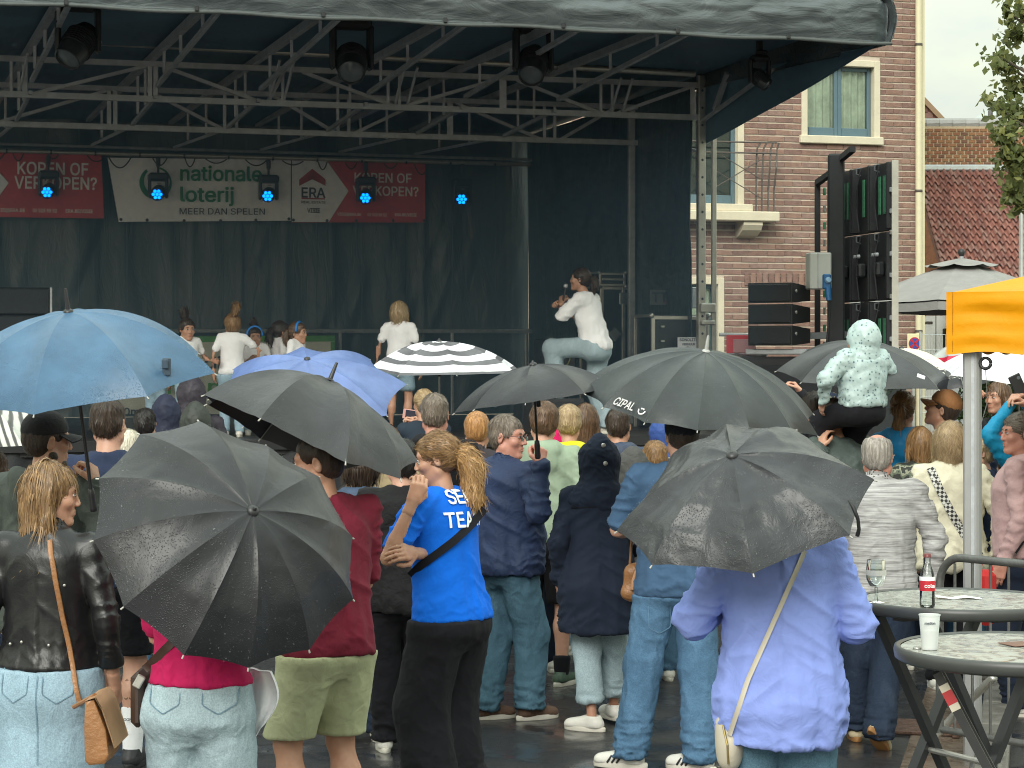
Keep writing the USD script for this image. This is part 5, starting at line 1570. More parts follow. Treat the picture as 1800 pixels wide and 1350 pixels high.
    # ---- the body
    def body_field(s, torso=True):
        f, k, up = Field(), s.k, s.up
        fe = s.sex == 'f'
        if torso:
            q = s.profile(-0.012)[1:]
            q[0] = (q[0][0], q[0][1] * 0.8, q[0][2] * 0.7, *q[0][3:])
            f.loft(q, 0.03)
        nk = (0.047 if fe else 0.056) * (k ** 0.5) * s.fat ** 0.4
        jaw = s.H((0, 0.0, -0.06))
        f.cap(s.neck0 - (0, 0, 0.03 * k), jaw, nk * 1.12, nk, 0.03)
        for i, sd in enumerate((-1, 1)):
            ar = (0.88 if fe else 1.0) * k * s.arm_r
            f.cap(up(0, -0.01, 1.42) + np.array([sd * 0.06 * k, 0, 0]), s.sho[i], 0.05 * k, 0.048 * ar, 0.03)
            f.cap(s.sho[i], s.elb[i], 0.047 * ar, 0.038 * ar, 0.02)
            m = s.elb[i] + (s.wri[i] - s.elb[i]) * 0.3
            f.cap(s.elb[i], m, 0.037 * ar, 0.0385 * ar, 0.015)
            f.cap(m, s.wri[i], 0.0385 * ar, 0.0255 * ar, 0.015)
            lr = k * s.fat ** 0.5 * (0.96 if fe else 1.0) * (1.0 if s.bare else 0.66)
            f.cap(s.hip[i], s.knee[i], 0.082 * lr, 0.054 * lr, 0.03)
            cv = s.knee[i] + (s.ank[i] - s.knee[i]) * 0.32
            back = np.array([0, -0.02 * k, 0])
            f.cap(s.knee[i], cv + back, 0.05 * lr, 0.057 * lr, 0.03)
            f.cap(cv + back, s.ank[i], 0.056 * lr, 0.035 * max(lr, 0.9 * k), 0.03)
            fw = s.fwd(i)
            f.cap(s.ank[i] - (0, 0, 0.03 * k), s.ank[i] + fw * 0.11 * k - (0, 0, 0.05 * k), 0.035 * k, 0.025 * k, 0.02)
        return f

    def fwd(s, i):
        y, p = s.toe[i]
        return rotz(-y) @ rotx(p) @ np.array([0, 1.0, 0])

    def hand_dirs(s, i):
        d = unit(s.wri[i] - s.elb[i])
        sd = (-1, 1)[i]
        palm = s.palms[i] if s.palms[i] is not None else (-sd, 0.1, 0.0)
        return d, palm

    def head_field(s, f):
        H, R, q = s.H, s.HR, s.hk
        E = lambda c, r, k=0.02, op=0: f.ell(H(c), np.asarray(r) * q, k * q, op, R)
        C = lambda a, b, ra, rb=None, k=0.02, op=0: f.cap(H(a), H(b), ra * q, (rb or ra) * q, k * q, op)
        fe = s.sex == 'f'
        E((0, -0.012, 0.035), (0.073, 0.092, 0.083), 0.02)
        E((0, 0.028, -0.03), (0.06, 0.062, 0.078), 0.03)
        jw = 0.050 if fe else 0.056
        C((-jw, -0.002, -0.06), (-0.015, 0.062, -0.103), 0.022, 0.018, 0.025)
        C((jw, -0.002, -0.06), (0.015, 0.062, -0.103), 0.022, 0.018, 0.025)
        E((0, 0.07, -0.103), (0.023, 0.02, 0.017), 0.018)
        C((-0.036, 0.066, 0.024), (0.036, 0.066, 0.024), 0.020, 0.020, 0.02)      # brow
        E((-0.04, 0.06, -0.026), (0.025, 0.025, 0.022), 0.02)
        E((0.04, 0.06, -0.026), (0.025, 0.025, 0.022), 0.02)
        E((-0.031, 0.093, 0.004), (0.017, 0.016, 0.011), 0.012, 1)                 # eye sockets
        E((0.031, 0.093, 0.004), (0.017, 0.016, 0.011), 0.012, 1)
        E((-0.031, 0.0735, 0.003), (0.0145, 0.0135, 0.013), 0.004)                # lids
        E((0.031, 0.0735, 0.003), (0.0145, 0.0135, 0.013), 0.004)
        C((0, 0.083, 0.016), (0, 0.103 if fe else 0.108, -0.031), 0.008, 0.0105 if fe else 0.012, 0.010)           # nose
        E((-0.011, 0.097, -0.036), (0.009, 0.011, 0.0075), 0.006)
        E((0.011, 0.097, -0.036), (0.009, 0.011, 0.0075), 0.006)
        E((0, 0.079, -0.066), (0.026, 0.017, 0.018), 0.012)                       # mouth
        C((-0.02, 0.092, -0.0665), (0.02, 0.092, -0.0665), 0.0028, 0.0028, 0.004, 1)
        E((0, 0.087, -0.0605), (0.019, 0.009, 0.0048), 0.005)
        E((0, 0.0865, -0.0735), (0.017, 0.0095, 0.0055), 0.005)
        for sd in (-1, 1):                                                         # ears
            Re = R @ rotz(-sd * 22) @ rotx(-12)
            f.ell(H((sd * 0.0775, -0.012, -0.006)), np.array((0.0085, 0.0195, 0.033)) * q, 0.006 * q, 0, Re)
            f.ell(H((sd * 0.087, -0.008, -0.004)), np.array((0.007, 0.010, 0.018)) * q, 0.006 * q, 1, Re)

    def body(s, face=False, head_res=None, res=None, eyes=True, lips=None, brows=None, beard=None):
        r1 = res or s.res(3.0, 0.015, 0.034)
        r2 = head_res or (s.res(1.0, 0.0045, 0.010) if face else s.res(1.6, 0.008, 0.016))
        f = s.body_field()
        for i in (0, 1):
            f.cap(s.wri[i], s.wri[i] + s.hand_dirs(i)[0] * 0.01, 0.026 * s.k, None, 0.01)
        zc = s.neck0 - (0, 0, 0.005 * s.k)
        a = f.cut(unit(s.H((0, 0, -0.06)) - s.neck0), zc).mesh(r1)
        g = Field()
        nk = (0.047 if s.sex == 'f' else 0.056) * (s.k ** 0.5) * s.fat ** 0.4
        g.cap(s.neck0 - (0, 0, 0.03 * s.k), s.H((0, 0.0, -0.06)), nk * 1.12, nk, 0.03)
        s.head_field(g)
        b = g.mesh(r2)
        meshes = [a, b]
        rh = s.res(0.8, 0.0045, 0.009)
        for i in (0, 1):
            if s.hands[i] is not None:
                hf = Field()
                d, palm = s.hand_dirs(i)
                hf.cap(s.wri[i] - d * 0.04, s.wri[i] + d * 0.01, 0.029 * s.k * s.arm_r * 0.93, 0.0245 * s.k, 0.01)
                hand_field(hf, s.wri[i], d, palm, s.k * 1.02, s.hands[i], thumb=(1 if i == 1 else -1))
                meshes.append(hf.mesh(rh))
        v = np.vstack([m[0] for m in meshes])
        off = np.cumsum([0] + [len(m[0]) for m in meshes[:-1]])
        ff = np.vstack([m[1] + o for m, o in zip(meshes, off)])
        bd = s.part('body', (v, ff), s.skin)
        if face:
            q = s.hk
            hn = lambda c: s.H(c)
            lc = np.asarray(SKIN[s.skin_name]) * ((0.9, 0.5, 0.5) if s.sex == 'f' else (0.92, 0.66, 0.62))
            lm = skin('lips_' + s.skin_name + s.sex, lc) if lips is None else skin('lips_' + lips[0], lips[1])
            lf = Field()
            lf.ell(hn((0, 0.0885, -0.0607)), np.array((0.0195, 0.009, 0.0046)) * q, 0.003, 0, s.HR).ell(hn((0, 0.088, -0.0733)), np.array((0.0175, 0.0093, 0.0052)) * q, 0.002, 0, s.HR)
            lf.cap(hn((-0.02, 0.096, -0.0667)), hn((0.02, 0.096, -0.0667)), 0.0022 * q, None, 0.003, 1)
            s.part('lips', lf.mesh(0.0028), lm)
            for sd in (-1, 1):
                if eyes:
                    e = trimesh.creation.icosphere(2, 1.0)
                    ev = np.array(e.vertices) * np.array((0.0128, 0.0105, 0.0066)) * q
                    ey = s.part('eye', (ev @ s.HR.T + hn((sd * 0.031, 0.0815, 0.003)), np.array(e.faces)), plain('eye_white', (0.62, 0.58, 0.55), 0.2, var=0.02))
                    pv = np.array(e.vertices) * np.array((0.0058, 0.0035, 0.0058)) * q
                    s.part('pupil', (pv @ s.HR.T + hn((sd * 0.031, 0.0905, 0.003)), np.array(e.faces)), plain('eye_dark', (0.035, 0.022, 0.015), 0.1, var=0.02), parent=ey)
                    s.part('lashes', MB().tube([hn((sd * (0.031 - 0.0145), 0.0885, 0.004)), hn((sd * 0.031, 0.0932, 0.0105)), hn((sd * (0.031 + 0.0155), 0.0845, 0.0055))], np.array([0.0009, 0.0018, 0.0012]) * q, 5), plain('lash_dark', (0.02, 0.014, 0.011), 0.6))
                bc = HAIRC[brows or 'brown'][0]
                s.part('eyebrow', MB().tube([hn((sd * 0.013, 0.0895, 0.0205)), hn((sd * 0.03, 0.0905, 0.0262)), hn((sd * 0.049, 0.0765, 0.021))], np.array([0.0032, 0.0034, 0.0014]) * q, 6), plain('brow_' + (brows or 'brown'), bc, 0.7))
        if beard:
            bf = Field()
            bf.cap(s.H((-0.054, 0.0, -0.062)), s.H((-0.012, 0.066, -0.103)), 0.027 * s.hk, 0.0235 * s.hk, 0.02)
            bf.cap(s.H((0.054, 0.0, -0.062)), s.H((0.012, 0.066, -0.103)), 0.027 * s.hk, 0.0235 * s.hk, 0.02)
            m = bf.mesh(r2)
            s.part('beard', (crease(m[0], m[1], 0.0015, (60, 60, 60), s.seed, False), m[1]), hairm('beard_' + beard, *HAIRC[beard], 200, 200))
        return s

    # ---- clothes
    def profile(s, off, hem=None, top=None, straight=0.0, flare=0.0, chest=0.0, belly=0.0):
        """Sections of the trunk, off metres outside the body."""
        fe = s.sex == 'f'
        k, fa = s.k, s.fat
        P = [(0.74, .168, .118, -.012), (0.86, .182, .13, -.02), (0.96, .172, .118, -.012), (1.07, .148, .105, 0.0), (1.18, .142, .106, .005), (1.30, .154, .114, .008), (1.39, .150, .096, -.005), (1.45, .105, .075, -.012), (1.49, .062, .06, -.012)] if fe else \
            [(0.74, .168, .118, -.01), (0.86, .178, .125, -.012), (0.96, .172, .118, -.006), (1.07, .157, .110, 0.0), (1.18, .162, .115, .0), (1.30, .175, .120, .002), (1.39, .172, .104, -.01), (1.45, .115, .078, -.015), (1.49, .066, .062, -.015)]
        out = []
        wmax = max(p[1] for p in P if p[0] > 1.1)
        for z, a, b, y in P:
            if straight and z < 1.3:
                a = a + straight * max(0, wmax - a)
                b = b + straight * max(0, 0.124 - b)
            fl = flare * max(0, 1.2 - z)
            bl = belly * math.exp(-((z - 1.05) / 0.16) ** 2)
            tap = 1.0 if z < 1.4 else 0.4
            c = s.up(0, y, z)
            out.append((c[2], a * k * fa + off * tap + fl, b * k * fa + off * tap + fl * 0.8 + bl + chest * math.exp(-((z - 1.3) / .1) ** 2), c[0], c[1] + bl * 0.6))
        if hem is not None:
            hz = hem * k
            lo = out[0]
            if hz < lo[0]:
                out = [(hz, lo[1] + flare * (lo[0] - hz), lo[2] + flare * 0.8 * (lo[0] - hz), 0, lo[4])] + out
        return out

    def top(s, m, hem=0.86, off=0.018, sleeve=1.0, sl=0.016, straight=0.5, flare=0.0, fold=0.012, name='shirt', collar=0.0, hood=None, hood_m=None, chest=0.0, belly=0.0, cuff=0.0, fsc=(9, 9, 4), res=None, neck=0.0, tilt=None, slim=0.75):
        f, k = Field(), s.k
        off, sl, straight = off * slim, sl * slim, straight * (0.6 if slim < 1 else 1)
        f.loft(s.profile(off, hem - 0.04, None, straight, flare, chest, belly), 0.03)
        for i, sd in enumerate((-1, 1)):
            ar = k * s.arm_r * (0.9 if s.sex == 'f' else 1.0)
            base = s.up(0, -0.012, 1.425) + np.array([sd * 0.07 * k, 0, 0.0])
            f.cap(base, s.sho[i] + (0, 0, -0.008), 0.06 * k + off * 0.4, 0.05 * ar + sl * 0.55, 0.045)
            if sleeve > 0:
                t1 = min(1.0, sleeve / 0.5)
                e = s.sho[i] + (s.elb[i] - s.sho[i]) * t1
                m_ = s.sho[i] + (e - s.sho[i]) * 0.4
                r0, r1 = 0.05 * ar + sl * 0.7, 0.042 * ar + sl * (0.85 + 0.3 * (sleeve < 0.6))
                f.cap(s.sho[i], m_, r0, (r0 + r1) / 2, 0.03)
                f.cap(m_, e, (r0 + r1) / 2, r1, 0.012)
                if sleeve > 0.5:
                    t2 = (sleeve - 0.5) / 0.5
                    w = s.elb[i] + (s.wri[i] - s.elb[i]) * t2 * 0.97
                    f.cap(s.elb[i], w, 0.041 * ar + sl * 0.85, 0.029 * ar + sl * (0.6 - cuff) + 0.004, 0.012)
        if collar:
            c = s.neck0 + (0, 0.005, 0.012 * k)
            up_ = unit(s.H((0, 0, -.05)) - s.neck0)
            f.cap(c - up_ * 0.02 * k, c + up_ * collar * k, 0.072 * k * s.fat ** .4, 0.066 * k * s.fat ** .4, 0.015)
            f.cap(c + up_ * collar * 0.5 * k, c + up_ * (collar + 0.1) * k, 0.058 * k, 0.058 * k, 0.006, 1)
        if hood == 'down':
            c = s.neck0
            for t in np.linspace(-1.25, 1.25, 7):
                a, b = t, t + 2.5 / 6
                pt = lambda q: c + np.array([math.sin(q) * 0.095, -math.cos(q) * 0.085 - 0.01, 0.012 + 0.035 * (1 - math.cos(q)) * 0.5]) * k
                if t < 1.2:
                    f.cap(pt(a), pt(b), 0.042 * k, None, 0.03)
            f.ell(c + np.array([0, -0.105, -0.06]) * k, np.array((0.1, 0.05, 0.09)) * k, 0.04)
            f.cap(c + (0, 0.02 * k, 0.02 * k), c + (0, 0.03 * k, 0.14 * k), 0.062 * k, 0.07 * k, 0.01, 1)
        if neck:
            f.cap(s.neck0 + (0, 0.03 * k, 0), s.neck0 + (0, 0.05 * k, 0.12 * k), neck * k, neck * 1.2 * k, 0.008, 1)
        hz = hem * k
        f.cut(tilt or (0, 0, -1), (0, 0, hz))
        v, ff = f.mesh(res or s.res(1.7, 0.0085, 0.022))
        v = drape(v, ff, fold, k, s.seed % 97)
        s.verts['top'] = v
        s.hemz = hz
        return s.part(name, (v, ff), m)

    def trousers(s, m, hem=0.06, off=0.012, knee=0.062, ankle=0.055, thigh=0.09, fold=0.007, name='trousers', waist=0.97, res=None, fsc=(9, 9, 4)):
        f, k = Field(), s.k
        fa = s.fat ** 0.5
        w = waist - 0.96
        p = [q for q in s.profile(off) if q[0] <= s.up(0, 0, waist + 0.06)[2]]
        q0 = p[0]
        p[0] = (q0[0] + 0.03 * k, q0[1] * 0.72, q0[2] * 0.62, q0[3], q0[4])
        f.loft(p, 0.04)
        for i in (0, 1):
            f.cap(s.hip[i] + (0, -0.012, -0.045 * k), s.knee[i], thigh * k * fa + off, knee * k * fa + off, 0.06 if i == 0 else 0.025)
            e = s.ank[i] - (0, 0, 0.02 * k)
            f.cap(s.knee[i], e, knee * k * fa + off, ankle * k + off * 0.6, 0.035)
        zt = min(s.up(0, 0, waist)[2], getattr(s, 'hemz', 9) + 0.003)
        if max(s.knee[0][2], s.knee[1][2]) < zt - 0.15:
            f.cut((0, 0, 1), (0, 0, zt))
        else:
            f.ops = []
            f.loft([q for q in p if q[0] <= s.hip[0][2] + 0.09], 0.04)
            for i in (0, 1):
                f.cap(s.hip[i], s.knee[i], thigh * k * fa + off, knee * k * fa + off, 0.05)
                f.cap(s.knee[i], s.ank[i] - (0, 0, 0.02 * k), knee * k * fa + off, ankle * k + off * 0.6, 0.035)
        if hem > 0.2:
            f.cut((0, 0, -1), (0, 0, hem * k))
        else:
            f.cut((0, 0, -1), (0, 0, max(hem * k, 0.02)))
        v, ff = f.mesh(res or s.res(1.9 if s.sc > 295 else 2.5, 0.010, 0.03))
        v = crease(v, ff, fold, fsc, s.seed + 3)
        low = np.clip((0.32 * k - v[:, 2]) / (0.25 * k), 0, 1) * (hem < 0.2)
        rn = fbm(v * np.array((9, 9, 34)) + s.seed, 2, 5)
        v = v + vnormals(v, ff) * (low * 0.022 * (np.maximum(1 - np.abs(2 * rn - 1) * 2.6, 0) - 0.3))[:, None]
        s.verts['bottom'] = v
        return s.part(name, (v, ff), m)

    def skirt(s, m, hem=0.3, off=0.012, flare=0.05, fold=0.006, waist=1.0, name='skirt'):
        f = Field()
        f.loft([q for q in s.profile(off, hem - 0.02, None, 0.1, flare) if q[0] <= s.up(0, 0, waist + .07)[2]], 0.03)
        f.cut((0, 0, 1), (0, 0, min(s.up(0, 0, waist)[2], getattr(s, 'hemz', 9) + 0.003))).cut((0, 0, -1), (0, 0, hem * s.k))
        v, ff = f.mesh(s.res(1.7, 0.009, 0.018))
        v = crease(v, ff, fold, (7, 7, 3), s.seed)
        s.verts['bottom'] = v
        return s.part(name, (v, ff), m)

    def shoes(s, m, sole_m, high=0.0, name='shoe', bulk=1.0, stripes=None):
        k = s.k
        out = []
        for i in (0, 1):
            fw = s.fwd(i)
            y, pt = s.toe[i]
            R = rotz(-y) @ rotx(pt)
            A = s.ank[i]
            L = lambda p: A + R @ (np.asarray(p, float) * k)
            f = Field()
            f.cap(L((0, -0.035, -0.045)), L((0, 0.15, -0.052)), 0.038 * k * bulk, 0.035 * k * bulk, 0.02, flat=(R @ (0, 0, 1.0), 1.1))
            f.cap(L((0, -0.02, -0.03)), L((0, -0.012, 0.0 + high)), 0.039 * k * bulk, 0.042 * k * bulk, 0.03)
            f.cap(L((0, 0.01, -0.02)), L((0, 0.12, -0.05)), 0.036 * k * bulk, 0.03 * k * bulk, 0.03)
            up_ = R @ np.array([0, 0, 1.0])
            f.cap(L((0, -0.01, high + 0.0)), L((0, -0.01, high + 0.08)), 0.034 * k, 0.04 * k, 0.004, 1)
            f.cut(-up_, L((0, 0, -0.066)))
            f.cut(up_, L((0, 0, 0.012 + high)))
            v, ff = f.mesh(s.res(1.3, 0.006, 0.014))
            sh = s.part(name, (v, ff), m)
            ang = np.linspace(0, 2 * math.pi, 29)[:-1]
            ox, oy = 0.043 * bulk * np.cos(ang), 0.048 + np.sin(ang) * 0.135
            ox = ox * (1 - 0.12 * (np.sin(ang) < 0)) 
            rings = [np.stack([ox * q, 0.048 + (oy - 0.048) * q, np.full(28, z)], -1) for q, z in ((0.96, -0.086), (1.02, -0.082), (1.03, -0.062), (0.99, -0.056))]
            V = np.vstack(rings + [np.array([[0, 0.048, -0.086], [0, 0.048, -0.056]])])
            F_f = [[r * 28 + j, r * 28 + (j + 1) % 28, (r + 1) * 28 + (j + 1) % 28, (r + 1) * 28 + j] for r in range(3) for j in range(28)]
            T = [[a, b, c] for a, b, c, d in F_f] + [[a, c, d] for a, b, c, d in F_f] + [[112, (j + 1) % 28, j] for j in range(28)] + [[113, 84 + j, 84 + (j + 1) % 28] for j in range(28)]
            s.part('sole', (np.array([L(p) for p in V]), np.array(T)), sole_m, 40, parent=sh)
            if high == 0 and s.sc > 250:
                lc = MB()
                for q in range(4):
                    yy = 0.045 + q * 0.022
                    zz = -0.006 - q * 0.0085
                    lc.tube([L((-0.024, yy, zz - 0.008)), L((0, yy + 0.004, zz + 0.0025)), L((0.024, yy, zz - 0.008))], 0.0032 * k, 5)
                s.part('laces', lc, sole_m, True, parent=sh)
            if stripes is not None:
                for sd in (-1, 1):
                    for q in range(3):
                        y0 = 0.035 + q * 0.024
                        P = [L((sd * (0.0425 - 0.001 * q) * bulk, y0 + 0.022, -0.057)), L((sd * 0.043 * bulk * 0.97, y0 + 0.01, -0.04)), L((sd * 0.035 * bulk, y0, -0.022))]
                        s.part('stripe', MB().tube(P, [0.0055 * k, 0.0055 * k, 0.0045 * k], 6), stripes, parent=sh)
            out.append(sh)
        return out

    def socks(s, m, top=0.28):
        for i in (0, 1):
            f = Field()
            d = s.knee[i] - s.ank[i]
            t = top * s.k / np.linalg.norm(d)
            f.cap(s.ank[i] - (0, 0, .01), s.ank[i] + d * t + (0, -0.006, 0), 0.045 * s.k, 0.057 * s.k, 0.02)
            f.cut(unit(d), s.ank[i] + d * t)
            v, ff = f.mesh(s.res(1.2, 0.006, 0.012))
            s.part('sock', (v, ff), m)

    def hair(s, kind, col, length=0.2, vol=0.0, n=None, part_x=0.0, seed=0, tail=None, wave=0.0, tcol=None, tr=1.0):
        H, q, R = s.H, s.hk, s.HR
        f = Field()
        E = lambda c, r, k=0.02, op=0: f.ell(H(c), np.asarray(r) * q, k * q, op, R)
        C = lambda a, b, ra, rb=None, k=0.02, op=0: f.cap(H(a), H(b), ra * q, (ra if rb is None else rb) * q, k * q, op)
        t = (0.008 if kind in ('short', 'bald', 'crop') else 0.011) + vol
        E((0, -0.014, 0.036), (0.074 + t, 0.093 + t, 0.084 + t))
        E((0, -0.042, -0.015), (0.062 + t * 0.7, 0.053 + t * 0.7, 0.06), 0.03)
        if kind in ('long', 'bob', 'wavy'):
            for sd in (-1, 1):
                C((sd * 0.062, -0.015, 0.03), (sd * 0.075, -0.012, 0.02 - length * 0.55), 0.034 + vol, 0.03 + vol, 0.03)
                C((sd * 0.075, -0.012, 0.02 - length * 0.55), (sd * 0.078, -0.02, 0.02 - length), 0.03 + vol, 0.012, 0.03)
                C((sd * 0.035, -0.065, 0.0), (sd * 0.045, -0.075, 0.02 - length), 0.045 + vol, 0.022, 0.03)
            C((0, -0.075, 0.0), (0, -0.085, 0.0 - length), 0.05 + vol, 0.02, 0.03)
        fy = 0.125
        E((0, fy + 0.015, -0.045), (0.078, 0.09 if kind != 'bald' else 0.105, 0.118), 0.012, 1)      # face opening
        for sd in (-1, 1):
            E((sd * 0.085, 0.075, -0.05), (0.04, 0.052 if kind not in ('long', 'wavy', 'bob') else 0.04, 0.085), 0.01, 1)
        if kind in ('short', 'bald', 'pony', 'bun', 'crop'):
            for sd in (-1, 1):
                E((sd * 0.088, 0.014, -0.035), (0.03, 0.036, 0.045), 0.012, 1)               # around the ears
            f.cut(R @ unit((0, -0.25, -1)), H((0, -0.06, -0.066)))
        if kind == 'bald':
            E((0, 0.03, 0.13), (0.066, 0.105, 0.06), 0.02, 1)
        v, ff = f.mesh(s.res(1.2, 0.006, 0.012))
        d2h = lambda p: ((p - s.headc) @ R) / q
        lp = d2h(v)
        ang = np.arctan2(lp[:, 0] - part_x, lp[:, 1])
        nz_ = noise(np.stack([ang * 9, lp[:, 2] * 14, lp[:, 1] * 14], -1), seed) - 0.5
        n2_ = noise(lp * 26 + seed, 4) - 0.5
        v = v + vnormals(v, ff) * (((0.010 if kind != 'crop' else 0.003) * nz_ + (0.011 if kind not in ('crop', 'bald') else 0.003) * n2_) * q)[:, None]
        meshes = [(v, ff)]
        crown = np.array([part_x, -0.045, 0.12])
        if kind in ('pony', 'bun'):
            gath = np.array(tail[0]) if tail else np.array([0, -0.115, 0.03])
            flow = lambda p: (gath - d2h(p)) @ R.T
        elif kind in ('long', 'bob', 'wavy'):
            flow = lambda p: (np.array([0, 0, -1.0]) * 1.0 + (d2h(p) - crown) * np.array([1, 1, 0]) * np.clip((d2h(p)[:, 2:3] - 0.03) * 60, 0, 6)) @ R.T
        else:
            flow = lambda p: ((d2h(p) - crown) * np.array([1, 1.0, 1.0]) + np.array([0, 0.0, -0.05])) @ R.T
        cv = lambda p: 4.9 / q * np.clip((d2h(p)[:, 2] + 0.05) * 14, 0.0 if kind in ('long', 'bob', 'wavy') else 0.8, 1)
        n = int(1.5 * n) if n is not None else int(np.clip(s.sc * 3.4, 450, 1900))
        ln = {'short': 0.035, 'bald': 0.018, 'crop': 0.016, 'pony': 0.08, 'bun': 0.06}.get(kind, 0.14)
        wd = max(0.0024, 0.85 / s.sc) * 0.7
        hm = s.part('hair', meshes[0], hairm('hair_' + col, *HAIRC[col]))
        if n:
            s.part('locks', tufts(v, ff, flow, n, ln * q, wd * (1.5 if kind not in ('bald', 'crop') else 0.9), s.seed + seed, 0.9 if kind in ('short', 'wavy') else 0.12, wave, 0.2 if kind in ('short', 'bald', 'crop') else 0.06, cv), hair_strand_mat(col), parent=hm)
        if kind in ('pony', 'bun') and tail:
            tf = Field()
            pts = [np.asarray(p, float) for p in tail]
            radii = [0.02] + [0.034 + 0.004 * math.sin(i * 2.0) for i in range(len(pts) - 2)] + [0.012]
            for a, b, ra, rb in zip(pts[:-1], pts[1:], radii[:-1], radii[1:]):
                C_ = tf.cap(H(a), H(b), ra * q * tr, rb * q * tr, 0.02)
            tv, tff = tf.mesh(s.res(1.1, 0.006, 0.01))
            tv = crease(tv, tff, 0.012, (45, 45, 14), s.seed)
            tcol = tcol or col
            tl = s.part('ponytail', (tv, tff), hairm('hair_' + tcol, *HAIRC[tcol]))
            dirs = np.gradient(np.array([H(p) for p in pts]), axis=0)
            HP = np.array([H(p) for p in pts])
            fl2 = lambda p: dirs[np.argmin(((p[:, None] - HP[None]) ** 2).sum(-1), 1)] * 8
            s.part('locks', tufts(tv, tff, fl2, max(200, n // 2), 0.09 * q, wd * 1.5, s.seed + 9, 0.3, wave, 0.05), hair_strand_mat(tcol), parent=tl)
            s.part('hair_band', MB().lathe([(0.016, -0.008), (0.026, -0.005), (0.026, 0.005), (0.016, 0.008)], H(pts[0] * 0.65 + pts[1] * 0.35), H(pts[1]) - H(pts[0]), 12), plain('hair_band', (0.12, 0.07, 0.06), 0.6), 40, parent=tl)
        return hm

    def cap_hat(s, m, brim_m=None, name='cap', mark=None, back=False):
        f = Field()
        q, R = s.hk, s.HR
        f.ell(s.H((0, -0.01, 0.05)), np.array((0.086, 0.106, 0.09)) * q, 0.02, 0, R)
        f.cut(R @ unit((0, 0.10, -1)), s.H((0, 0, 0.03)))
        v, ff = f.mesh(s.res(1.0, 0.005, 0.01))
        hat = s.part(name, (v, ff), m)
        # curved peak
        P = np.zeros((13, 7, 3))
        for i, a in enumerate(np.linspace(-1.15, 1.15, 13)):
            for j, t in enumerate(np.linspace(0, 1, 7)):
                rx, ry = 0.082 * math.sin(a), 0.098 * math.cos(a)
                P[i, j] = s.H((rx * (1 + 0.05 * t), ry - 0.01 + t * 0.075 * math.cos(a * 0.75) ** 0.6, 0.036 - t * 0.016 - 0.022 * (math.sin(a) ** 2) * (0.4 + t)))
        s.part('peak', MB().sheet(P, 0.005, R @ (0, 0, -1.0)), brim_m or m, True, parent=hat)
        s.part('button', MB().lathe([(0, 0.006), (0.007, 0.004), (0.009, 0)], s.H((0, -0.01, 0.138)), R @ (0, 0, 1.0), 8), m, True, parent=hat)
        return hat

    def beanie(s, m):
        f = Field()
        q, R = s.hk, s.HR
        f.ell(s.H((0, -0.015, 0.045)), np.array((0.088, 0.107, 0.096)) * q, 0.02, 0, R)
        f.cut(R @ unit((0, 0.1, -1)), s.H((0, 0, 0.0)))
        v, ff = f.mesh(s.res(1.0, 0.005, 0.01))
        return s.part('beanie', (crease(v, ff, 0.003, (30, 30, 30), s.seed), ff), m)

    def hood_up(s, m, point=0.02, name='hood', open_=0.9, drop=0.16, fold=0.01, w=1.0):
        f = Field()
        q, R = s.hk, s.HR
        f.ell(s.H((0, -0.02, 0.03)), np.array((0.104 * w, 0.122, 0.112)) * q, 0.03, 0, R)
        f.ell(s.H((0, -0.045, 0.085)), np.array((0.055, 0.07, 0.06 + point)) * q, 0.05, 0, R)
        f.cap(s.H((0, -0.035, 0.0)), s.neck0 + (0, -0.02 * s.k, 0), 0.098 * q * w, 0.1 * s.k * w, 0.05)
        f.ell(s.neck0 + (0, -0.025 * s.k, -0.045 * s.k), np.array((0.175 * w, 0.112, 0.1)) * s.k, 0.07)
        f.ell(s.H((0, 0.14, -0.01)), np.array((0.07 * open_, 0.105, 0.1)) * q, 0.02, 1, R)
        f.cut((0, 0, -1), s.neck0 - (0, 0, (drop + 0.06) * s.k))
        v, ff = f.mesh(s.res(1.5, 0.007, 0.014))
        v = crease(v, ff, fold, (11, 11, 11), s.seed + 1)
        s.verts['hood'] = v
        return s.part(name, (v, ff), m)

    def glasses(s, m, lens=None, arms_only=False):
        H, q = s.H, s.hk
        g = MB()
        for sd in (-1, 1):
            ring = [H((sd * 0.031 + 0.0225 * math.cos(a), 0.1035, 0.0 + 0.017 * math.sin(a))) for a in np.linspace(0, 2 * math.pi, 17)]
            g.tube(ring, 0.0017 * q, 5, caps=False)
            g.tube([H((sd * 0.053, 0.1025, 0.005)), H((sd * 0.077, 0.08, 0.007)), H((sd * 0.083, 0.0, 0.006)), H((sd * 0.083, -0.018, -0.008))], 0.002 * q, 5)
        g.tube([H((-0.009, 0.105, 0.004)), H((0, 0.107, 0.006)), H((0.009, 0.105, 0.004))], 0.0016 * q, 5)
        gl = s.part('glasses', g, m)
        for sd in (-1, 1):
            s.part('lens', MB().lathe([(0.0, 0.001), (0.0215, 0.0)], H((sd * 0.031, 0.1035, 0)), s.HR @ (0, 1.0, 0), 16), glass, True, parent=gl)

    # ---- things that lie on the clothes
    def lay(s, P, which=('top',), axis=None, gap=0.006):
        """Moves figure-space points along axis until they lie on the clothes (nearest vertex in the plane across the axis)."""
        from scipy.spatial import cKDTree
        V = np.vstack([s.verts[w] for w in which if w in s.verts])
        ax = unit(axis if axis is not None else (0, -1, 0))
        a, b = frame(ax)
        c = V @ ax
        mid = np.median(c)
        keep = c > mid - 0.02
        V, c = V[keep], c[keep]
        tr = cKDTree(np.stack([V @ a, V @ b], -1))
        P = np.asarray(P, float)
        q = np.stack([P @ a, P @ b], -1)
        d, i = tr.query(q, k=8)
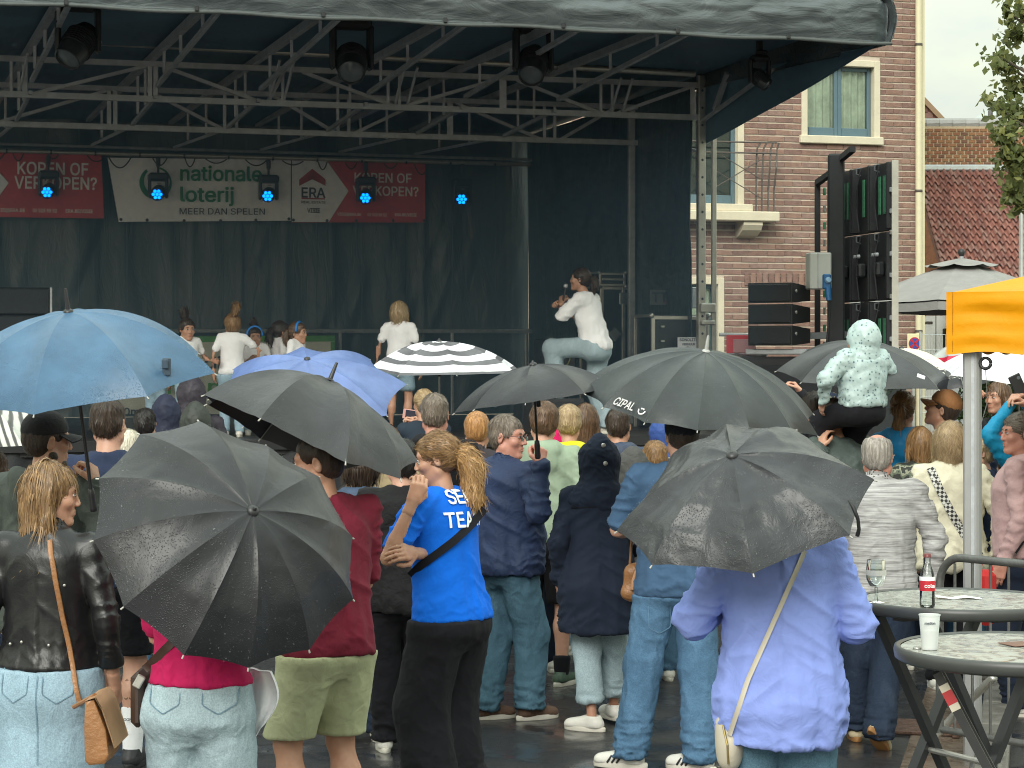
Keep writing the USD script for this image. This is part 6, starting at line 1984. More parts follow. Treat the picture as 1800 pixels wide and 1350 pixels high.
        dep = np.max(np.where(d < d[:, :1] + 0.012, c[i], -9), 1)
        return P + ax * (dep + gap - P @ ax)[:, None]

    def strap(s, pts, w, m, which=('top',), axis=None, n=30, gap=0.004, name='strap', thick=0.004, smooth_it=3):
        """A band over the clothes through figure-space points."""
        pts = np.asarray(pts, float)
        L = np.concatenate([[0], np.cumsum(np.linalg.norm(np.diff(pts, axis=0), axis=1))])
        t = np.linspace(0, L[-1], n)
        C = np.stack([np.interp(t, L, pts[:, i]) for i in range(3)], -1)
        ax = unit(axis if axis is not None else (0, -1, 0))
        C = s.lay(C, which, ax, gap)
        for _ in range(smooth_it):
            C[1:-1] = np.maximum(((C[:-2] + C[1:-1] + C[2:]) / 3 @ ax), C[1:-1] @ ax - 0.004)[:, None] * ax + (C[1:-1] - (C[1:-1] @ ax)[:, None] * ax)
        T = np.gradient(C, axis=0)
        T /= np.linalg.norm(T, axis=1)[:, None]
        sd = np.cross(T, ax)
        sd /= np.maximum(np.linalg.norm(sd, axis=1), 1e-6)[:, None]
        P = np.stack([C - sd * w / 2, C + ax * 0.0015, C + sd * w / 2], 1)
        return s.part(name, MB().sheet(P, thick, -ax), m, True)

    def letters(s, txt, h, center, right, axis, m, which=('top',), bold=True, width=None):
        mm = meshkit.text_mesh(txt, h, 0.002, bold)
        mm = mm.subdivide()
        v = np.array(mm.vertices)
        v[:, 0] -= (v[:, 0].max() + v[:, 0].min()) / 2
        if width:
            v[:, 0] *= width / (2 * v[:, 0].max())
        ax, rt = unit(axis), unit(right)
        up_ = np.cross(ax, rt)
        P = np.asarray(center) + v[:, :1] * rt + v[:, 1:2] * up_
        P = s.lay(P, which, ax, 0.004) + ax * v[:, 2:] * 0.3
        return s.part('lettering', (P, np.array(mm.faces)), m)
# ================================================================ UMBRELLAS
def nylon(key, c, rough=0.38, drops=0.5, scale=150.0, wr=0.5):
    """Wet umbrella cloth: beads of water as small bumps, fine creases."""
    if key in _mats:
        return _mats[key]
    c = np.asarray(c, float)
    nodes = {'tc': ('texture_coordinate', {}), 'v': ('voronoi_texture', {'scale': scale, 'randomness': 1.0}), 'dn': ('noise_texture', {'scale': 9.0, 'detail': 3}),
             'n': ('noise_texture', {'scale': 6.0, 'detail': 5, 'roughness': 0.6}), 'cr': ('noise_texture', {'scale': 17.0, 'detail': 4, 'distortion': 0.5}),
             'r': ('rgb_ramp', {'ramp': [(0.3, c * 0.82), (0.7, np.minimum(c * 1.2, 0.9))]}),
             'dm': ('map_range', {'from_min': 0.12, 'from_max': 0.34, 'to_min': 1.0, 'to_max': 0.0, 'clamp': True}),
             'dk': ('map_range', {'from_min': 0.30, 'from_max': 0.72, 'to_min': 0.0, 'to_max': 1.0, 'clamp': True}),
             'mm': ('math', {'math_type': 'multiply'}),
             'rr': ('map_range', {'from_min': 0, 'from_max': 1, 'to_min': rough, 'to_max': 0.08}),
             'mc': ('mix_color', {'use_clamp': False}), 'ms': ('math', {'math_type': 'multiply', 'value2': 0.22 * drops}),
             'b1': ('bump', {'strength': wr * 0.6, 'distance': 0.008}), 'b2': ('bump', {'strength': drops, 'distance': 0.0035}),
             'p': ('principled_bsdf', {'specular_ior_level': 0.4})}
    nodes['mc'][1]['b'] = tuple(np.minimum(c * 1.6 + 0.10, 0.8))
    return mat(key, nodes, [('tc.object', 'v.vector'), ('tc.object', 'dn.vector'), ('tc.object', 'n.vector'), ('tc.object', 'cr.vector'), ('n.fac', 'r.fac'), ('v.distance', 'dm.value'), ('dn.fac', 'dk.value'),
                            ('dm.result', 'mm.value1'), ('dk.result', 'mm.value2'), ('mm.value', 'rr.value'), ('rr.result', 'p.roughness'), ('r.color', 'mc.a'), ('mm.value', 'ms.value1'), ('ms.value', 'mc.fac'),
                            ('mc.result', 'p.base_color'), ('cr.fac', 'b1.height'), ('b1.normal', 'b2.normal'), ('mm.value', 'b2.height'), ('b2.normal', 'p.normal')])

steel = plain('umbrella_steel', (0.30, 0.30, 0.30), 0.3, metal=0.9)
blackrod = plain('umbrella_rod', (0.02, 0.02, 0.022), 0.4)
tipm = plain('rib_tip', (0.36, 0.35, 0.32), 0.35)
drop_m = mat('water_drop', {'p': ('principled_bsdf', {'base_color': (0.7, 0.75, 0.78), 'roughness': 0.05, 'transmission_weight': 0.9, 'ior': 1.33, 'specular_ior_level': 0.8})})

def umbrella(name, label, apex, axis, R, dr, n, ph, sg, cloth_m, tips=None, shaft=0.75, ferrule=0.06, crumple=0.004, sag=0.035, scallop=0.06, handle='straight', shaft_m=None, kinks=(), stripes=None, drops=0, nt=22, ns=9, group='umbrellas in the crowd', cap_m=None, fold_lines=(), rod_r=0.0065, rib_m=None, droop=0.0, seed=0, tip_m=None, shaft_to=None):
    A, axis = np.asarray(apex, float), unit(axis)
    e1 = unit(np.cross(axis, [0, 1.0, 0]))
    e2 = np.cross(axis, e1)
    D = R * dr
    th = 2 * math.atan(dr)
    t = thing(name, label, 'umbrella', A - axis * (D + 0.3), group=group)
    T = []
    for i in range(n):
        a = ph + sg * 2 * math.pi * i / n
        q = A - axis * D + R * (math.cos(a) * e1 + math.sin(a) * e2)
        if tips and i in tips:
            q = at(tips[i][0], tips[i][1], q[1])
        T.append(q)
    hh = lambda x: np.sin(x * th) / math.sin(th)
    gg = lambda x: (1 - np.cos(x * th)) / (1 - math.cos(th))
    kk = np.linspace(0, 1, nt)
    def rib(q, x):
        d = q - A
        ax = d @ axis
        rad = d - ax * axis
        return A + np.outer(hh(x), rad) + np.outer(gg(x) + droop * 0, axis * ax)
    ss = np.linspace(0, 1, ns)
    r_ = np.random.default_rng(seed + n)
    for i in range(n):
        a_, b_ = rib(T[i], kk), rib(T[(i + 1) % n], kk)
        P = a_[:, None] * (1 - ss)[None, :, None] + b_[:, None] * ss[None, :, None]
        w = (4 * ss * (1 - ss))[None, :, None]
        tt = kk[:, None, None]
        mid = (T[i] + T[(i + 1) % n]) / 2
        inward = unit(A - axis * D * 0.9 - mid)
        nrm = unit(np.cross(T[i] - A, T[(i + 1) % n] - A) * sg)
        if nrm @ axis < 0:
            nrm = -nrm
        P = P - nrm * (sag * R * w * np.sin(tt * math.pi * 0.95)) + inward * (scallop * R * w * tt ** 5)
        edge = np.abs(2 * ss - 1)[None, :] ** 3
        fz = fbm(P * 9 + i * 3.1, 3, seed) - 0.5
        rad_ = fbm(np.stack([np.broadcast_to(ss[None] * 7 + i * 9, P.shape[:2]), np.broadcast_to(kk[:, None] * 1.6, P.shape[:2]), np.zeros(P.shape[:2])], -1), 2, seed + 3) - 0.5
        ring = np.sin(kk[:, None] * 60 + 6 * rad_) * np.exp(-((edge - 0.9) / 0.35) ** 2)
        disp = crumple * (2.4 * fz + 1.6 * rad_ * kk[:, None] * w[..., 0] ** 0.3 * 1.0 + 0.22 * ring * kk[:, None])
        for kt, am in kinks:
            disp = disp + am * np.exp(-((kk[:, None] - kt) / 0.035) ** 2) * (0.6 + fz)
        disp = disp * np.minimum(1, 4 * ss * (1 - ss) * 3)[None] * np.minimum(1, kk * 8)[:, None]
        P = P + nrm * disp[..., None]
        if stripes is None:
            part(t, 'panel', MB().grid(P if sg > 0 else P), cloth_m[i % len(cloth_m)] if isinstance(cloth_m, list) else cloth_m, True)
        else:
            pn = None
            for j, (k0, k1, m_) in enumerate(stripes):
                a0, a1 = int(round(k0 * (nt - 1))), int(round(k1 * (nt - 1)))
                if pn is None:
                    pn = part(t, 'panel', MB().grid(P[a0:a1 + 1]), m_, True)
                else:
                    part(pn, 'stripe', MB().grid(P[a0:a1 + 1]), m_, True)
    hub = A - axis * 0.03
    run = A - axis * (D * 0.95 + 0.02)
    for i in range(n):
        c = rib(T[i], np.linspace(0.02, 0.985, 9)) - axis * 0.007
        rb = part(t, 'rib', MB().tube(c, 0.0028, 5), rib_m or steel, True)
        part(rb, 'tip', MB().tube([c[-1], T[i] + unit(T[i] - c[-2]) * 0.012 - axis * 0.002], [0.003, 0.0036], 6), tip_m or tipm, True)
        part(rb, 'stretcher', MB().tube([c[4], run], 0.0024, 5), rib_m or steel)
    end = A - axis * shaft if shaft_to is None else np.asarray(shaft_to, float)
    sh = part(t, 'shaft', MB().tube([A - axis * 0.01, end], rod_r, 8), shaft_m or blackrod, True)
    d = unit(end - A)
    part(sh, 'runner', MB().tube([run - d * 0.02, run + d * 0.04], 0.012, 10), blackrod, True)
    if handle == 'straight':
        part(t, 'handle', MB().lathe([(0.0, 0.0), (0.013, 0.0), (0.016, 0.03), (0.0145, 0.06), (0.017, 0.085), (0.015, 0.1), (0, 0.1)], end - d * 0.01, d, 12), blackrod, True)
    elif handle == 'hook':
        s_, u_ = frame(d)
        part(t, 'handle', MB().tube([end - d * 0.05, end + d * 0.08] + [end + d * (0.08 + 0.03 * math.sin(x)) + s_ * 0.03 * (1 - math.cos(x)) for x in np.linspace(0.5, 3.1, 7)], 0.012, 8), blackrod, True)
    if ferrule:
        part(t, 'ferrule', MB().lathe([(0.0105, 0.0), (0.0095, ferrule * 0.3), (0.0065, ferrule), (0.0, ferrule + 0.004)], A, axis, 10), (cap_m or blackrod), True)
    part(t, 'crown_cap', MB().lathe([(0.022, -0.003), (0.02, 0.004), (0.011, 0.009), (0, 0.01)], A + axis * 0.003, axis, 12), cap_m or blackrod, True)
    if drops:
        V = []
        for _ in range(drops):
            i = r_.integers(n)
            s_, x = r_.uniform(0.03, 0.97), math.sqrt(r_.uniform(0.02, 0.98))
            p = rib(T[i], np.array([x]))[0] * (1 - s_) + rib(T[(i + 1) % n], np.array([x]))[0] * s_
            nr = unit(np.cross(rib(T[(i + 1) % n], np.array([x]))[0] - rib(T[i], np.array([x]))[0], T[i] - A))
            if nr @ axis < 0:
                nr = -nr
            p = p - nr * (sag * R * 4 * s_ * (1 - s_) * math.sin(x * math.pi * 0.95) - 0.0015)
            V.append((p, nr, 0.0006 + 0.0016 * r_.random() ** 2.5))
        p, nr, rr = (np.array([q[j] for q in V]) for j in range(3))
        a = unit([0.3, 0.5, 0.8])
        s1 = np.cross(nr, a); s1 /= np.linalg.norm(s1, axis=1)[:, None]
        s2 = np.cross(nr, s1)
        ring = [p + rr[:, None] * (math.cos(x) * s1 + math.sin(x) * s2) for x in np.arange(5) * 2 * math.pi / 5]
        vv = np.stack(ring + [p + nr * rr[:, None] * 0.75], 1).reshape(-1, 3)
        b = np.arange(len(p))[:, None, None] * 6
        ff = (b + np.array([[j, (j + 1) % 5, 5] for j in range(5)])[None]).reshape(-1, 3)
        part(t, 'water_drops', (vv, ff), drop_m, True, kind='stuff')
    t.rib = lambda i, x: rib(T[i % n], np.atleast_1d(x))
    t.tips, t.apex, t.axis = T, A, axis
    return t

ny_black = nylon('nylon_black', (0.02, 0.021, 0.024))
ny_grey = nylon('nylon_charcoal', (0.03, 0.031, 0.034), wr=0.8)
ny_cip = nylon('nylon_dark_green_grey', (0.028, 0.033, 0.035), drops=0.7, scale=190)
ny_blue = nylon('nylon_blue', (0.05, 0.115, 0.20), drops=0.8, scale=170)
ny_lblue = nylon('nylon_light_blue', (0.11, 0.165, 0.36), drops=0.5)
ny_white = nylon('nylon_white', (0.62, 0.62, 0.66), drops=0.3)
ny_dark = nylon('nylon_stripe_grey', (0.10, 0.10, 0.11), drops=0.3)

u1 = umbrella('umbrella', 'large blue umbrella covered in raindrops at the left edge', at(120, 548, 9.4), (-0.084, -0.203, 0.976), 0.609, 0.493, 8, 3.023, -1, ny_blue, {0: (378, 656), 1: (259, 697), 2: (59, 729)}, shaft=0.80, ferrule=0.1, drops=4500, crumple=0.003, sag=0.03, seed=1, rod_r=0.0085)
tb_ = u1.rib(0, 0.74)[0] * 0.62 + u1.rib(1, 0.74)[0] * 0.38
part(u1, 'closing_strap', MB().box(at(293, 645, tb_[1] - 0.06), (0.035, 0.012, 0.075), rz=0.3, bev=0.004).box(at(290, 640, tb_[1] - 0.07), (0.03, 0.012, 0.04), rz=-0.4, bev=0.004), plain('strap_navy', (0.03, 0.05, 0.075), 0.5))
u2 = umbrella('umbrella', 'black folding umbrella with twelve ribs tilted fully towards the viewer at front left', at(445, 898, 7.6), (0.454, -0.718, 0.528), 0.494, 0.477, 12, 5.546, 1, nylon('nylon_wet_black', (0.016, 0.0165, 0.019), wr=0.5, rough=0.36), {i: p for i, p in enumerate([(350, 740), (246, 763), (174, 841), (164, 950), (217, 1067), (323, 1152), (437, 1174), (544, 1142), (621, 1053), (620, 945), (561, 838), (468, 783)])}, shaft=0.62, ferrule=0.02, drops=2200, crumple=0.006, sag=0.02, scallop=0.02, kinks=((0.66, 0.006),), seed=2)
u3 = umbrella('umbrella', 'black umbrella with a thick ferrule held over the man in the maroon shirt', at(579, 670, 9.2), (0.34, 0.28, 0.90), 0.481, 0.51, 8, 6.754, 1, ny_grey, {0: (358, 694), 1: (457, 736), 2: (608, 813), 3: (705, 842), 4: (735, 812)}, shaft=0.72, ferrule=0.085, drops=900, crumple=0.008, sag=0.035, seed=3, rod_r=0.008)
u4 = umbrella('umbrella', 'light blue umbrella in front of the dancing children', at(540, 631, 14.5), (0.0, -0.40, 0.92), 0.66, 0.36, 8, 0.18, 1, ny_lblue, None, shaft=0.8, ferrule=0.012, drops=500, crumple=0.004, seed=4)
st = [(0, 0.1, ny_white), (0.1, 0.24, ny_dark), (0.24, 0.43, ny_white), (0.43, 0.57, ny_dark), (0.57, 0.71, ny_white), (0.71, 0.81, ny_dark), (0.81, 0.95, ny_white), (0.95, 1.0, ny_dark)]
u5 = umbrella('umbrella', 'white and grey striped umbrella below the girl at the stage front', at(772, 600, 16), (0.0, -0.08, 0.997), 0.58, 0.358, 8, 6.493, 1, ny_white, {0: (647, 650), 1: (700, 660), 2: (803, 659), 3: (907, 656)}, shaft=0.8, ferrule=0.02, stripes=st, nt=43, crumple=0.004, seed=5, shaft_m=steel)
u6 = umbrella('umbrella', 'small black umbrella held by the older man with glasses', at(937, 641, 11.6), (-0.15, -0.03, 0.985), 0.414, 0.42, 8, 6.107, -1, ny_black, {0: (798, 726), 1: (861, 712), 2: (968, 684), 3: (1033, 673)}, shaft=0.55, ferrule=0.02, crumple=0.005, seed=6, drops=500, shaft_to=at(944, 778, 11.75))
u7 = umbrella('umbrella', 'big dark golf umbrella with many panels and white lettering near its edge', at(1241, 618, 11.5), (0.123, -0.206, 0.971), 0.63, 0.444, 14, 6.451, 1, ny_cip, {0: (1018, 690), 1: (1060, 716), 2: (1133, 743), 3: (1226, 757), 4: (1319, 762), 5: (1395, 764), 6: (1438, 766)}, shaft=0.85, ferrule=0.085, drops=3500, crumple=0.003, sag=0.025, seed=7, cap_m=plain('ferrule_pale', (0.35, 0.35, 0.34), 0.4), rod_r=0.008)
u8 = umbrella('umbrella', 'crumpled black folding umbrella over the person in the lavender shirt', at(1287, 800, 7.7), (-0.222, -0.528, 0.82), 0.444, 0.426, 8, 4.583, 1, nylon('nylon_crumpled', (0.03, 0.032, 0.036), wr=1.0, rough=0.34), {0: (1278, 751), 1: (1178, 803), 2: (1084, 933), 3: (1145, 993), 4: (1324, 1008), 5: (1494, 941), 6: (1537, 843), 7: (1398, 755)}, shaft=0.40, handle='none', ferrule=0.012, drops=1600, crumple=0.011, sag=0.035, scallop=0.03, kinks=((0.5, 0.008), (0.75, 0.005)), seed=8, ns=13, nt=30)
part(u8, 'closing_strap', MB().tube([at(1492, 880, 7.46), at(1500, 892, 7.42), at(1508, 912, 7.43), at(1510, 930, 7.45), at(1507, 942, 7.46)], [0.004, 0.008, 0.007, 0.007, 0.008], 6), plain('strap_black', (0.012, 0.013, 0.014), 0.6), True)
u9 = umbrella('umbrella', 'wide dark grey umbrella behind the child on the shoulders', at(1512, 600, 15), (0.026, -0.161, 0.987), 0.616, 0.377, 8, -0.06, 1, nylon('nylon_slate', (0.042, 0.044, 0.046), drops=0.2), {0: (1364, 652), 1: (1408, 672), 3: (1650, 684)}, shaft=0.8, ferrule=0.02, crumple=0.006, seed=9)
part(u9, 'label_patch', MB().box(at(1619, 662, 14.42), (0.055, 0.008, 0.03), R=rotz(0) @ roty(20) @ rotx(-35), bev=.002), ny_white)
# white umbrella with sketched drawings behind it
sk = mat('sketch_print', {'tc': ('texture_coordinate', {}), 'n': ('noise_texture', {'scale': 9.0, 'detail': 2, 'distortion': 2.0}), 'r': ('rgb_ramp', {'ramp': [(0.0, (0.62, 0.6, 0.5)), (0.47, (0.62, 0.6, 0.5)), (0.49, (0.12, 0.12, 0.12)), (0.505, (0.62, 0.6, 0.5)), (1.0, (0.6, 0.58, 0.5))]}), 'p': ('principled_bsdf', {'roughness': 0.5})},
         [('tc.object', 'n.vector'), ('n.fac', 'r.fac'), ('r.color', 'p.base_color')])
pt_ = mat('pattern_band', {'tc': ('texture_coordinate', {}), 'n': ('voronoi_texture', {'scale': 22.0}), 'r': ('rgb_ramp', {'ramp': [(0.0, (0.5, 0.5, 0.45)), (0.3, (0.5, 0.5, 0.45)), (0.34, (0.05, 0.05, 0.05)), (1.0, (0.08, 0.08, 0.08))]}), 'p': ('principled_bsdf', {'roughness': 0.5})},
          [('tc.object', 'n.vector'), ('n.distance', 'r.fac'), ('r.color', 'p.base_color')])
umbrella('umbrella', 'white umbrella with thin black sketches behind the dark grey umbrella', at(1585, 612, 17), (0.0, -0.1, 0.99), 0.46, 0.45, 8, 0.3, 1, sk, None, stripes=[(0, 0.8, sk), (0.8, 1.0, pt_)], ferrule=0.02, seed=10)
umbrella('umbrella', 'white umbrella under the orange gazebo held by the smiling woman', at(1800, 606, 15), (0.05, -0.12, 0.99), 0.58, 0.36, 8, 0.4, 1, ny_white, None, ferrule=0.03, seed=11, shaft_to=at(1712, 735, 15.9) if False else None, shaft=0.75, shaft_m=steel)
rdm = nylon('nylon_red', (0.42, 0.02, 0.05), drops=0.2)
clr = nylon('nylon_clear_grey', (0.34, 0.36, 0.35), drops=0.4)
umbrella('umbrella', 'pale grey umbrella with red and black edge bands beside the gazebo pole', at(1682, 604, 18), (-0.2, -0.05, 0.98), 0.34, 0.5, 8, 0.2, 1, clr, None, stripes=[(0, 0.62, clr), (0.62, 0.8, rdm), (0.8, 1.0, ny_black)], ferrule=0.02, seed=12)
arch = mat('arch_print', {'tc': ('texture_coordinate', {}), 'mp': ('mapping', {'scale': (1, 1, 1), 'rotation': (0, 0.4, 0)}), 'w': ('wave_texture', {'scale': 9.0, 'distortion': 2.5, 'detail': 3}), 'n': ('noise_texture', {'scale': 16, 'detail': 5}), 'm': ('math', {'math_type': 'multiply'}),
                           'r': ('rgb_ramp', {'ramp': [(0.0, (0.05, 0.05, 0.05)), (0.16, (0.12, 0.12, 0.12)), (0.24, (0.5, 0.5, 0.47)), (1.0, (0.66, 0.66, 0.62))]}), 'p': ('principled_bsdf', {'roughness': 0.4})},
           [('tc.object', 'mp.vector'), ('mp.vector', 'w.vector'), ('tc.object', 'n.vector'), ('w.fac', 'm.value1'), ('n.fac', 'm.value2'), ('m.value', 'r.fac'), ('r.color', 'p.base_color')])
umbrella('umbrella', 'pale umbrella with black printed arches under the blue one at the left edge', at(-55, 690, 11.5), (0.1, -0.3, 0.95), 0.42, 0.42, 8, 0.2, 1, arch, None, ferrule=0.02, seed=13)
dk_ = umbrella('umbrella', 'dark umbrella hanging low behind the gazebo pole', at(1684, 642, 17.8), (-0.15, -0.1, 0.98), 0.30, 0.5, 8, 0.2, 1, ny_black, None, ferrule=0.02, seed=14, shaft_to=at(1711, 745, 16.56), handle='none', shaft_m=steel)

# printed lettering on the big golf umbrella: laid on its panel
def on_panel(u, i, s0, s1, x0, x1):
    """Maps (0..1, 0..1) onto a patch of panel i between its two ribs, just above the cloth."""
    def f(U, V):
        s = s0 + (s1 - s0) * U
        x = x0 + (x1 - x0) * V
        a, b = u.rib(i, x), u.rib(i + 1, x)
        p = a * (1 - s)[:, None] + b * s[:, None]
        return p + u.axis * 0.004
    return f
mm = meshkit.text_mesh('CIPAL', 1.0, 0.002, True).subdivide()
v = np.array(mm.vertices); v -= v.min(0); v /= v.max(0)
fm = on_panel(u7, 1, 0.12, 0.62, 0.955, 0.885)
lt = part(u7, 'lettering', (fm(v[:, 0], v[:, 1]), np.array(mm.faces)), ink_white, label='white CIPAL lettering with a small smiling mark')
fm = on_panel(u7, 1, 0.72, 0.92, 0.965, 0.89)
mk = MB()
for a0, a1 in ((-2.9, -0.25),):
    pts = [(0.5 + 0.42 * math.cos(a), 0.72 + 0.6 * math.sin(a)) for a in np.linspace(a0, a1, 12)]
    mk.tube(fm(np.array([p[0] for p in pts]), np.array([p[1] for p in pts])), 0.0035, 5)
for c in ((0.38, 0.72), (0.62, 0.72)):
    mk.mesh(trimesh.creation.icosphere(1, 0.005).apply_translation(fm(np.array([c[0]]), np.array([c[1]]))[0]))
part(u7, 'smile_mark', mk, ink_white)

# big patio parasol behind the LED screen
PY = 29.6
pa = thing('patio_parasol', 'large grey patio parasol with vented top behind the orange gazebo', 'parasol', (at(1690, 0, PY)[0], PY, 0))
pc = at(1690, 0, PY)[0]
fab = cloth('parasol_grey', (0.25, 0.245, 0.235), 0.8, fold=0.3, var=0.1)
za, zr = at(0, 459, PY)[2], at(0, 531, PY)[2]
RR = 1.55
for i in range(8):
    a0, a1 = math.pi / 8 + i * math.pi / 4, math.pi / 8 + (i + 1) * math.pi / 4
    d0, d1 = np.array([math.cos(a0), math.sin(a0), 0]), np.array([math.cos(a1), math.sin(a1), 0])
    P = np.array([[np.array([pc, PY, za - (za - zr) * t ** 1.15]) + (d0 * (1 - s) + d1 * s) * RR * t - ZV * 0.05 * t * 4 * s * (1 - s) * 0.5 for s in np.linspace(0, 1, 7)] for t in np.linspace(0.04, 1, 12)])
    part(pa, 'panel', MB().grid(P), fab, True)
    P = np.array([[P[-1, j] + ZV * (-0.02 - 0.11 * k) for k in (0, 0.5, 1)] for j in range(7)])
    part(pa, 'valance', MB().grid(P), fab, True)
    P = np.array([[np.array([pc, PY, za + 0.045 - 0.10 * t]) + (d0 * (1 - s) + d1 * s) * 0.5 * t - ZV * 0.03 * t * math.sin(s * math.pi) for s in np.linspace(0, 1, 7)] for t in np.linspace(0.02, 1, 6)])
    part(pa, 'vent_panel', MB().grid(P), fab, True)
    part(pa, 'rib', MB().tube([np.array([pc, PY, za - 0.03]), np.array([pc, PY, zr - 0.02]) + d0 * RR], 0.015, 6), blackm)
part(pa, 'pole', MB().tube([(pc, PY, 0), (pc, PY, za + 0.15)], 0.03, 10), alu_d)
part(pa, 'knob', MB().lathe([(0.0, 0.1), (0.04, 0.085), (0.05, 0.05), (0.04, 0.01), (0.02, -0.02)], (pc, PY, za + 0.07), n=12), black, True)
# ================================================================ PEOPLE
leather = mat('black_leather', {'tc': ('texture_coordinate', {}), 'n': ('noise_texture', {'scale': 11.0, 'detail': 4, 'distortion': 1.4}), 'n2': ('voronoi_texture', {'scale': 260.0}),
                                'b1': ('bump', {'strength': 0.3, 'distance': 0.01}), 'b2': ('bump', {'strength': 0.2, 'distance': 0.0012}),
                                'p': ('principled_bsdf', {'base_color': (0.009, 0.009, 0.01), 'roughness': 0.36, 'specular_ior_level': 0.45})},
              [('tc.object', 'n.vector'), ('tc.object', 'n2.vector'), ('n.fac', 'b1.height'), ('b1.normal', 'b2.normal'), ('n2.distance', 'b2.height'), ('b2.normal', 'p.normal')])
tanleather = plain('tan_leather', (0.27, 0.125, 0.05), 0.4, var=0.25, bump=0.4, bscale=70)
brown_shoe = plain('brown_suede', (0.10, 0.055, 0.035), 0.8, var=0.25, bump=0.5, bscale=120)
white_shoe = plain('white_leather', (0.62, 0.60, 0.55), 0.45, var=0.06, bump=0.2, bscale=60)
sole_w = plain('white_rubber', (0.60, 0.57, 0.50), 0.6, var=0.1)
sole_b = plain('black_rubber', (0.02, 0.02, 0.022), 0.7)
black_shoe = plain('black_shoe', (0.02, 0.02, 0.024), 0.5, bump=0.3)
grey_shoe = plain('grey_shoe', (0.22, 0.21, 0.19), 0.7, bump=0.3)
C = cloth
c_black = C('cotton_black', (0.009, 0.009, 0.012)); c_navy = C('cotton_navy', (0.020, 0.032, 0.075)); c_dnavy = C('cotton_dark_navy', (0.012, 0.018, 0.034), fold=0.25)
c_white = C('cotton_white', (0.80, 0.80, 0.82), var=0.04)
d_light = denim('denim_light', (0.26, 0.37, 0.45)); d_pale = denim('denim_pale', (0.31, 0.40, 0.44)); d_mid = denim('denim_mid', (0.065, 0.135, 0.225)); d_dark = denim('denim_dark', (0.016, 0.026, 0.048)); d_teal = denim('denim_teal', (0.075, 0.155, 0.215))
d_seam = denim('denim_seam', (0.15, 0.235, 0.30)); d_seam2 = denim('denim_seam_blue', (0.10, 0.185, 0.28))
gold = plain('brass', (0.5, 0.38, 0.15), 0.3, metal=1.0)

# -- woman in the leather jacket, front left
p = Person('woman in black leather jacket and light denim skirt with long streaked blond hair', 88, 470, 1.70, 8, sex='f', skin_='warm', head_yaw=70, head_pitch=4, arms=(None, None), fat=1.06)
p.body(face=True, brows='darkbrown')
p.top(leather, hem=0.965, off=0.03, sleeve=1.0, sl=0.018, straight=0.4, fold=0.010, name='jacket', collar=0.045, fsc=(7, 7, 5))
p.skirt(d_light, hem=0.2, off=0.02, flare=0.03, fold=0.004, waist=1.0)
p.shoes(white_shoe, sole_w)
p.hair('long', 'balayage', length=0.27, n=1900, wave=0.04)
b = lambda x, y, z: np.array([x, y, z])
p.strap([b(0.035, -.1, 1.42), b(0.06, -.1, 1.33), b(0.09, -.1, 1.15), b(0.125, -.1, 0.98), b(0.165, -.1, 0.82)], 0.018, tanleather, ('top', 'bottom'), name='bag_strap', gap=0.01, thick=0.006)
for x, z in ((-0.06, 1.045), (0.045, 1.035), (-0.11, 1.035), (0.10, 1.255)):
    P = p.lay([b(x, -.1, z)])[0]
    p.part('stud', MB().lathe([(0, 0.004), (0.005, 0.003), (0.006, 0)], P, (0, -1, 0), 8), alu)
p.strap([b(0.012, -.1, 0.95), b(0.012, -.1, 0.6)], 0.006, d_seam, ('bottom',), name='seam', thick=0.002, gap=0.001)
for x0 in (0.03, -0.135):
    p.strap([b(x0, -.1, 0.955), b(x0 + .004, -.1, 0.86), b(x0 + 0.055, -.1, 0.825), b(x0 + 0.11, -.1, 0.86), b(x0 + .112, -.1, 0.955)], 0.004, d_seam, ('bottom',), name='pocket_seam', thick=0.002, gap=0.001)
# her bag
bc = at(181, 1282, p.Y - 0.3)
t = thing('shoulder_bag', 'tan leather shoulder bag with pale flap hanging beside the denim skirt', 'bag', bc - ZV * 0.13)
bag = lambda x, y, z: bc + np.array([x, y, z])
prof = [(-0.045, 0.12), (-0.05, 0.03), (-0.046, -0.09), (-0.03, -0.105), (0.035, -0.1), (0.052, -0.07), (0.04, 0.02), (-0.01, 0.125)]
P = np.array([[bag(x * (1 - 0.15 * abs(s)), s * 0.13, z) for x, z in prof + prof[:1]] for s in np.linspace(-1, 1, 9)])
part(t, 'body', MB().grid(P).mesh(trimesh.convex.convex_hull(np.array([bag(x * .85, -0.13, z) for x, z in prof] + [bag(x * .8, -0.137, z * .9) for x, z in prof]))), tanleather, 50)
P = np.array([[bag(x, s * 0.134, z) for x, z in ((-0.04, 0.122), (-0.005, 0.134), (0.02, 0.09), (0.05, 0.0), (0.064, -0.045))] for s in np.linspace(-1, 1, 7)])
part(t, 'flap', MB().sheet(P, 0.005, (1, 0, 0.3)), plain('pale_leather', (0.45, 0.27, 0.15), 0.45, var=0.15), True)
part(t, 'strap', MB().tube([p.world((0.16, -0.19, 0.82)), bag(-0.02, -0.05, 0.13)], 0.009, 8), tanleather)

# -- man with the black cap holding the blue umbrella
p = Person('bearded man in black cap and grey green hooded jacket holding the blue umbrella', 78, 385, 1.84, 18, skin_='warm', head_yaw=38, arms=(None, ('px', 168, 852, -0.12)), hands=(0.4, 1.0))
p.body(face=True, beard='darkbrown')
p.hair('crop', 'darkbrown')
p.cap_hat(plain('cap_black', (0.008, 0.008, 0.01), 0.8, bump=.3))
olive = C('rain_olive', (0.05, 0.06, 0.052), rough=0.6, fold=0.5)
p.top(olive, hem=0.8, off=0.035, sl=0.026, straight=0.9, fold=0.015, name='jacket', hood='down')
p.trousers(d_dark); p.shoes(black_shoe, sole_w)
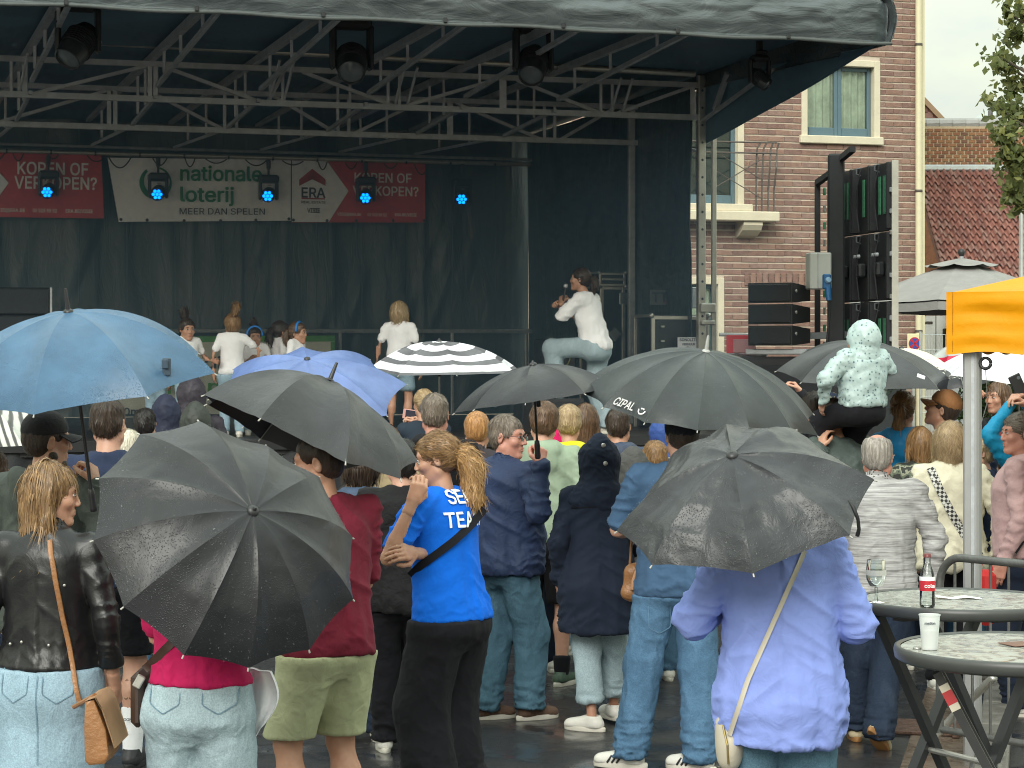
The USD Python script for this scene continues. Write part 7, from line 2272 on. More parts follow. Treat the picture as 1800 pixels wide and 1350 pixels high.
# -- man in the navy T-shirt
p = Person('tall man with short dark hair in navy T-shirt and black shorts with a tattooed calf', 190, 345, 1.885, 0, skin_='fair', bare=True, head_yaw=12, feet=[(-0.10, 0.42, -10), (0.115, 0.0, 8)])
p.body()
p.hair('short', 'darkbrown')
p.top(C('tee_navy', (0.02, 0.029, 0.062)), hem=0.86, sleeve=0.36, off=0.025, straight=0.9, name='shirt')
p.trousers(c_black, hem=0.53, knee=0.08, ankle=0.08, thigh=0.1, name='shorts')
p.socks(c_white, top=0.2)
p.shoes(black_shoe, sole_b)
ink = plain('tattoo_ink', (0.09, 0.055, 0.04), 0.6)
kx = p.knee[1] + (p.ank[1] - p.knee[1]) * 0.4
def on_leg(dx, dz):
    q = kx + np.array([dx, 0, dz])
    tt = np.clip((p.knee[1][2] - q[2]) / (p.knee[1][2] - p.ank[1][2]), 0, 1)
    r = 0.0545 - 0.016 * max(0, tt - 0.3)
    c = p.knee[1] + (p.ank[1] - p.knee[1]) * tt + np.array([0, -0.018, 0])
    x = np.clip(dx, -r * .9, r * .9)
    return np.array([c[0] + x, c[1] - math.sqrt(r * r * p.k ** 2 - x * x) - 0.0035, q[2]])
for sx in (-0.025, 0, 0.025):
    p.part('tattoo_star', MB().tube([on_leg(sx + 0.009 * math.cos(a) * (1 if i % 2 == 0 else .45), 0.085 + 0.009 * math.sin(a) * (1 if i % 2 == 0 else .45)) for i, a in enumerate(np.linspace(math.pi / 2, math.pi * 2.5, 11))], 0.0014, 4), ink)
for sx in (-0.028, 0.0, 0.028):
    for r_ in (0.016, 0.009):
        p.part('tattoo', MB().tube([on_leg(sx + r_ * math.cos(a), 0.03 + 0.035 * math.sin(a) * (r_ / .016)) for a in np.linspace(0, 2 * math.pi, 13)], 0.003, 4), ink)
p.part('sock_print', text('DONNA', 0.014, p.ank[1] + np.array([-0.035, -0.05, 0.155]), (1, 0, 0), (0, 0, 1), 0.001, True, 0.07), c_black)
# -- woman with the pink top under the wet black umbrella
p = Person('woman in bright pink top and pale jeans hidden behind the twelve ribbed umbrella', 352, 486, 1.62, 5, sex='f', arms=(((0.06, 0.32, -0.12), (-.25, -.2, -1)), ((-0.06, 0.32, -0.12), (.25, -.2, -1))), fat=1.12, feet=[(-0.12, 0, -8), (0.12, 0, 8)])
p.body(); p.hair('long', 'brown', n=0)
p.top(C('cotton_pink', (0.42, 0.012, 0.085)), hem=0.99, off=0.02, sleeve=0.4, straight=0.6, fold=0.012)
p.trousers(d_pale, waist=1.06, thigh=0.1, knee=0.088, ankle=0.09, fold=0.009)
p.shoes(white_shoe, sole_w)
for sd in (-1, 1):
    x0 = 0.10 * sd - 0.062
    p.strap([b(x0, -.1, 0.955), b(x0 + .003, -.1, 0.86), b(x0 + 0.06, -.1, 0.825), b(x0 + 0.12, -.1, 0.86), b(x0 + .124, -.1, 0.955)], 0.004, d_seam, ('bottom',), name='pocket_seam', thick=0.002, gap=0.001)
p.strap([b(-0.20, -.1, 0.965), b(-0.135, -.1, 1.02), b(-0.06, -.1, 1.09)], 0.03, plain('brown_strap', (0.05, 0.026, 0.02), 0.5), ('top',), name='bag_strap')
t = thing('handbag', 'small dark brown handbag at the hip of the woman in pale jeans', 'bag', p.world((-0.225, 0.02, 0.82)))
part(t, 'body', MB().box(p.world((-0.225, 0.03, 0.86)), (0.05, 0.2, 0.2), bev=0.02), plain('dark_brown_leather', (0.04, 0.022, 0.016), 0.45))
part(t, 'buckle', MB().box(p.world((-0.205, -0.08, 0.93)), (0.03, 0.012, 0.05), R=roty(30), bev=.004), alu)
t = thing('white_jacket', 'white jacket hanging from an arm between the pale jeans and green shorts', 'jacket', p.world((0.2, 0, 0.7)))
q, z = np.meshgrid(np.linspace(0, 1, 14), np.linspace(0, 1, 20), indexing='ij')
top_, bot = at(437, 1175, p.Y + .1), at(440, 1312, p.Y + .1)
W = 0.085 + 0.02 * np.sin(z * 3)
P = (top_ * (1 - z[..., None]) + bot * z[..., None]) + np.stack([q * W * (1.05 - 0.5 * z ** 3) + 0.01 * np.sin(z * 6), 0.012 * np.sin(q * 9 + z * 2) - 0.1 * q, 0.02 * q * z + 0.06 * (z ** 3) * q], -1)
part(t, 'cloth', MB().sheet(P, 0.03, (0.1, 1, 0)), c_white, True)
# -- man in the maroon shirt
p = Person('man with short dark hair in maroon T-shirt and pale green shorts looking left', 574, 430, 1.79, -38, bare=True, skin_='warm', head_yaw=-44, head_pitch=6, arms=((( -0.02, 0.30, 0.0), (-1, -.3, -1)), ((-0.06, 0.28, -0.22), (.2, -.3, -1))), hands=(1.0, 0.4), feet=[(-0.13, 0.06, -12), (0.12, 0.0, 6)], fat=1.04, lean=(0, 0.03))
p.body(face=True, brows='darkbrown')
p.hair('crop', 'darkbrown')
p.top(C('cotton_maroon', (0.135, 0.012, 0.026), fold=0.4), hem=0.865, off=0.03, sleeve=0.42, sl=0.03, straight=1.0, fold=0.014)
p.trousers(C('chino_sage', (0.37, 0.385, 0.235), fold=0.4), hem=0.525, knee=0.084, ankle=0.09, thigh=0.105, name='shorts', fold=0.006)
p.socks(c_white, 0.08); p.shoes(white_shoe, sole_w)
# -- staff woman
p = Person('young woman with wavy ponytail in bright blue team T-shirt, hand at her mouth', 789, 385, 1.75, -52, sex='f', skin_='warm', head_yaw=-33, head_pitch=10, lean=(0.0, 0.04), fat=1.12, arms=(('px', 724, 885, -0.24, (-0.6, 0.2, -1)), ('px', 728, 972, -0.20, (0.7, 0.3, -1))), hands=(0.75, 0.5), palms=((0.3, 0.4, 0.2), None))
p.body(face=True, brows='brown')
p.hair('pony', 'darkblond', tail=[(0, -0.098, 0.012), (0, -0.13, -0.01), (0.004, -0.158, -0.075), (0.0, -0.15, -0.15), (-0.006, -0.135, -0.225), (0.0, -0.115, -0.28)], n=1700, wave=0.16, tcol='goldtail', tr=1.5)
sb_ = C('cotton_royal_blue', (0.003, 0.125, 0.64), fold=0.35)
p.top(sb_, hem=0.90, off=0.022, sleeve=0.36, sl=0.022, straight=0.55, fold=0.012)
p.trousers(c_black, hem=0.03, knee=0.105, ankle=0.115, thigh=0.11, off=0.012, fold=0.008, waist=0.93)
p.shoes(white_shoe, sole_w)
axb = rotz(p.yaw) @ np.array([0, -1.0, 0])
rt_ = rotz(p.yaw) @ np.array([1.0, 0, 0])
Lc = lambda px, py: p.tolocal(at(px, py, p.Y))
for s_, w_, y_, wd in (('SEC', .06, 880, 0.16), ('TEAM', 0.066, 921, 0.25)):
    p.letters(s_, w_, (0.0, -.1, 1.43 if s_ == 'SEC' else 1.325), (1, 0, 0), (0, -1, 0), c_white, width=wd)
p.strap([Lc(722, 1010), Lc(740, 990), Lc(770, 968), Lc(800, 946), Lc(830, 920), Lc(852, 894)], 0.036, c_black, axis=axb, name='bag_strap', gap=0.006)
# -- older man with glasses
p = Person('older man with glasses in navy jacket and blue jeans holding the small umbrella', 888, 305, 1.76, 42, skin_='pink', head_yaw=70, head_pitch=2, fat=1.14, arms=(None, ('px', 950, 818, -0.30, (0.5, -0.4, -1))), hands=(0.4, 1.05), palms=(None, (-0.9, 0.2, 0)), lean=(0, 0.0), feet=[(-0.10, -0.06, 28), (0.10, 0.1, 20)])
p.body(face=True, brows='grey')
p.hair('short', 'greybrown')
p.glasses(plain('spectacle_frame', (0.10, 0.045, 0.035), 0.4))
nj = C('jacket_navy', (0.022, 0.036, 0.085), rough=0.6, fold=0.5)
p.top(nj, hem=0.84, off=0.045, flare=0.04, sl=0.03, straight=0.9, fold=0.018, name='jacket', collar=0.03, belly=0.04)
p.trousers(d_teal, thigh=0.1, knee=0.082, ankle=0.075, fold=0.01)
p.shoes(brown_shoe, sole_w)
f = Field(); f.cap(p.neck0 + (0, 0.015, 0.02), p.neck0 + (0, 0.03, 0.068), 0.068, 0.064, 0.01).cap(p.neck0 + (0, .02, 0.03), p.neck0 + (0, .04, 0.13), 0.061, 0.06, 0.005, 1)
p.part('shirt_collar', f.mesh(0.006), C('shirt_check', (0.5, 0.46, 0.5)))
# -- person in the long navy hooded coat
p = Person('person in long dark navy coat with the hood up, light jeans and white wedge sneakers', 1053, 313, 1.61, 0, sex='f', skin_='tan', head_pitch=6, arms=(None, ((0.02, 0.22, -0.36), (0.8, 0, -1))), feet=[(-0.045, -0.06, -62), (0.1, 0.25, -20)], fat=1.08)
p.body(); p.hood_up(c_dnavy, point=0.035, drop=0.13, w=1.15)
p.top(c_dnavy, hem=0.60, off=0.045, sl=0.03, straight=0.9, flare=0.06, fold=0.014, name='coat')
p.trousers(d_pale, hem=0.17, knee=0.068, ankle=0.068, thigh=0.09)
p.shoes(white_shoe, sole_w, bulk=1.08)
for (x, z) in ((0.02, 1.60), (0.03, 1.50)):
    P = p.lay([b(x, -.1, z)], ('hood',))[0]
    p.part('button', MB().lathe([(0, 0.005), (0.011, 0.003), (0.013, 0)], P, (0, -1, 0), 10), alu)
p.strap([b(-0.16, -.1, 1.25), b(0.0, -.1, 1.262), b(0.16, -.1, 1.25)], 0.006, c_black, name='yoke_seam', thick=0.003, gap=0.002)
# -- man in jeans and blue T-shirt
p = Person('man in blue T-shirt, dark beanie, blue jeans and white striped sneakers seen from behind', 1190, 343, 1.82, 4, skin_='fair', head_yaw=-8, fat=1.06, arms=(((-0.05, 0.30, -0.30), (-0.6, -0.4, -1)), ((0.05, 0.3, -0.1), (.7, 0, -1))), feet=[(-0.23, -0.1, -75), (0.11, -0.2, -62)], lean=(0.02, 0.02))
p.body(); p.hair('crop', 'darkbrown'); p.beanie(plain('beanie_black', (0.008, 0.009, 0.013), 0.9, bump=.5))
p.top(C('tee_petrol', (0.042, 0.085, 0.155)), hem=0.84, off=0.03, sleeve=0.42, sl=0.03, straight=1.0, fold=0.013)
p.trousers(d_mid, knee=0.078, ankle=0.075, thigh=0.1, fold=0.011)
p.shoes(white_shoe, sole_w, stripes=plain('stripe_black', (0.015, 0.018, 0.02), 0.5))
for sd in (-1, 1):
    x0 = 0.09 * sd - 0.055
    p.strap([b(x0, -.1, 0.83), b(x0 + .003, -.1, 0.72), b(x0 + 0.055, -.1, 0.69), b(x0 + 0.11, -.1, 0.72), b(x0 + .113, -.1, 0.83)], 0.004, d_seam2, ('bottom',), name='pocket_seam', thick=0.002, gap=0.001)
# -- person in the lavender shirt
p = Person('person in loose lavender blue shirt and jeans under the crumpled black umbrella', 1372, 482, 1.70, 6, sex='f', fat=1.1, arms=(((-0.04, 0.24, -0.20), (-.75, -0.4, -1)), ((0.0, 0.24, -0.16), (0.55, -0.4, -1))), arm_r=1.1, feet=[(-0.11, 0, -6), (0.11, 0.0, 6)])
p.body(); p.hair('bun', 'brown', n=0)
lav = C('cotton_lavender', (0.225, 0.295, 0.66), fold=0.4, var=0.08)
p.top(lav, hem=0.715, off=0.05, sl=0.036, sleeve=0.86, straight=0.8, fold=0.014, cuff=-0.2, slim=1.0)
p.trousers(denim('denim_blue_grey', (0.10, 0.19, 0.26)), knee=0.085, ankle=0.085, thigh=0.1)
p.shoes(white_shoe, sole_w)
cream = plain('cream_leather', (0.52, 0.47, 0.38), 0.5, var=0.06)
p.strap([b(0.085, -.1, 1.40), b(0.03, -.1, 1.28), b(-0.04, -.1, 1.12), b(-0.12, -.1, 0.94), b(-0.165, -.1, 0.80), b(-0.185, -.1, 0.735)], 0.017, cream, name='bag_strap', gap=0.008)
bc = p.world((-0.185, -0.06, 0.70))
t = thing('belt_bag', 'small cream leather bag hanging at the hem of the lavender shirt', 'bag', bc - ZV * 0.1)
f = Field(); f.ell((0, 0, 0), (0.045, 0.075, 0.1), 0.02).cap((0, 0, 0.06), (0, 0, -0.06), 0.05, 0.04, 0.03)
m_ = f.mesh(0.008); part(t, 'body', (m_[0] + bc, m_[1]), cream, True)
part(t, 'zip', MB().tube([bc + (-0.03, -0.062, 0.07), bc + (-0.015, -0.077, 0.0), bc + (-0.01, -0.06, -0.07)], 0.004, 6), gold)
# -- sage hoodie
p = Person('teenager with tousled brown hair in pale sage green hoodie and black shorts', 955, 276, 1.80, 10, bare=True, skin_='fair', head_yaw=-10, head_roll=5, feet=[(-0.13, 0.1, -15), (0.115, 0, 20)], fat=.98)
p.body(); p.hair('short', 'brown', vol=0.008)
p.top(C('fleece_sage', (0.27, 0.34, 0.25)), hem=0.90, off=0.034, sl=0.026, straight=0.9, fold=0.018, name='hoodie', hood='down')
p.trousers(c_black, hem=0.50, knee=0.082, ankle=0.085, thigh=0.1, name='shorts')
p.socks(c_black, 0.1); p.shoes(plain('sneaker_green', (0.05, 0.09, 0.06), 0.6, var=0.5, scale=30), sole_w)

# -- plainer figures further into the crowd
def extra(label, px, sc, h, yaw=0, top=None, low=None, hair=('short', 'brown'), sex='m', skin_='fair', hood=None, hat=None, hy=0, hp=0, hem=0.84, sleeve=1.0, tname='jacket', face=False, arms=(None, None), tm=None, collar=0.0, off=0.03, shorts=0.0, shoe=(white_shoe, sole_w), fold=0.014, **kw):
    P = Person(label, px, sc, h, yaw, sex=sex, skin_=skin_, head_yaw=hy, head_pitch=hp, arms=arms, **kw)
    P.body(face=face, brows=hair[1] if hair else 'brown')
    if hood == 'up':
        P.hood_up(top)
    elif hair:
        P.hair(hair[0], hair[1], **(hair[2] if len(hair) > 2 else {}))
    if hat:
        P.cap_hat(hat)
    P.top(top, hem=hem, off=off, sleeve=sleeve, sl=0.022, straight=0.8, fold=fold, name=tname, hood='down' if hood == 'down' else None, collar=collar)
    P.trousers(low or d_mid, hem=shorts or 0.06, name='shorts' if shorts else 'trousers', knee=0.07 if not shorts else 0.08, ankle=0.065 if not shorts else 0.085)
    P.shoes(*shoe)
    return P
pony = lambda L=0.2: [(0, -0.10, 0.02), (0, -0.14, 0.0), (0, -0.15, -L * 0.5), (0, -0.13, -L)]
extra('person with short tousled blond hair in a bright yellow jacket', 1000, 265, 1.77, 8, C('rain_yellow', (0.62, 0.58, 0.02), rough=.6), c_dnavy, ('short', 'blond', dict(vol=0.006)), 'f', hood='down')
extra('girl with long brown hair in a white top beside the singer', 1030, 250, 1.76, 0, c_white, d_light, ('long', 'brown', dict(length=0.2)), 'f', hy=12, tname='shirt', sleeve=0.4)
extra('child in a magenta hood half hidden behind the blond person in yellow', 966, 240, 1.56, 0, C('magenta', (0.55, 0.01, 0.10)), d_mid, None, hood='up')
extra('dark haired man in a striped navy puffer jacket under the golf umbrella', 1087, 258, 1.745, 5, C('puffer_navy', (0.045, 0.06, 0.10), rough=.5, fold=.6), d_mid, ('short', 'darkbrown'), hood='down', skin_='warm', hy=8)
extra('child with sandy hair beside the dark beanie', 1152, 272, 1.55, -10, C('coat_dark_blue', (0.03, 0.05, 0.10)), d_mid, ('short', 'darkblond'), hood='down', skin_='fair')
extra('person in a fur edged grey hood in front of the sandy haired child', 1112, 285, 1.50, 0, C('fur_grey', (0.07, 0.07, 0.068), fold=.9), d_teal, None, hood='up', shoe=(grey_shoe, sole_w))
extra('person in bright blue rain jacket under the golf umbrella', 1168, 240, 1.64, -6, C('rain_blue', (0.035, 0.075, 0.25), rough=.5), d_dark, None, hood='up')
extra('man with thinning dark hair in a black jacket behind the staff woman', 765, 285, 1.865, -5, c_black, d_dark, ('short', 'greybrown'), skin_='pink', hy=10, hood='down')
p = extra('blond woman with tied hair filming the stage with a pink phone', 745, 212, 1.82, -12, C('coat_black_blue', (0.02, 0.03, 0.045)), d_mid, ('pony', 'blond', dict(tail=pony(.12))), 'f', hy=-15, arms=(('px', 716, 752, 0.35), ('px', 734, 752, 0.35)), hands=(0.9, 0.9))
pc_ = at(724, 729, p.Y + 0.42)
t = thing('phone', 'pink cased phone held up by the blond woman', 'phone', pc_)
part(t, 'case', MB().box(pc_, (0.155, 0.012, 0.085), R=roty(8), bev=0.005), plain('phone_pink', (0.5, 0.27, 0.24), .4))
part(t, 'screen', MB().box(pc_ + (0.008, -0.0075, 0), (0.125, 0.004, 0.07), R=roty(8), bev=.001), plain('phone_screen', (0.03, 0.03, 0.045), 0.1))
extra('person in dark plum jacket with a thin red collar stripe behind the older man', 838, 268, 1.735, 4, C('plum_dark', (0.045, 0.038, 0.045)), d_dark, ('crop', 'ginger'), skin_='tan', collar=0.04, fat=1.15)
extra('person in a long beige coat and black trousers behind the maroon shirt', 678, 306, 1.70, -8, C('coat_beige', (0.27, 0.21, 0.125)), c_black, ('bob', 'brown', dict(length=.1)), 'f', hem=0.50, tname='coat', shoe=(plain('pale_shoe', (0.5, 0.45, 0.36), .6), sole_w))
extra('person in a black fleece jacket between maroon shirt and blue team shirt', 708, 335, 1.66, -4, C('fleece_black', (0.012, 0.012, 0.013), fold=1.0), c_black, ('short', 'black'), hem=0.8, feet=[(-0.1, 0.15, -5), (0.1, .15, 5)])
extra('person in a steel blue quilted jacket behind the tilted black umbrella', 634, 322, 1.60, -6, C('quilt_steel', (0.042, 0.066, 0.115), rough=.5, fold=.7), d_dark, ('bob', 'darkbrown', dict(length=.08)), 'f', hood='down')
extra('child with black hair in a navy jacket left of the black umbrella', 255, 232, 1.70, 0, c_navy, d_dark, ('short', 'black'), hood='down')
extra('child in an indigo hooded jacket with the hood up', 292, 226, 1.76, 0, C('indigo', (0.022, 0.026, 0.05), rough=.6), d_dark, None, hood='up')
extra('person in a plum grey rain jacket turned left, in front of the green edged board', 336, 216, 1.90, -30, C('plum_grey', (0.038, 0.033, 0.043), rough=.5), d_dark, None, hood='up')
extra('child in a dark olive hood beside the tilted black umbrella', 344, 238, 1.72, 0, C('olive_dark', (0.04, 0.045, 0.04), rough=.5), d_dark, None, hood='up')
extra('child with pale blond hair beside the tall man in the navy shirt', 226, 262, 1.60, 6, c_navy, d_mid, ('long', 'white', dict(length=.14)), 'f')
extra('person in a beige jacket under the printed umbrella at the left edge', -14, 330, 1.60, 0, C('jacket_sand', (0.36, 0.28, 0.2)), d_dark, ('short', 'brown'))

# -- right-hand side
mint = mat('mint_print', {'tc': ('texture_coordinate', {}), 'v': ('voronoi_texture', {'scale': 40.0, 'randomness': 1.0}), 'n': ('noise_texture', {'scale': 14.0, 'detail': 3, 'distortion': 1.0}), 'n2': ('noise_texture', {'scale': 26.0, 'detail': 1}),
                          'a': ('math', {'math_type': 'add'}), 'r': ('rgb_ramp', {'ramp': [(0.0, (0.05, 0.085, 0.10)), (0.2, (0.10, 0.16, 0.17)), (0.23, (0.33, 0.43, 0.43)), (0.6, (0.37, 0.47, 0.46)), (1.0, (0.40, 0.50, 0.48))]}),
                          'm': ('map_range', {'from_min': 0.3, 'from_max': 0.7, 'to_min': -0.09, 'to_max': 0.10}), 'b': ('bump', {'strength': .5, 'distance': 0.012}), 'p': ('principled_bsdf', {'roughness': 0.5})},
            [('tc.object', 'v.vector'), ('tc.object', 'n.vector'), ('tc.object', 'n2.vector'), ('n2.fac', 'm.value'), ('v.distance', 'a.value1'), ('m.result', 'a.value2'), ('a.value', 'r.fac'), ('r.color', 'p.base_color'), ('n.fac', 'b.height'), ('b.normal', 'p.normal')])
rain_g = C('rain_grey_green', (0.062, 0.08, 0.075), rough=0.45, fold=0.5)
p = Person('man in grey green raincoat carrying a child on his shoulders', 1492, 262, 1.82, -30, lean=(0, 0.12), skin_='warm', head_yaw=-10, arms=(('px', 1440, 790, -0.1), None), fat=1.2)
p.body(); p.hair('short', 'darkbrown')
p.top(rain_g, hem=0.78, off=0.07, sl=0.05, straight=1.0, fold=0.022, name='raincoat')
p.trousers(d_dark); p.shoes(black_shoe, sole_w)
p = Person('child in mint rain jacket with dark specks and raised hood sitting on the man\'s shoulders', 1516, 262, 1.20, -28, group=None, z0=1.11, name='child', skin_='fair', Y=14.55, hip_drop=0, arms=((( -0.16, 0.16, -0.43), (-1, -0.2, -.3)), ((0.09, 0.2, -0.42), (1, -.2, -.4))), feet=[(-0.26, 0.42, -10, 0.30), (0.16, 0.36, 10, 0.18)], head_yaw=-14, hands=(0.3, .4), fat=1.15, knees=((-.2, 1, .4), (.2, 1, .4)))
p.body()
p.hood_up(mint, point=0.0, drop=0.10, open_=0.95)
p.top(mint, hem=0.95, off=0.045, sl=0.036, straight=1.0, fold=0.016, name='rain_jacket', cuff=.4)
p.trousers(c_black, thigh=0.11, knee=0.085, ankle=0.07, waist=1.0, hem=0.06)
p.shoes(black_shoe, sole_b)
marl = mat('marl_grey', {'tc': ('texture_coordinate', {}), 'mp': ('mapping', {'scale': (5, 5, 90)}), 'n': ('noise_texture', {'scale': 1.0, 'detail': 4, 'roughness': .7, 'distortion': .5}), 'r': ('rgb_ramp', {'ramp': [(0.32, (0.17, 0.165, 0.165)), (0.5, (0.34, 0.335, 0.335)), (0.68, (0.5, 0.5, 0.5))]}), 'b': ('bump', {'strength': .3, 'distance': .004}), 'p': ('principled_bsdf', {'roughness': .9})},
            [('tc.object', 'mp.vector'), ('mp.vector', 'n.vector'), ('n.fac', 'r.fac'), ('r.color', 'p.base_color'), ('n.fac', 'b.height'), ('b.normal', 'p.normal')])
p = Person('balding older man with glasses in grey marl pullover and dark jeans', 1543, 326, 1.68, 8, skin_='pink', head_yaw=12, fat=1.1, arms=(None, ((0.09, 0.05, -0.53), (1, -.3, 0))), feet=[(-0.12, 0.15, -5), (0.0, -0.2, 28, 0.06, -38)])
p.body(); p.hair('bald', 'grey'); p.glasses(alu)
p.top(marl, hem=0.845, off=0.03, sl=0.026, straight=1.0, fold=0.016, name='pullover', collar=0.045, belly=0.05)
p.trousers(d_dark, knee=0.08, ankle=0.075, thigh=0.1); p.shoes(plain('beige_suede', (0.42, 0.35, 0.23), .8), plain('gum_rubber', (0.25, 0.12, 0.04), .6))
extra('woman with brown ponytail in bright blue jacket beside the balding man', 1588, 252, 1.85, 12, C('jacket_cyan', (0.015, 0.19, 0.40), rough=.5), d_dark, ('pony', 'darkblond', dict(tail=pony(.24))), 'f', hy=10, hood='down')
p = extra('man in tan baseball cap and cream printed shirt looking down', 1662, 256, 1.86, -42, C('shirt_cream', (0.52, 0.46, 0.40), var=.2), d_mid, ('crop', 'darkbrown'), skin_='warm', hat=plain('cap_tan', (0.24, 0.105, 0.035), .8, bump=.4), hy=-25, hp=-20, tname='shirt', sleeve=.42, face=True)
extra('person in a mottled green and black coat beside the tan cap', 1618, 262, 1.62, -10, mat('camo', {'tc': ('texture_coordinate', {}), 'n': ('noise_texture', {'scale': 16.0, 'detail': 2}), 'r': ('rgb_ramp', {'interpolate': False, 'ramp': [(0.0, (0.02, 0.022, 0.018)), (0.46, (0.10, 0.12, 0.085)), (0.56, (0.25, 0.26, 0.19)), (.62, (0.03, 0.035, 0.03))]}), 'p': ('principled_bsdf', {'roughness': .8})}, [('tc.object', 'n.vector'), ('n.fac', 'r.fac'), ('r.color', 'p.base_color')]), d_dark, ('long', 'darkblond', dict(length=.12)), 'f')
cj = C('jacket_cream', (0.60, 0.57, 0.44), var=.07, fold=.5)
p = Person('woman with wavy blond bob in cream jacket with a patterned crossbody strap', 1672, 280, 1.67, 10, sex='f', skin_='fair', head_yaw=15, fat=1.15, arms=(None, ((0.12, 0.02, -0.52), (1, -.3, 0))))
p.body(); p.hair('wavy', 'blond', length=0.13, vol=0.014, wave=0.3, n=900)
p.top(cj, hem=0.80, off=0.045, sl=0.035, straight=1.0, fold=0.022, name='jacket')
p.trousers(c_black); p.shoes(white_shoe, sole_w)
chk = mat('strap_pattern', {'tc': ('texture_coordinate', {}), 'mp': ('mapping', {'rotation': (0, 0.75, 0)}), 'c': ('checker_texture', {'scale': 55.0, 'color1': (0.02, 0.02, 0.02), 'color2': (0.5, 0.5, 0.46)}), 'p': ('principled_bsdf', {'roughness': .7})}, [('tc.object', 'mp.vector'), ('mp.vector', 'c.vector'), ('c.color', 'p.base_color')])
p.strap([b(-0.13, -.1, 1.40), b(-0.07, -.1, 1.26), b(0.0, -.1, 1.12), b(0.08, -.1, 0.98), b(0.17, -.1, 0.86)], 0.05, chk, name='bag_strap', gap=0.008)
p = extra('older woman in pale pink hoodie looking left at the right edge', 1796, 300, 1.765, -62, C('fleece_pink', (0.47, 0.31, 0.31), fold=.4), c_dnavy, ('pony', 'greybrown', dict(tail=pony(.1))), 'f', 'pink', hy=-38, hem=0.915, tname='hoodie', face=True, fat=1.2, hood='down')
p.strap([Lc_ for Lc_ in (p.tolocal(at(1766, 965, p.Y)), p.tolocal(at(1785, 940, p.Y)), p.tolocal(at(1812, 915, p.Y)))], 0.012, c_black, axis=p.tolocal(p.loc + (0, -1, 0)), name='bag_strap')
p = extra('smiling woman with dark brown hair in black cardigan under the white umbrella', 1757, 228, 1.90, -125, C('cardigan_black', (0.014, 0.014, 0.017)), d_dark, ('long', 'brown', dict(length=.1)), 'f', 'tan', hy=-2, face=True, arms=(('px', 1722, 742, -0.3), ('px', 1712, 708, -0.3)), hands=(1.0, 1.0), tname='cardigan')
hs = at(1711, 722, p.Y - 0.32)
part(dk_, 'grip', MB().tube([hs + (0.0, 0, -0.1), hs + (0.0, 0, 0.06)], 0.017, 10), plain('grip_red', (0.2, 0.02, 0.03), .5, var=.6, scale=60))
p = extra('person in turquoise jacket raising a phone with both hands at the right edge', 1808, 272, 1.70, -30, C('jacket_turquoise', (0.01, 0.22, 0.40), rough=.5), d_dark, ('long', 'blond', dict(length=.2)), 'f', arms=(('px', 1775, 712, -0.1, (-1, 0, -1)), ('px', 1803, 712, -0.1, (1, 0, -1))), hands=(0.7, 0.7))
pc_ = at(1790, 678, p.Y - 0.05)
t = thing('phone', 'dark phone held up in both hands at the right edge', 'phone', pc_)
part(t, 'case', MB().box(pc_, (0.08, 0.012, 0.15), R=roty(-25), bev=.005), black)
part(t, 'lens', MB().lathe([(0, .004), (0.01, 0.003), (0.012, 0)], pc_ + (0.0, -.007, .05), (0, -1, 0), 10), lens_m)
flo = mat('navy_floral', {'tc': ('texture_coordinate', {}), 'v': ('voronoi_texture', {'scale': 42.0}), 'n': ('noise_texture', {'scale': 7.0}), 'm': ('math', {'math_type': 'add'}), 'r': ('rgb_ramp', {'ramp': [(0.0, (0.40, 0.47, 0.6)), (0.66, (0.35, 0.42, 0.55)), (0.70, (0.016, 0.026, 0.06)), (1.0, (0.014, 0.022, 0.05))]}), 'p': ('principled_bsdf', {'roughness': .8})},
          [('tc.object', 'v.vector'), ('tc.object', 'n.vector'), ('v.distance', 'm.value1'), ('n.fac', 'm.value2'), ('m.value', 'r.fac'), ('r.color', 'p.base_color')])
p = extra('person in navy top with white flower print holding up a drink can', 1768, 262, 1.50, -20, flo, d_dark, ('short', 'darkbrown'), 'f', arms=(('px', 1752, 775, -0.25), None), hands=(1.0, .4), tname='blouse')
cn = at(1752, 752, p.Y - 0.27)
t = thing('drink_can', 'small red and white drink can in a raised hand', 'can', cn)
part(t, 'can', MB().lathe([(0, -0.06), (0.024, -0.06), (0.031, -0.05), (0.031, 0.045), (0.025, 0.058), (0, 0.056)], cn, n=14), plain('can_red', (0.3, 0.05, 0.05), .3, var=.8, scale=40), 40)
extra('boy with short blond hair looking left below the drink can', 1727, 272, 1.60, -70, c_navy, d_mid, ('short', 'blond'), hy=-15, face=True)
p = extra('dark haired man under the dark grey umbrella left of the child', 1430, 246, 1.84, -15, c_black, d_dark, ('short', 'darkbrown'), skin_='warm', hy=-12)
p = extra('blond woman under the dark grey umbrella beside the child\'s arm', 1462, 226, 1.80, -20, c_dnavy, d_dark, ('long', 'blond', dict(length=.12)), 'f', hat=c_dnavy)
p = extra('person in black reaching up with a phone under the dark grey umbrella', 1398, 236, 1.66, -6, c_black, d_dark, ('short', 'darkbrown'), arms=(None, ('px', 1408, 690, .1)), hands=(.4, .8))

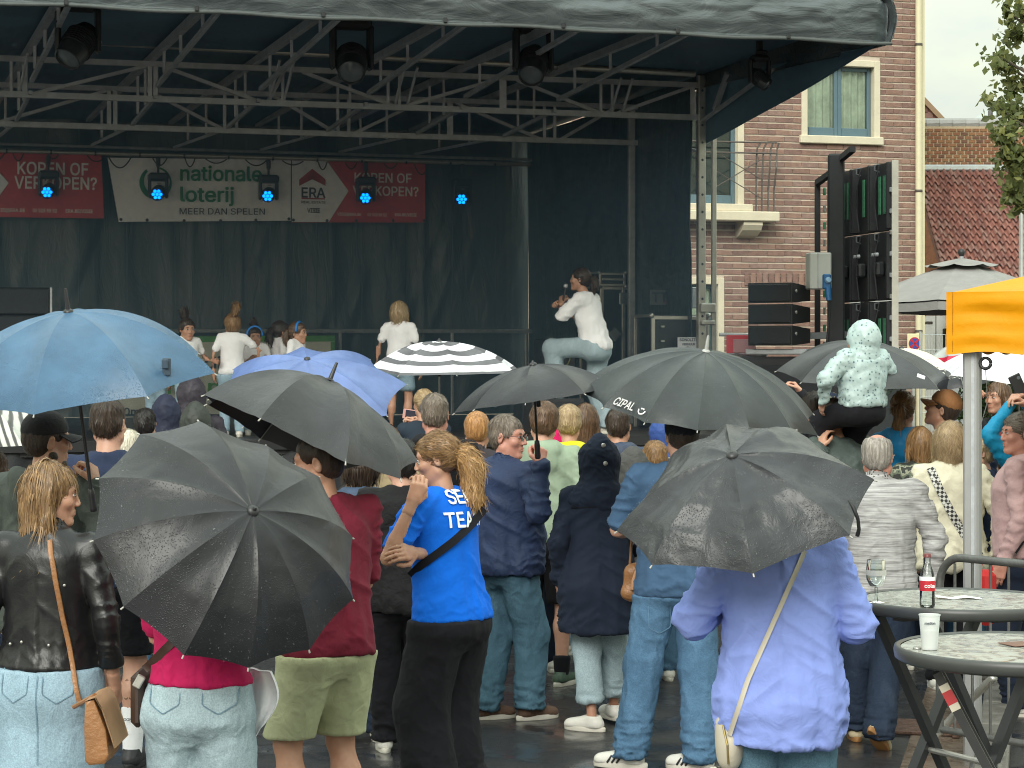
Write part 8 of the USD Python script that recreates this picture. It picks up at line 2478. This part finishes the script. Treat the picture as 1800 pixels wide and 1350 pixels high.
# -- on the stage
def performer(label, px, h, b=-1.0, yaw=0, **kw):
    P0 = S(SA(px, b), b, DECK)
    return Person(label, px, 1, h, yaw, group='dancers on the stage', z0=DECK, X=P0[0], Y=P0[1], skin_='warm', **kw)
bun = lambda: [(0, -0.06, 0.11), (0, -0.075, 0.15), (0, -0.085, 0.19), (0, -0.11, 0.2)]
def kid(label, px, h, yaw, hair, face=False, arms=(None, None), b=-1.0, low=d_light, **kw):
    P = performer(label, px, h, b, yaw, sex='f', arms=arms, **kw)
    P.body(face=face); P.hair(*hair[:2], **hair[2])
    P.top(c_white, hem=0.9, off=0.02, sleeve=0.3, straight=.7, fold=0.01)
    P.trousers(low, hem=0.06)
    P.shoes(white_shoe, sole_w)
    return P
K1 = kid('dancing girl with dark top bun facing the crowd behind the blue umbrella', 328, 1.16, 150, ('bun', 'darkbrown', dict(tail=bun())), True, arms=(((-0.2, 0.2, -0.3),), ((0.28, 0.1, -0.35),)))
K2 = kid('dancing girl with messy brown bun seen from behind in white T-shirt', 408, 1.20, -10, ('bun', 'darkblond', dict(tail=[(0, -0.07, 0.1), (0, -0.09, 0.14), (0.02, -0.1, 0.2), (-0.01, -0.12, 0.23)], vol=0.01)), arms=(((-0.1, 0.0, -0.52),), ((0.16, 0.1, -0.42), (1, -.3, -.2))), head_yaw=-15)
K3 = kid('crouching dancing girl with blue hair band clapping her hands', 447, 1.09, 165, ('bun', 'darkbrown', dict(tail=bun()[:3])), True, arms=(((-0.02, 0.3, -0.2),), ((-0.05, 0.3, -0.2),)), b=-.5)
K4 = kid('dancing girl with dark hair half hidden behind the girl with the blue band', 492, 1.15, 60, ('pony', 'darkbrown', dict(tail=pony(.15))), False, b=-.4)
K5 = kid('dancing girl with bright blue hair band smiling to the right', 522, 1.13, 110, ('pony', 'brown', dict(tail=pony(.15))), True, b=-1.1, arms=(((-0.1, 0.15, -0.5),), ((0.1, 0.15, -0.5),)))
for P in (K3, K5):
    P.part('hair_ribbon', MB().tube([P.H((0.088 * math.cos(a), 0.015, 0.035 + 0.092 * math.sin(a))) for a in np.linspace(-0.2, math.pi + .2, 14)], 0.012, 6), plain('ribbon_blue', (0.02, 0.2, 0.6), .5), True)
for s_, P in (('star', K1), ('star', K5)):
    P.part('shirt_print', MB().lathe([(0, .004), (0.035, .003), (0.036, 0)], P.lay([b(0.0, .1, 1.08 * P.k / 1)], axis=(0, 1, 0))[0], (0, 1, 0), 5), c_black)
K6 = performer('dancing girl with blond flying hair and denim shorts seen from behind', 702, 1.34, -1.1, 10, bare=True, sex='f', arms=(((-0.14, 0.02, -0.53), (-1, -1, 0)), ((0.12, 0.02, -0.54), (1, -1, 0))), head_yaw=15, feet=[(-0.12, 0.05, -10), (0.1, 0, 10)])
K6.body(); K6.hair('long', 'blond', length=.10, vol=.002, wave=.3)
K6.top(c_white, hem=0.93, off=0.015, sleeve=0.3, straight=.5); K6.trousers(d_light, hem=.58, name='shorts', knee=.08, ankle=.085); K6.shoes(white_shoe, sole_w)
K7 = kid('child in pale jeans standing on the stage behind the large blue umbrella', 272, 1.05, 20, ('pony', 'brown', dict(tail=pony(.15))), False, b=-.9)
W = performer('woman singer with dark ponytail in loose white T-shirt and light jeans lunging to the left', 1046, 1.74, -1.2, -62, sex='f', arms=(((0.10, 0.26, -0.03), (-0.8, 0.2, -1)), ((-0.16, 0.30, -0.08), (0.8, .3, -1))), hands=(.9, .9), head_yaw=-14, head_pitch=-6, lean=(0.0, 0.11), hip_drop=.03, feet=[(-0.1, 0.36, -5, 0.38), (0.1, -0.12, 8)])
W.body(face=True); W.hair('pony', 'darkbrown', tail=[(0, -0.105, 0.02), (0, -0.145, 0.01), (0, -0.165, -0.06), (0, -0.15, -0.15)])
W.top(c_white, hem=0.87, off=0.035, sleeve=.42, sl=.035, straight=1, fold=.02); W.trousers(d_pale, knee=.085, ankle=.085, thigh=.1); W.shoes(white_shoe, sole_w)
mp_ = W.world(W.H((0.0, 0.15, -0.085)))
t = thing('microphone', 'black microphone held at the mouth of the singer', 'microphone', mp_)
part(t, 'grip', MB().tube([mp_, mp_ + (-0.03, -0.02, -0.16)], [0.013, 0.011], 8), black)
part(t, 'head', trimesh.creation.icosphere(2, 0.024).apply_translation(mp_), alu_d, True)
t = thing('stage_monitor', 'black wedge monitor under the raised foot of the singer', 'loudspeaker', W.world((-0.1, 0.36, 0)))
wm = W.world((-0.1, 0.42, 0))
part(t, 'wedge', MB().hexa([wm + AU * x + BV * y + ZV * z for x, y, z in ((-.28, -.2, 0), (.28, -.2, 0), (.28, .2, 0), (-.28, .2, 0), (-.28, -.12, .36), (.28, -.12, .36), (.28, .1, .36), (-.28, .1, .36))]), blackm)
part(t, 'grille', MB().box(wm - BV * 0.175 + ZV * 0.18, (0.5, 0.02, 0.3), R=rotz(17) @ rotx(-12), bev=.005), grl)
# ================================================================ GAZEBO, BARRIER, TABLES
gz = np.array([*at(1697, 0, 11.4)[:2], 0])
g1, g2 = np.array([0.907, -0.42, 0]), np.array([0.42, 0.907, 0])
ora = C('gazebo_orange', (0.62, 0.25, 0.0), rough=.55, fold=.2, var=.05)
ga_ = thing('gazebo', 'orange yellow folding gazebo with grey aluminium pole at the right edge', 'gazebo', gz)
L_ = 2.9
cs = [gz, gz + g1 * L_, gz + g1 * L_ + g2 * L_, gz + g2 * L_]
zb_, zt_, zp_ = 2.112, 2.43, 2.86
pole_m = plain('pole_grey', (0.36, 0.36, 0.36), .4, metal=.5, var=.06)
for i, c in enumerate(cs):
    cc = c + (g1 + g2) * 0.03 * (1 if i == 0 else 0)
    pl_ = part(ga_, 'pole', MB().box(cc + ZV * 1.2, (0.085, 0.085, 2.4), rz=math.atan2(g1[1], g1[0]), bev=.012), pole_m)
    if i == 0:
        part(pl_, 'groove', MB().box(cc + ZV * 1.15 - g2 * 0.044 + g1 * 0.012, (0.018, 0.004, 2.0), rz=math.atan2(g1[1], g1[0])), alu_d)
        part(pl_, 'foot_plate', MB().box(cc + ZV * 0.005, (0.14, 0.14, 0.01), rz=.3), alu_d)
        rg = cc + ZV * 2.06 + g1 * 0.075 - g2 * 0.03
        part(pl_, 'ring', MB().tube([rg + g1 * 0.028 * math.cos(a) + ZV * 0.028 * math.sin(a) for a in np.linspace(0, 6.283, 15)], 0.009, 6), black, True)
        part(pl_, 'cord', MB().tube([rg - ZV * .03, rg - ZV * .2 + g1 * .01, rg - ZV * .34 - g1 * 0.03], 0.002, 4), steel)
for i in range(4):
    a, b_ = cs[i], cs[(i + 1) % 4]
    o = unit(np.cross(b_ - a, ZV))
    dr_ = unit(b_ - a)
    P = np.zeros((90, 14, 3))
    for j, s_ in enumerate(np.linspace(-0.03, 1.02, 90)):
        for k_, t_ in enumerate(np.linspace(0, 1, 14)):
            n1 = fbm(np.array([s_ * 5 + i, t_ * 4.5 + s_ * 3, 1.0 + i]), 3, 3) - .5
            n2 = math.sin(t_ * 22 + 5 * fbm(np.array([s_ * 4, t_, i + .5]), 2, 8)) * math.exp(-max(s_, 0) * 8)
            P[j, k_] = a + (b_ - a) * s_ + o * (0.055 + (0.05 * n1 + 0.010 * n2) * min(1, 14 * (s_ + .03), 14 * (1.02 - s_))) + ZV * (zb_ + (zt_ - zb_) * t_ + 0.008 * math.sin(s_ * 40) * (1 - t_))
    part(ga_, 'valance', MB().sheet(P, 0.003, o * -1), ora, True)
    pk = sum(cs) / 4 + ZV * zp_
    a2, b2 = a - (g1 + g2) * 0 + ZV * zt_ + unit(a - sum(cs) / 4) * .07, b_ + ZV * zt_ + unit(b_ - sum(cs) / 4) * .07
    P = np.array([[(a2 * (1 - s_) + b2 * s_) * (1 - t_) + pk * t_ - ZV * 0.05 * math.sin(math.pi * t_) * math.sin(math.pi * s_) for t_ in np.linspace(0, 1, 12)] for s_ in np.linspace(0, 1, 24)])
    part(ga_, 'roof_panel', MB().sheet(P, 0.003, (0, 0, -1)), ora, True)
    part(ga_, 'truss_bar', MB().beam(a + ZV * 2.3 - o * .02, b_ + ZV * 2.3 - o * .02, 0.03), alu_d)

galv = plain('galvanised_tube', (0.12, 0.12, 0.115), .4, metal=.5, var=.15, bump=.3, bscale=40)
b0_, b1_ = np.array([*at(1652, 0, 11.15)[:2], 0]), np.array([*at(1800, 0, 10.72)[:2], 0])
bd_ = unit(b1_ - b0_)
ba = thing('crowd_barrier', 'grey steel crowd barrier with rounded corner behind the bar tables', 'barrier', b0_)
zt_ = 1.08
rail = [b0_ + ZV * 0.18] + [b0_ + ZV * (zt_ - 0.14)] + [b0_ + bd_ * 0.14 * (1 - math.cos(a)) + ZV * (zt_ - 0.14 + 0.14 * math.sin(a)) for a in np.linspace(0.3, math.pi / 2, 6)] + [b0_ + bd_ * x + ZV * zt_ for x in (0.5, 1.2, 2.2)]
part(ba, 'frame', MB().tube(rail, 0.021, 10), galv, True)
part(ba, 'bottom_rail', MB().tube([b0_ + ZV * 0.2, b0_ + bd_ * 2.2 + ZV * 0.2], 0.019, 8), galv, True)
for k in range(18):
    x = 0.1 + k * 0.115
    part(ba, 'bar', MB().tube([b0_ + bd_ * x + ZV * 0.2, b0_ + bd_ * x + ZV * (zt_ - (0.03 if x < .13 else 0))], 0.0075, 6), galv)
fo = gpt(1620, 1332)
ft = part(ba, 'foot', MB().tube([fo + ZV * .03, at(1682, 1252, fo[1] - .05), b0_ + bd_ * .35 + ZV * 0.5], 0.021, 10), plain('silver_tube', (0.5, 0.49, 0.45), .35, metal=.6), True)
part(ft, 'cap', MB().tube([fo + ZV * .03, fo + (at(1682, 1252, fo[1] - .05) - fo) * .2 + ZV * 0.03], 0.027, 10), plain('red_cap', (0.26, 0.05, 0.035), .5), True)

tabletop = mat('wet_tabletop', {'tc': ('texture_coordinate', {}), 'v': ('voronoi_texture', {'scale': 26.0, 'feature': 'f1'}), 'n': ('noise_texture', {'scale': 18, 'detail': 4, 'distortion': 1.2}), 'vv': ('mix_vector', {'fac': .12}), 'r': ('rgb_ramp', {'ramp': [(0.36, (0.15, 0.155, 0.15)), (0.52, (0.33, 0.34, 0.31))]}), 'mr': ('map_range', {'from_min': .42, 'from_max': .55, 'to_min': .05, 'to_max': .3}), 'b': ('bump', {'strength': .55, 'distance': .004}), 'p': ('principled_bsdf', {'specular_ior_level': .6})},
               [('tc.object', 'n.vector'), ('n.fac', 'r.fac'), ('r.color', 'p.base_color'), ('n.fac', 'mr.value'), ('mr.result', 'p.roughness'), ('n.fac', 'b.height'), ('b.normal', 'p.normal')])
rim_m = plain('table_rim', (0.05, 0.052, 0.05), .4, var=.15)
leg_m = plain('table_leg', (0.022, 0.023, 0.024), .35, var=.2)
def bar_table(label, c, rz):
    t = thing('bar_table', label, 'table', (c[0], c[1], 0), group='bar tables at the right')
    zc = c[2]
    part(t, 'tabletop', MB().lathe([(0, 0.0), (0.372, 0.0), (0.38, -0.004), (0.38, -0.02), (0, -0.02)], c, n=64), tabletop, 40)
    part(t, 'rim', MB().lathe([(0.379, 0.0), (0.388, 0.006), (0.398, 0.002), (0.401, -0.012), (0.398, -0.032), (0.385, -0.041), (0.36, -0.04), (0.36, -0.022)], c, n=64), rim_m, True)
    ax, ay = np.array([math.cos(rz), math.sin(rz), 0]), np.array([-math.sin(rz), math.cos(rz), 0])
    b = np.array([c[0], c[1], 0])
    for s in (-1, 1):
        for q in (-1, 1):
            w = 0.16 if s > 0 else 0.2
            lg = part(t, 'leg', MB().beam(b + ax * s * -0.27 + ay * q * w + ZV * (zc - .06), b + ax * s * 0.3 + ay * q * w + ZV * 0.02, 0.05, 0.028), leg_m)
            p0, p1 = b + ax * s * -0.27 + ay * q * w + ZV * (zc - .06), b + ax * s * 0.3 + ay * q * w + ZV * 0.02
            d = unit(p1 - p0)
            for tt in ((0.07, 0.43) if s > 0 and q < 0 and rz < 0 else ()):
                o = p0 + (p1 - p0) * tt
                part(lg, 'sticker', MB().beam(o - d * 0.045, o + d * 0.045, 0.054, 0.031), plain('sticker_white', (0.55, 0.5, 0.4), .5))
                part(lg, 'sticker_mark', MB().beam(o - d * 0.022, o + d * 0.022, 0.0555, 0.0325), ink_red)
            part(lg, 'foot', MB().box(p1 - ZV * .0, (0.06, 0.04, 0.03), rz=rz, bev=.006), black)
        part(t, 'cross_bar', MB().tube([b + ax * s * 0.27 - ay * 0.2 + ZV * 0.1, b + ax * s * 0.27 + ay * 0.2 + ZV * 0.1], 0.014, 8), leg_m)
    part(t, 'pivot', MB().tube([b - ay * 0.23 + ZV * zc * .48, b + ay * 0.23 + ZV * zc * .48], 0.012, 10), alu)
    part(t, 'under_frame', MB().box(c - ZV * 0.058, (0.6, 0.06, 0.014), rz=rz).box(c - ZV * 0.058, (0.06, 0.46, 0.012), rz=rz), leg_m)
    return t
tf, tn = at(1687, 1054, 8.42), at(1793, 1139, 7.03)
bar_table('farther round bar table carrying the stemmed glass and the bottle', tf, 0.5)
bar_table('nearer round bar table carrying the plastic cup, at the lower right corner', tn, -0.15)
cg = mat('clear_glass', {'t': ('transparent_bsdf', {'color': (0.93, 0.96, 0.95)}), 'g': ('glossy_bsdf', {'roughness': .03, 'color': (1, 1, 1)}), 'w': ('layer_weight', {'blend': .35}), 'm': ('mix_closure', {})}, [('w.fresnel', 'm.fac'), ('t.BSDF', 'm.closure1'), ('g.BSDF', 'm.closure2')], surface='m.closure')
gl0 = at(1540, 1043, 8.3); gl0[2] = tf[2] + 0.002
t = thing('beer_glass', 'empty stemmed beer glass standing on the farther bar table', 'glass', gl0)
part(t, 'bowl', MB().lathe([(0.006, 0.062), (0.022, 0.068), (0.035, 0.09), (0.037, 0.115), (0.032, 0.16), (0.034, 0.162), (0.0385, 0.115), (0.0365, 0.088), (0.024, 0.064), (0.006, 0.058)], gl0, n=28), cg, True)
part(t, 'stem', MB().lathe([(0.0, 0.008), (0.034, 0.003), (0.034, 0.0), (0.0, 0.0)], gl0, n=28).lathe([(0.007, 0.007), (0.0045, 0.03), (0.006, 0.06), (0, .062)], gl0, n=14), cg, True)
part(t, 'print', MB().lathe([(0.0388, 0.105), (0.0385, 0.125)], gl0, n=28), plain('glass_print', (0.5, 0.5, 0.45), .4))
bt0 = at(1630, 1066, 8.15); bt0[2] = tf[2] + .002
t = thing('bottle', 'small clear soft drink bottle with red label on the farther bar table', 'bottle', bt0)
part(t, 'glass', MB().lathe([(0, 0.0), (0.027, 0.0), (0.0285, 0.01), (0.0275, 0.06), (0.0285, 0.105), (0.024, 0.13), (0.013, 0.16), (0.0115, 0.185), (0.0135, 0.187), (0.0135, 0.195)], bt0, n=24), cg, True)
part(t, 'label', MB().lathe([(0.0292, 0.062), (0.0292, 0.1)], bt0, n=24), plain('label_red', (0.5, 0.02, 0.03), .4), True)
part(t, 'label_band', MB().lathe([(0.0294, 0.1), (0.029, 0.115)], bt0, n=24), ink_white, True)
part(t, 'label_mark', text('cola', 0.014, bt0 + (-0.016, -0.0302, 0.075), (1, 0, 0), (0, 0, 1), .001), ink_white)
part(t, 'cap', MB().lathe([(0, 0.2), (0.013, 0.199), (0.0145, 0.188), (0.0145, 0.186)], bt0, n=16), plain('screw_cap', (0.15, 0.03, 0.03), .4), True)
cu0 = at(1634, 1126, 6.98); cu0[2] = tn[2] + .002
t = thing('plastic_cup', 'translucent white plastic cup with small dark print on the nearer bar table', 'cup', cu0)
frost = mat('frosted_plastic', {'t': ('transparent_bsdf', {'color': (0.85, 0.87, 0.86)}), 'p': ('principled_bsdf', {'base_color': (0.66, 0.68, 0.67), 'roughness': .3}), 'm': ('mix_closure', {'fac': .7})}, [('t.BSDF', 'm.closure1'), ('p.BSDF', 'm.closure2')], surface='m.closure')
part(t, 'cup', MB().lathe([(0, 0.001), (0.024, 0.0), (0.0255, 0.005), (0.033, 0.11), (0.0345, 0.112), (0.0345, 0.108)], cu0, n=28), frost, 40)
part(t, 'drink', MB().lathe([(0, 0.062), (0.0285, 0.062), (0.0245, 0.006)], cu0, n=28), plain('drink_pale', (0.55, 0.56, 0.53), .2), True)
part(t, 'print', text('medion', 0.008, cu0 + (-0.022, -0.0325, 0.083), (1, 0, 0), (0, 0.08, 1), .001, True, .034), ink_dark)
nk_ = at(1685, 1053, 8.45); nk_[2] = tf[2] + .004
t = thing('napkin', 'wet white paper strip lying on the farther bar table', 'napkin', nk_)
q, z = np.meshgrid(np.linspace(-.085, .085, 16), np.linspace(-.03, .03, 6), indexing='ij')
part(t, 'sheet', MB().sheet(nk_ + np.stack([q, z, .002 + .003 * np.sin(q * 60)], -1), .0015, (0, 0, -1)), c_white, True)
rg_ = at(1612, 1133, 7.0); rg_[2] = tn[2] + .001
t = thing('metal_ring', 'small metal ring lying beside the plastic cup', 'ring', rg_)
part(t, 'ring', MB().lathe([(0.008, 0.0), (0.013, 0.0), (0.0135, 0.005), (0.009, 0.006)], rg_, n=18), alu, True)
lf_ = at(1790, 1126, 7.1); lf_[2] = tn[2] + .002
t = thing('coaster', 'brown cardboard coaster on the nearer bar table at the photo edge', 'coaster', lf_)
part(t, 'card', MB().box(lf_ + ZV * .002, (0.095, 0.095, .003), rz=.4, bev=.001), plain('card_brown', (0.16, 0.085, 0.06), .6))
sr_ = gpt(1700, 1180, .45)
t = thing('red_bag', 'bright red bag behind the bars of the crowd barrier', 'bag', at(1733, 1040, 11.9) * (1, 1, 0))
part(t, 'body', MB().box(at(1733, 1050, 11.9), (0.1, 0.12, 0.3), bev=.03), plain('red_fabric', (0.5, 0.02, 0.02), .6))
part(t, 'handle', MB().tube([at(1722, 1003, 11.85), at(1728, 985, 11.85), at(1740, 985, 11.85), at(1745, 1003, 11.85)], .006, 6), plain('red_fabric', (0.5, 0.02, 0.02), .6))

hb = at(1117, 1018, 11.55)
t = thing('handbag', 'tan leather handbag with tassel between the navy coat and the blue jeans', 'bag', hb - ZV * .15)
f = Field(); f.ell((0, 0, -.02), (0.062, 0.035, 0.1), .02).cap((-.03, 0, .04), (.045, 0, .06), .03, .028, .04).cap((-.035, 0, -.08), (.03, 0, -.08), .032, .03, .03)
m_ = f.mesh(.008)
part(t, 'body', (m_[0] @ roty(8).T + hb, m_[1]), tanleather, True)
part(t, 'strap', MB().tube([hb + (-.03, 0, .07), hb + (-.02, .02, .2), hb + (.02, .03, .34), hb + (.05, 0, .08)], .007, 6), tanleather, True)
part(t, 'tassel', MB().tube([hb + (.0, -.045, .05), hb + (-.012, -.05, -.0), hb + (-.016, -.048, -.05)], [.006, .012, .014], 8), plain('tassel_peach', (.42, .22, .12), .7), True)
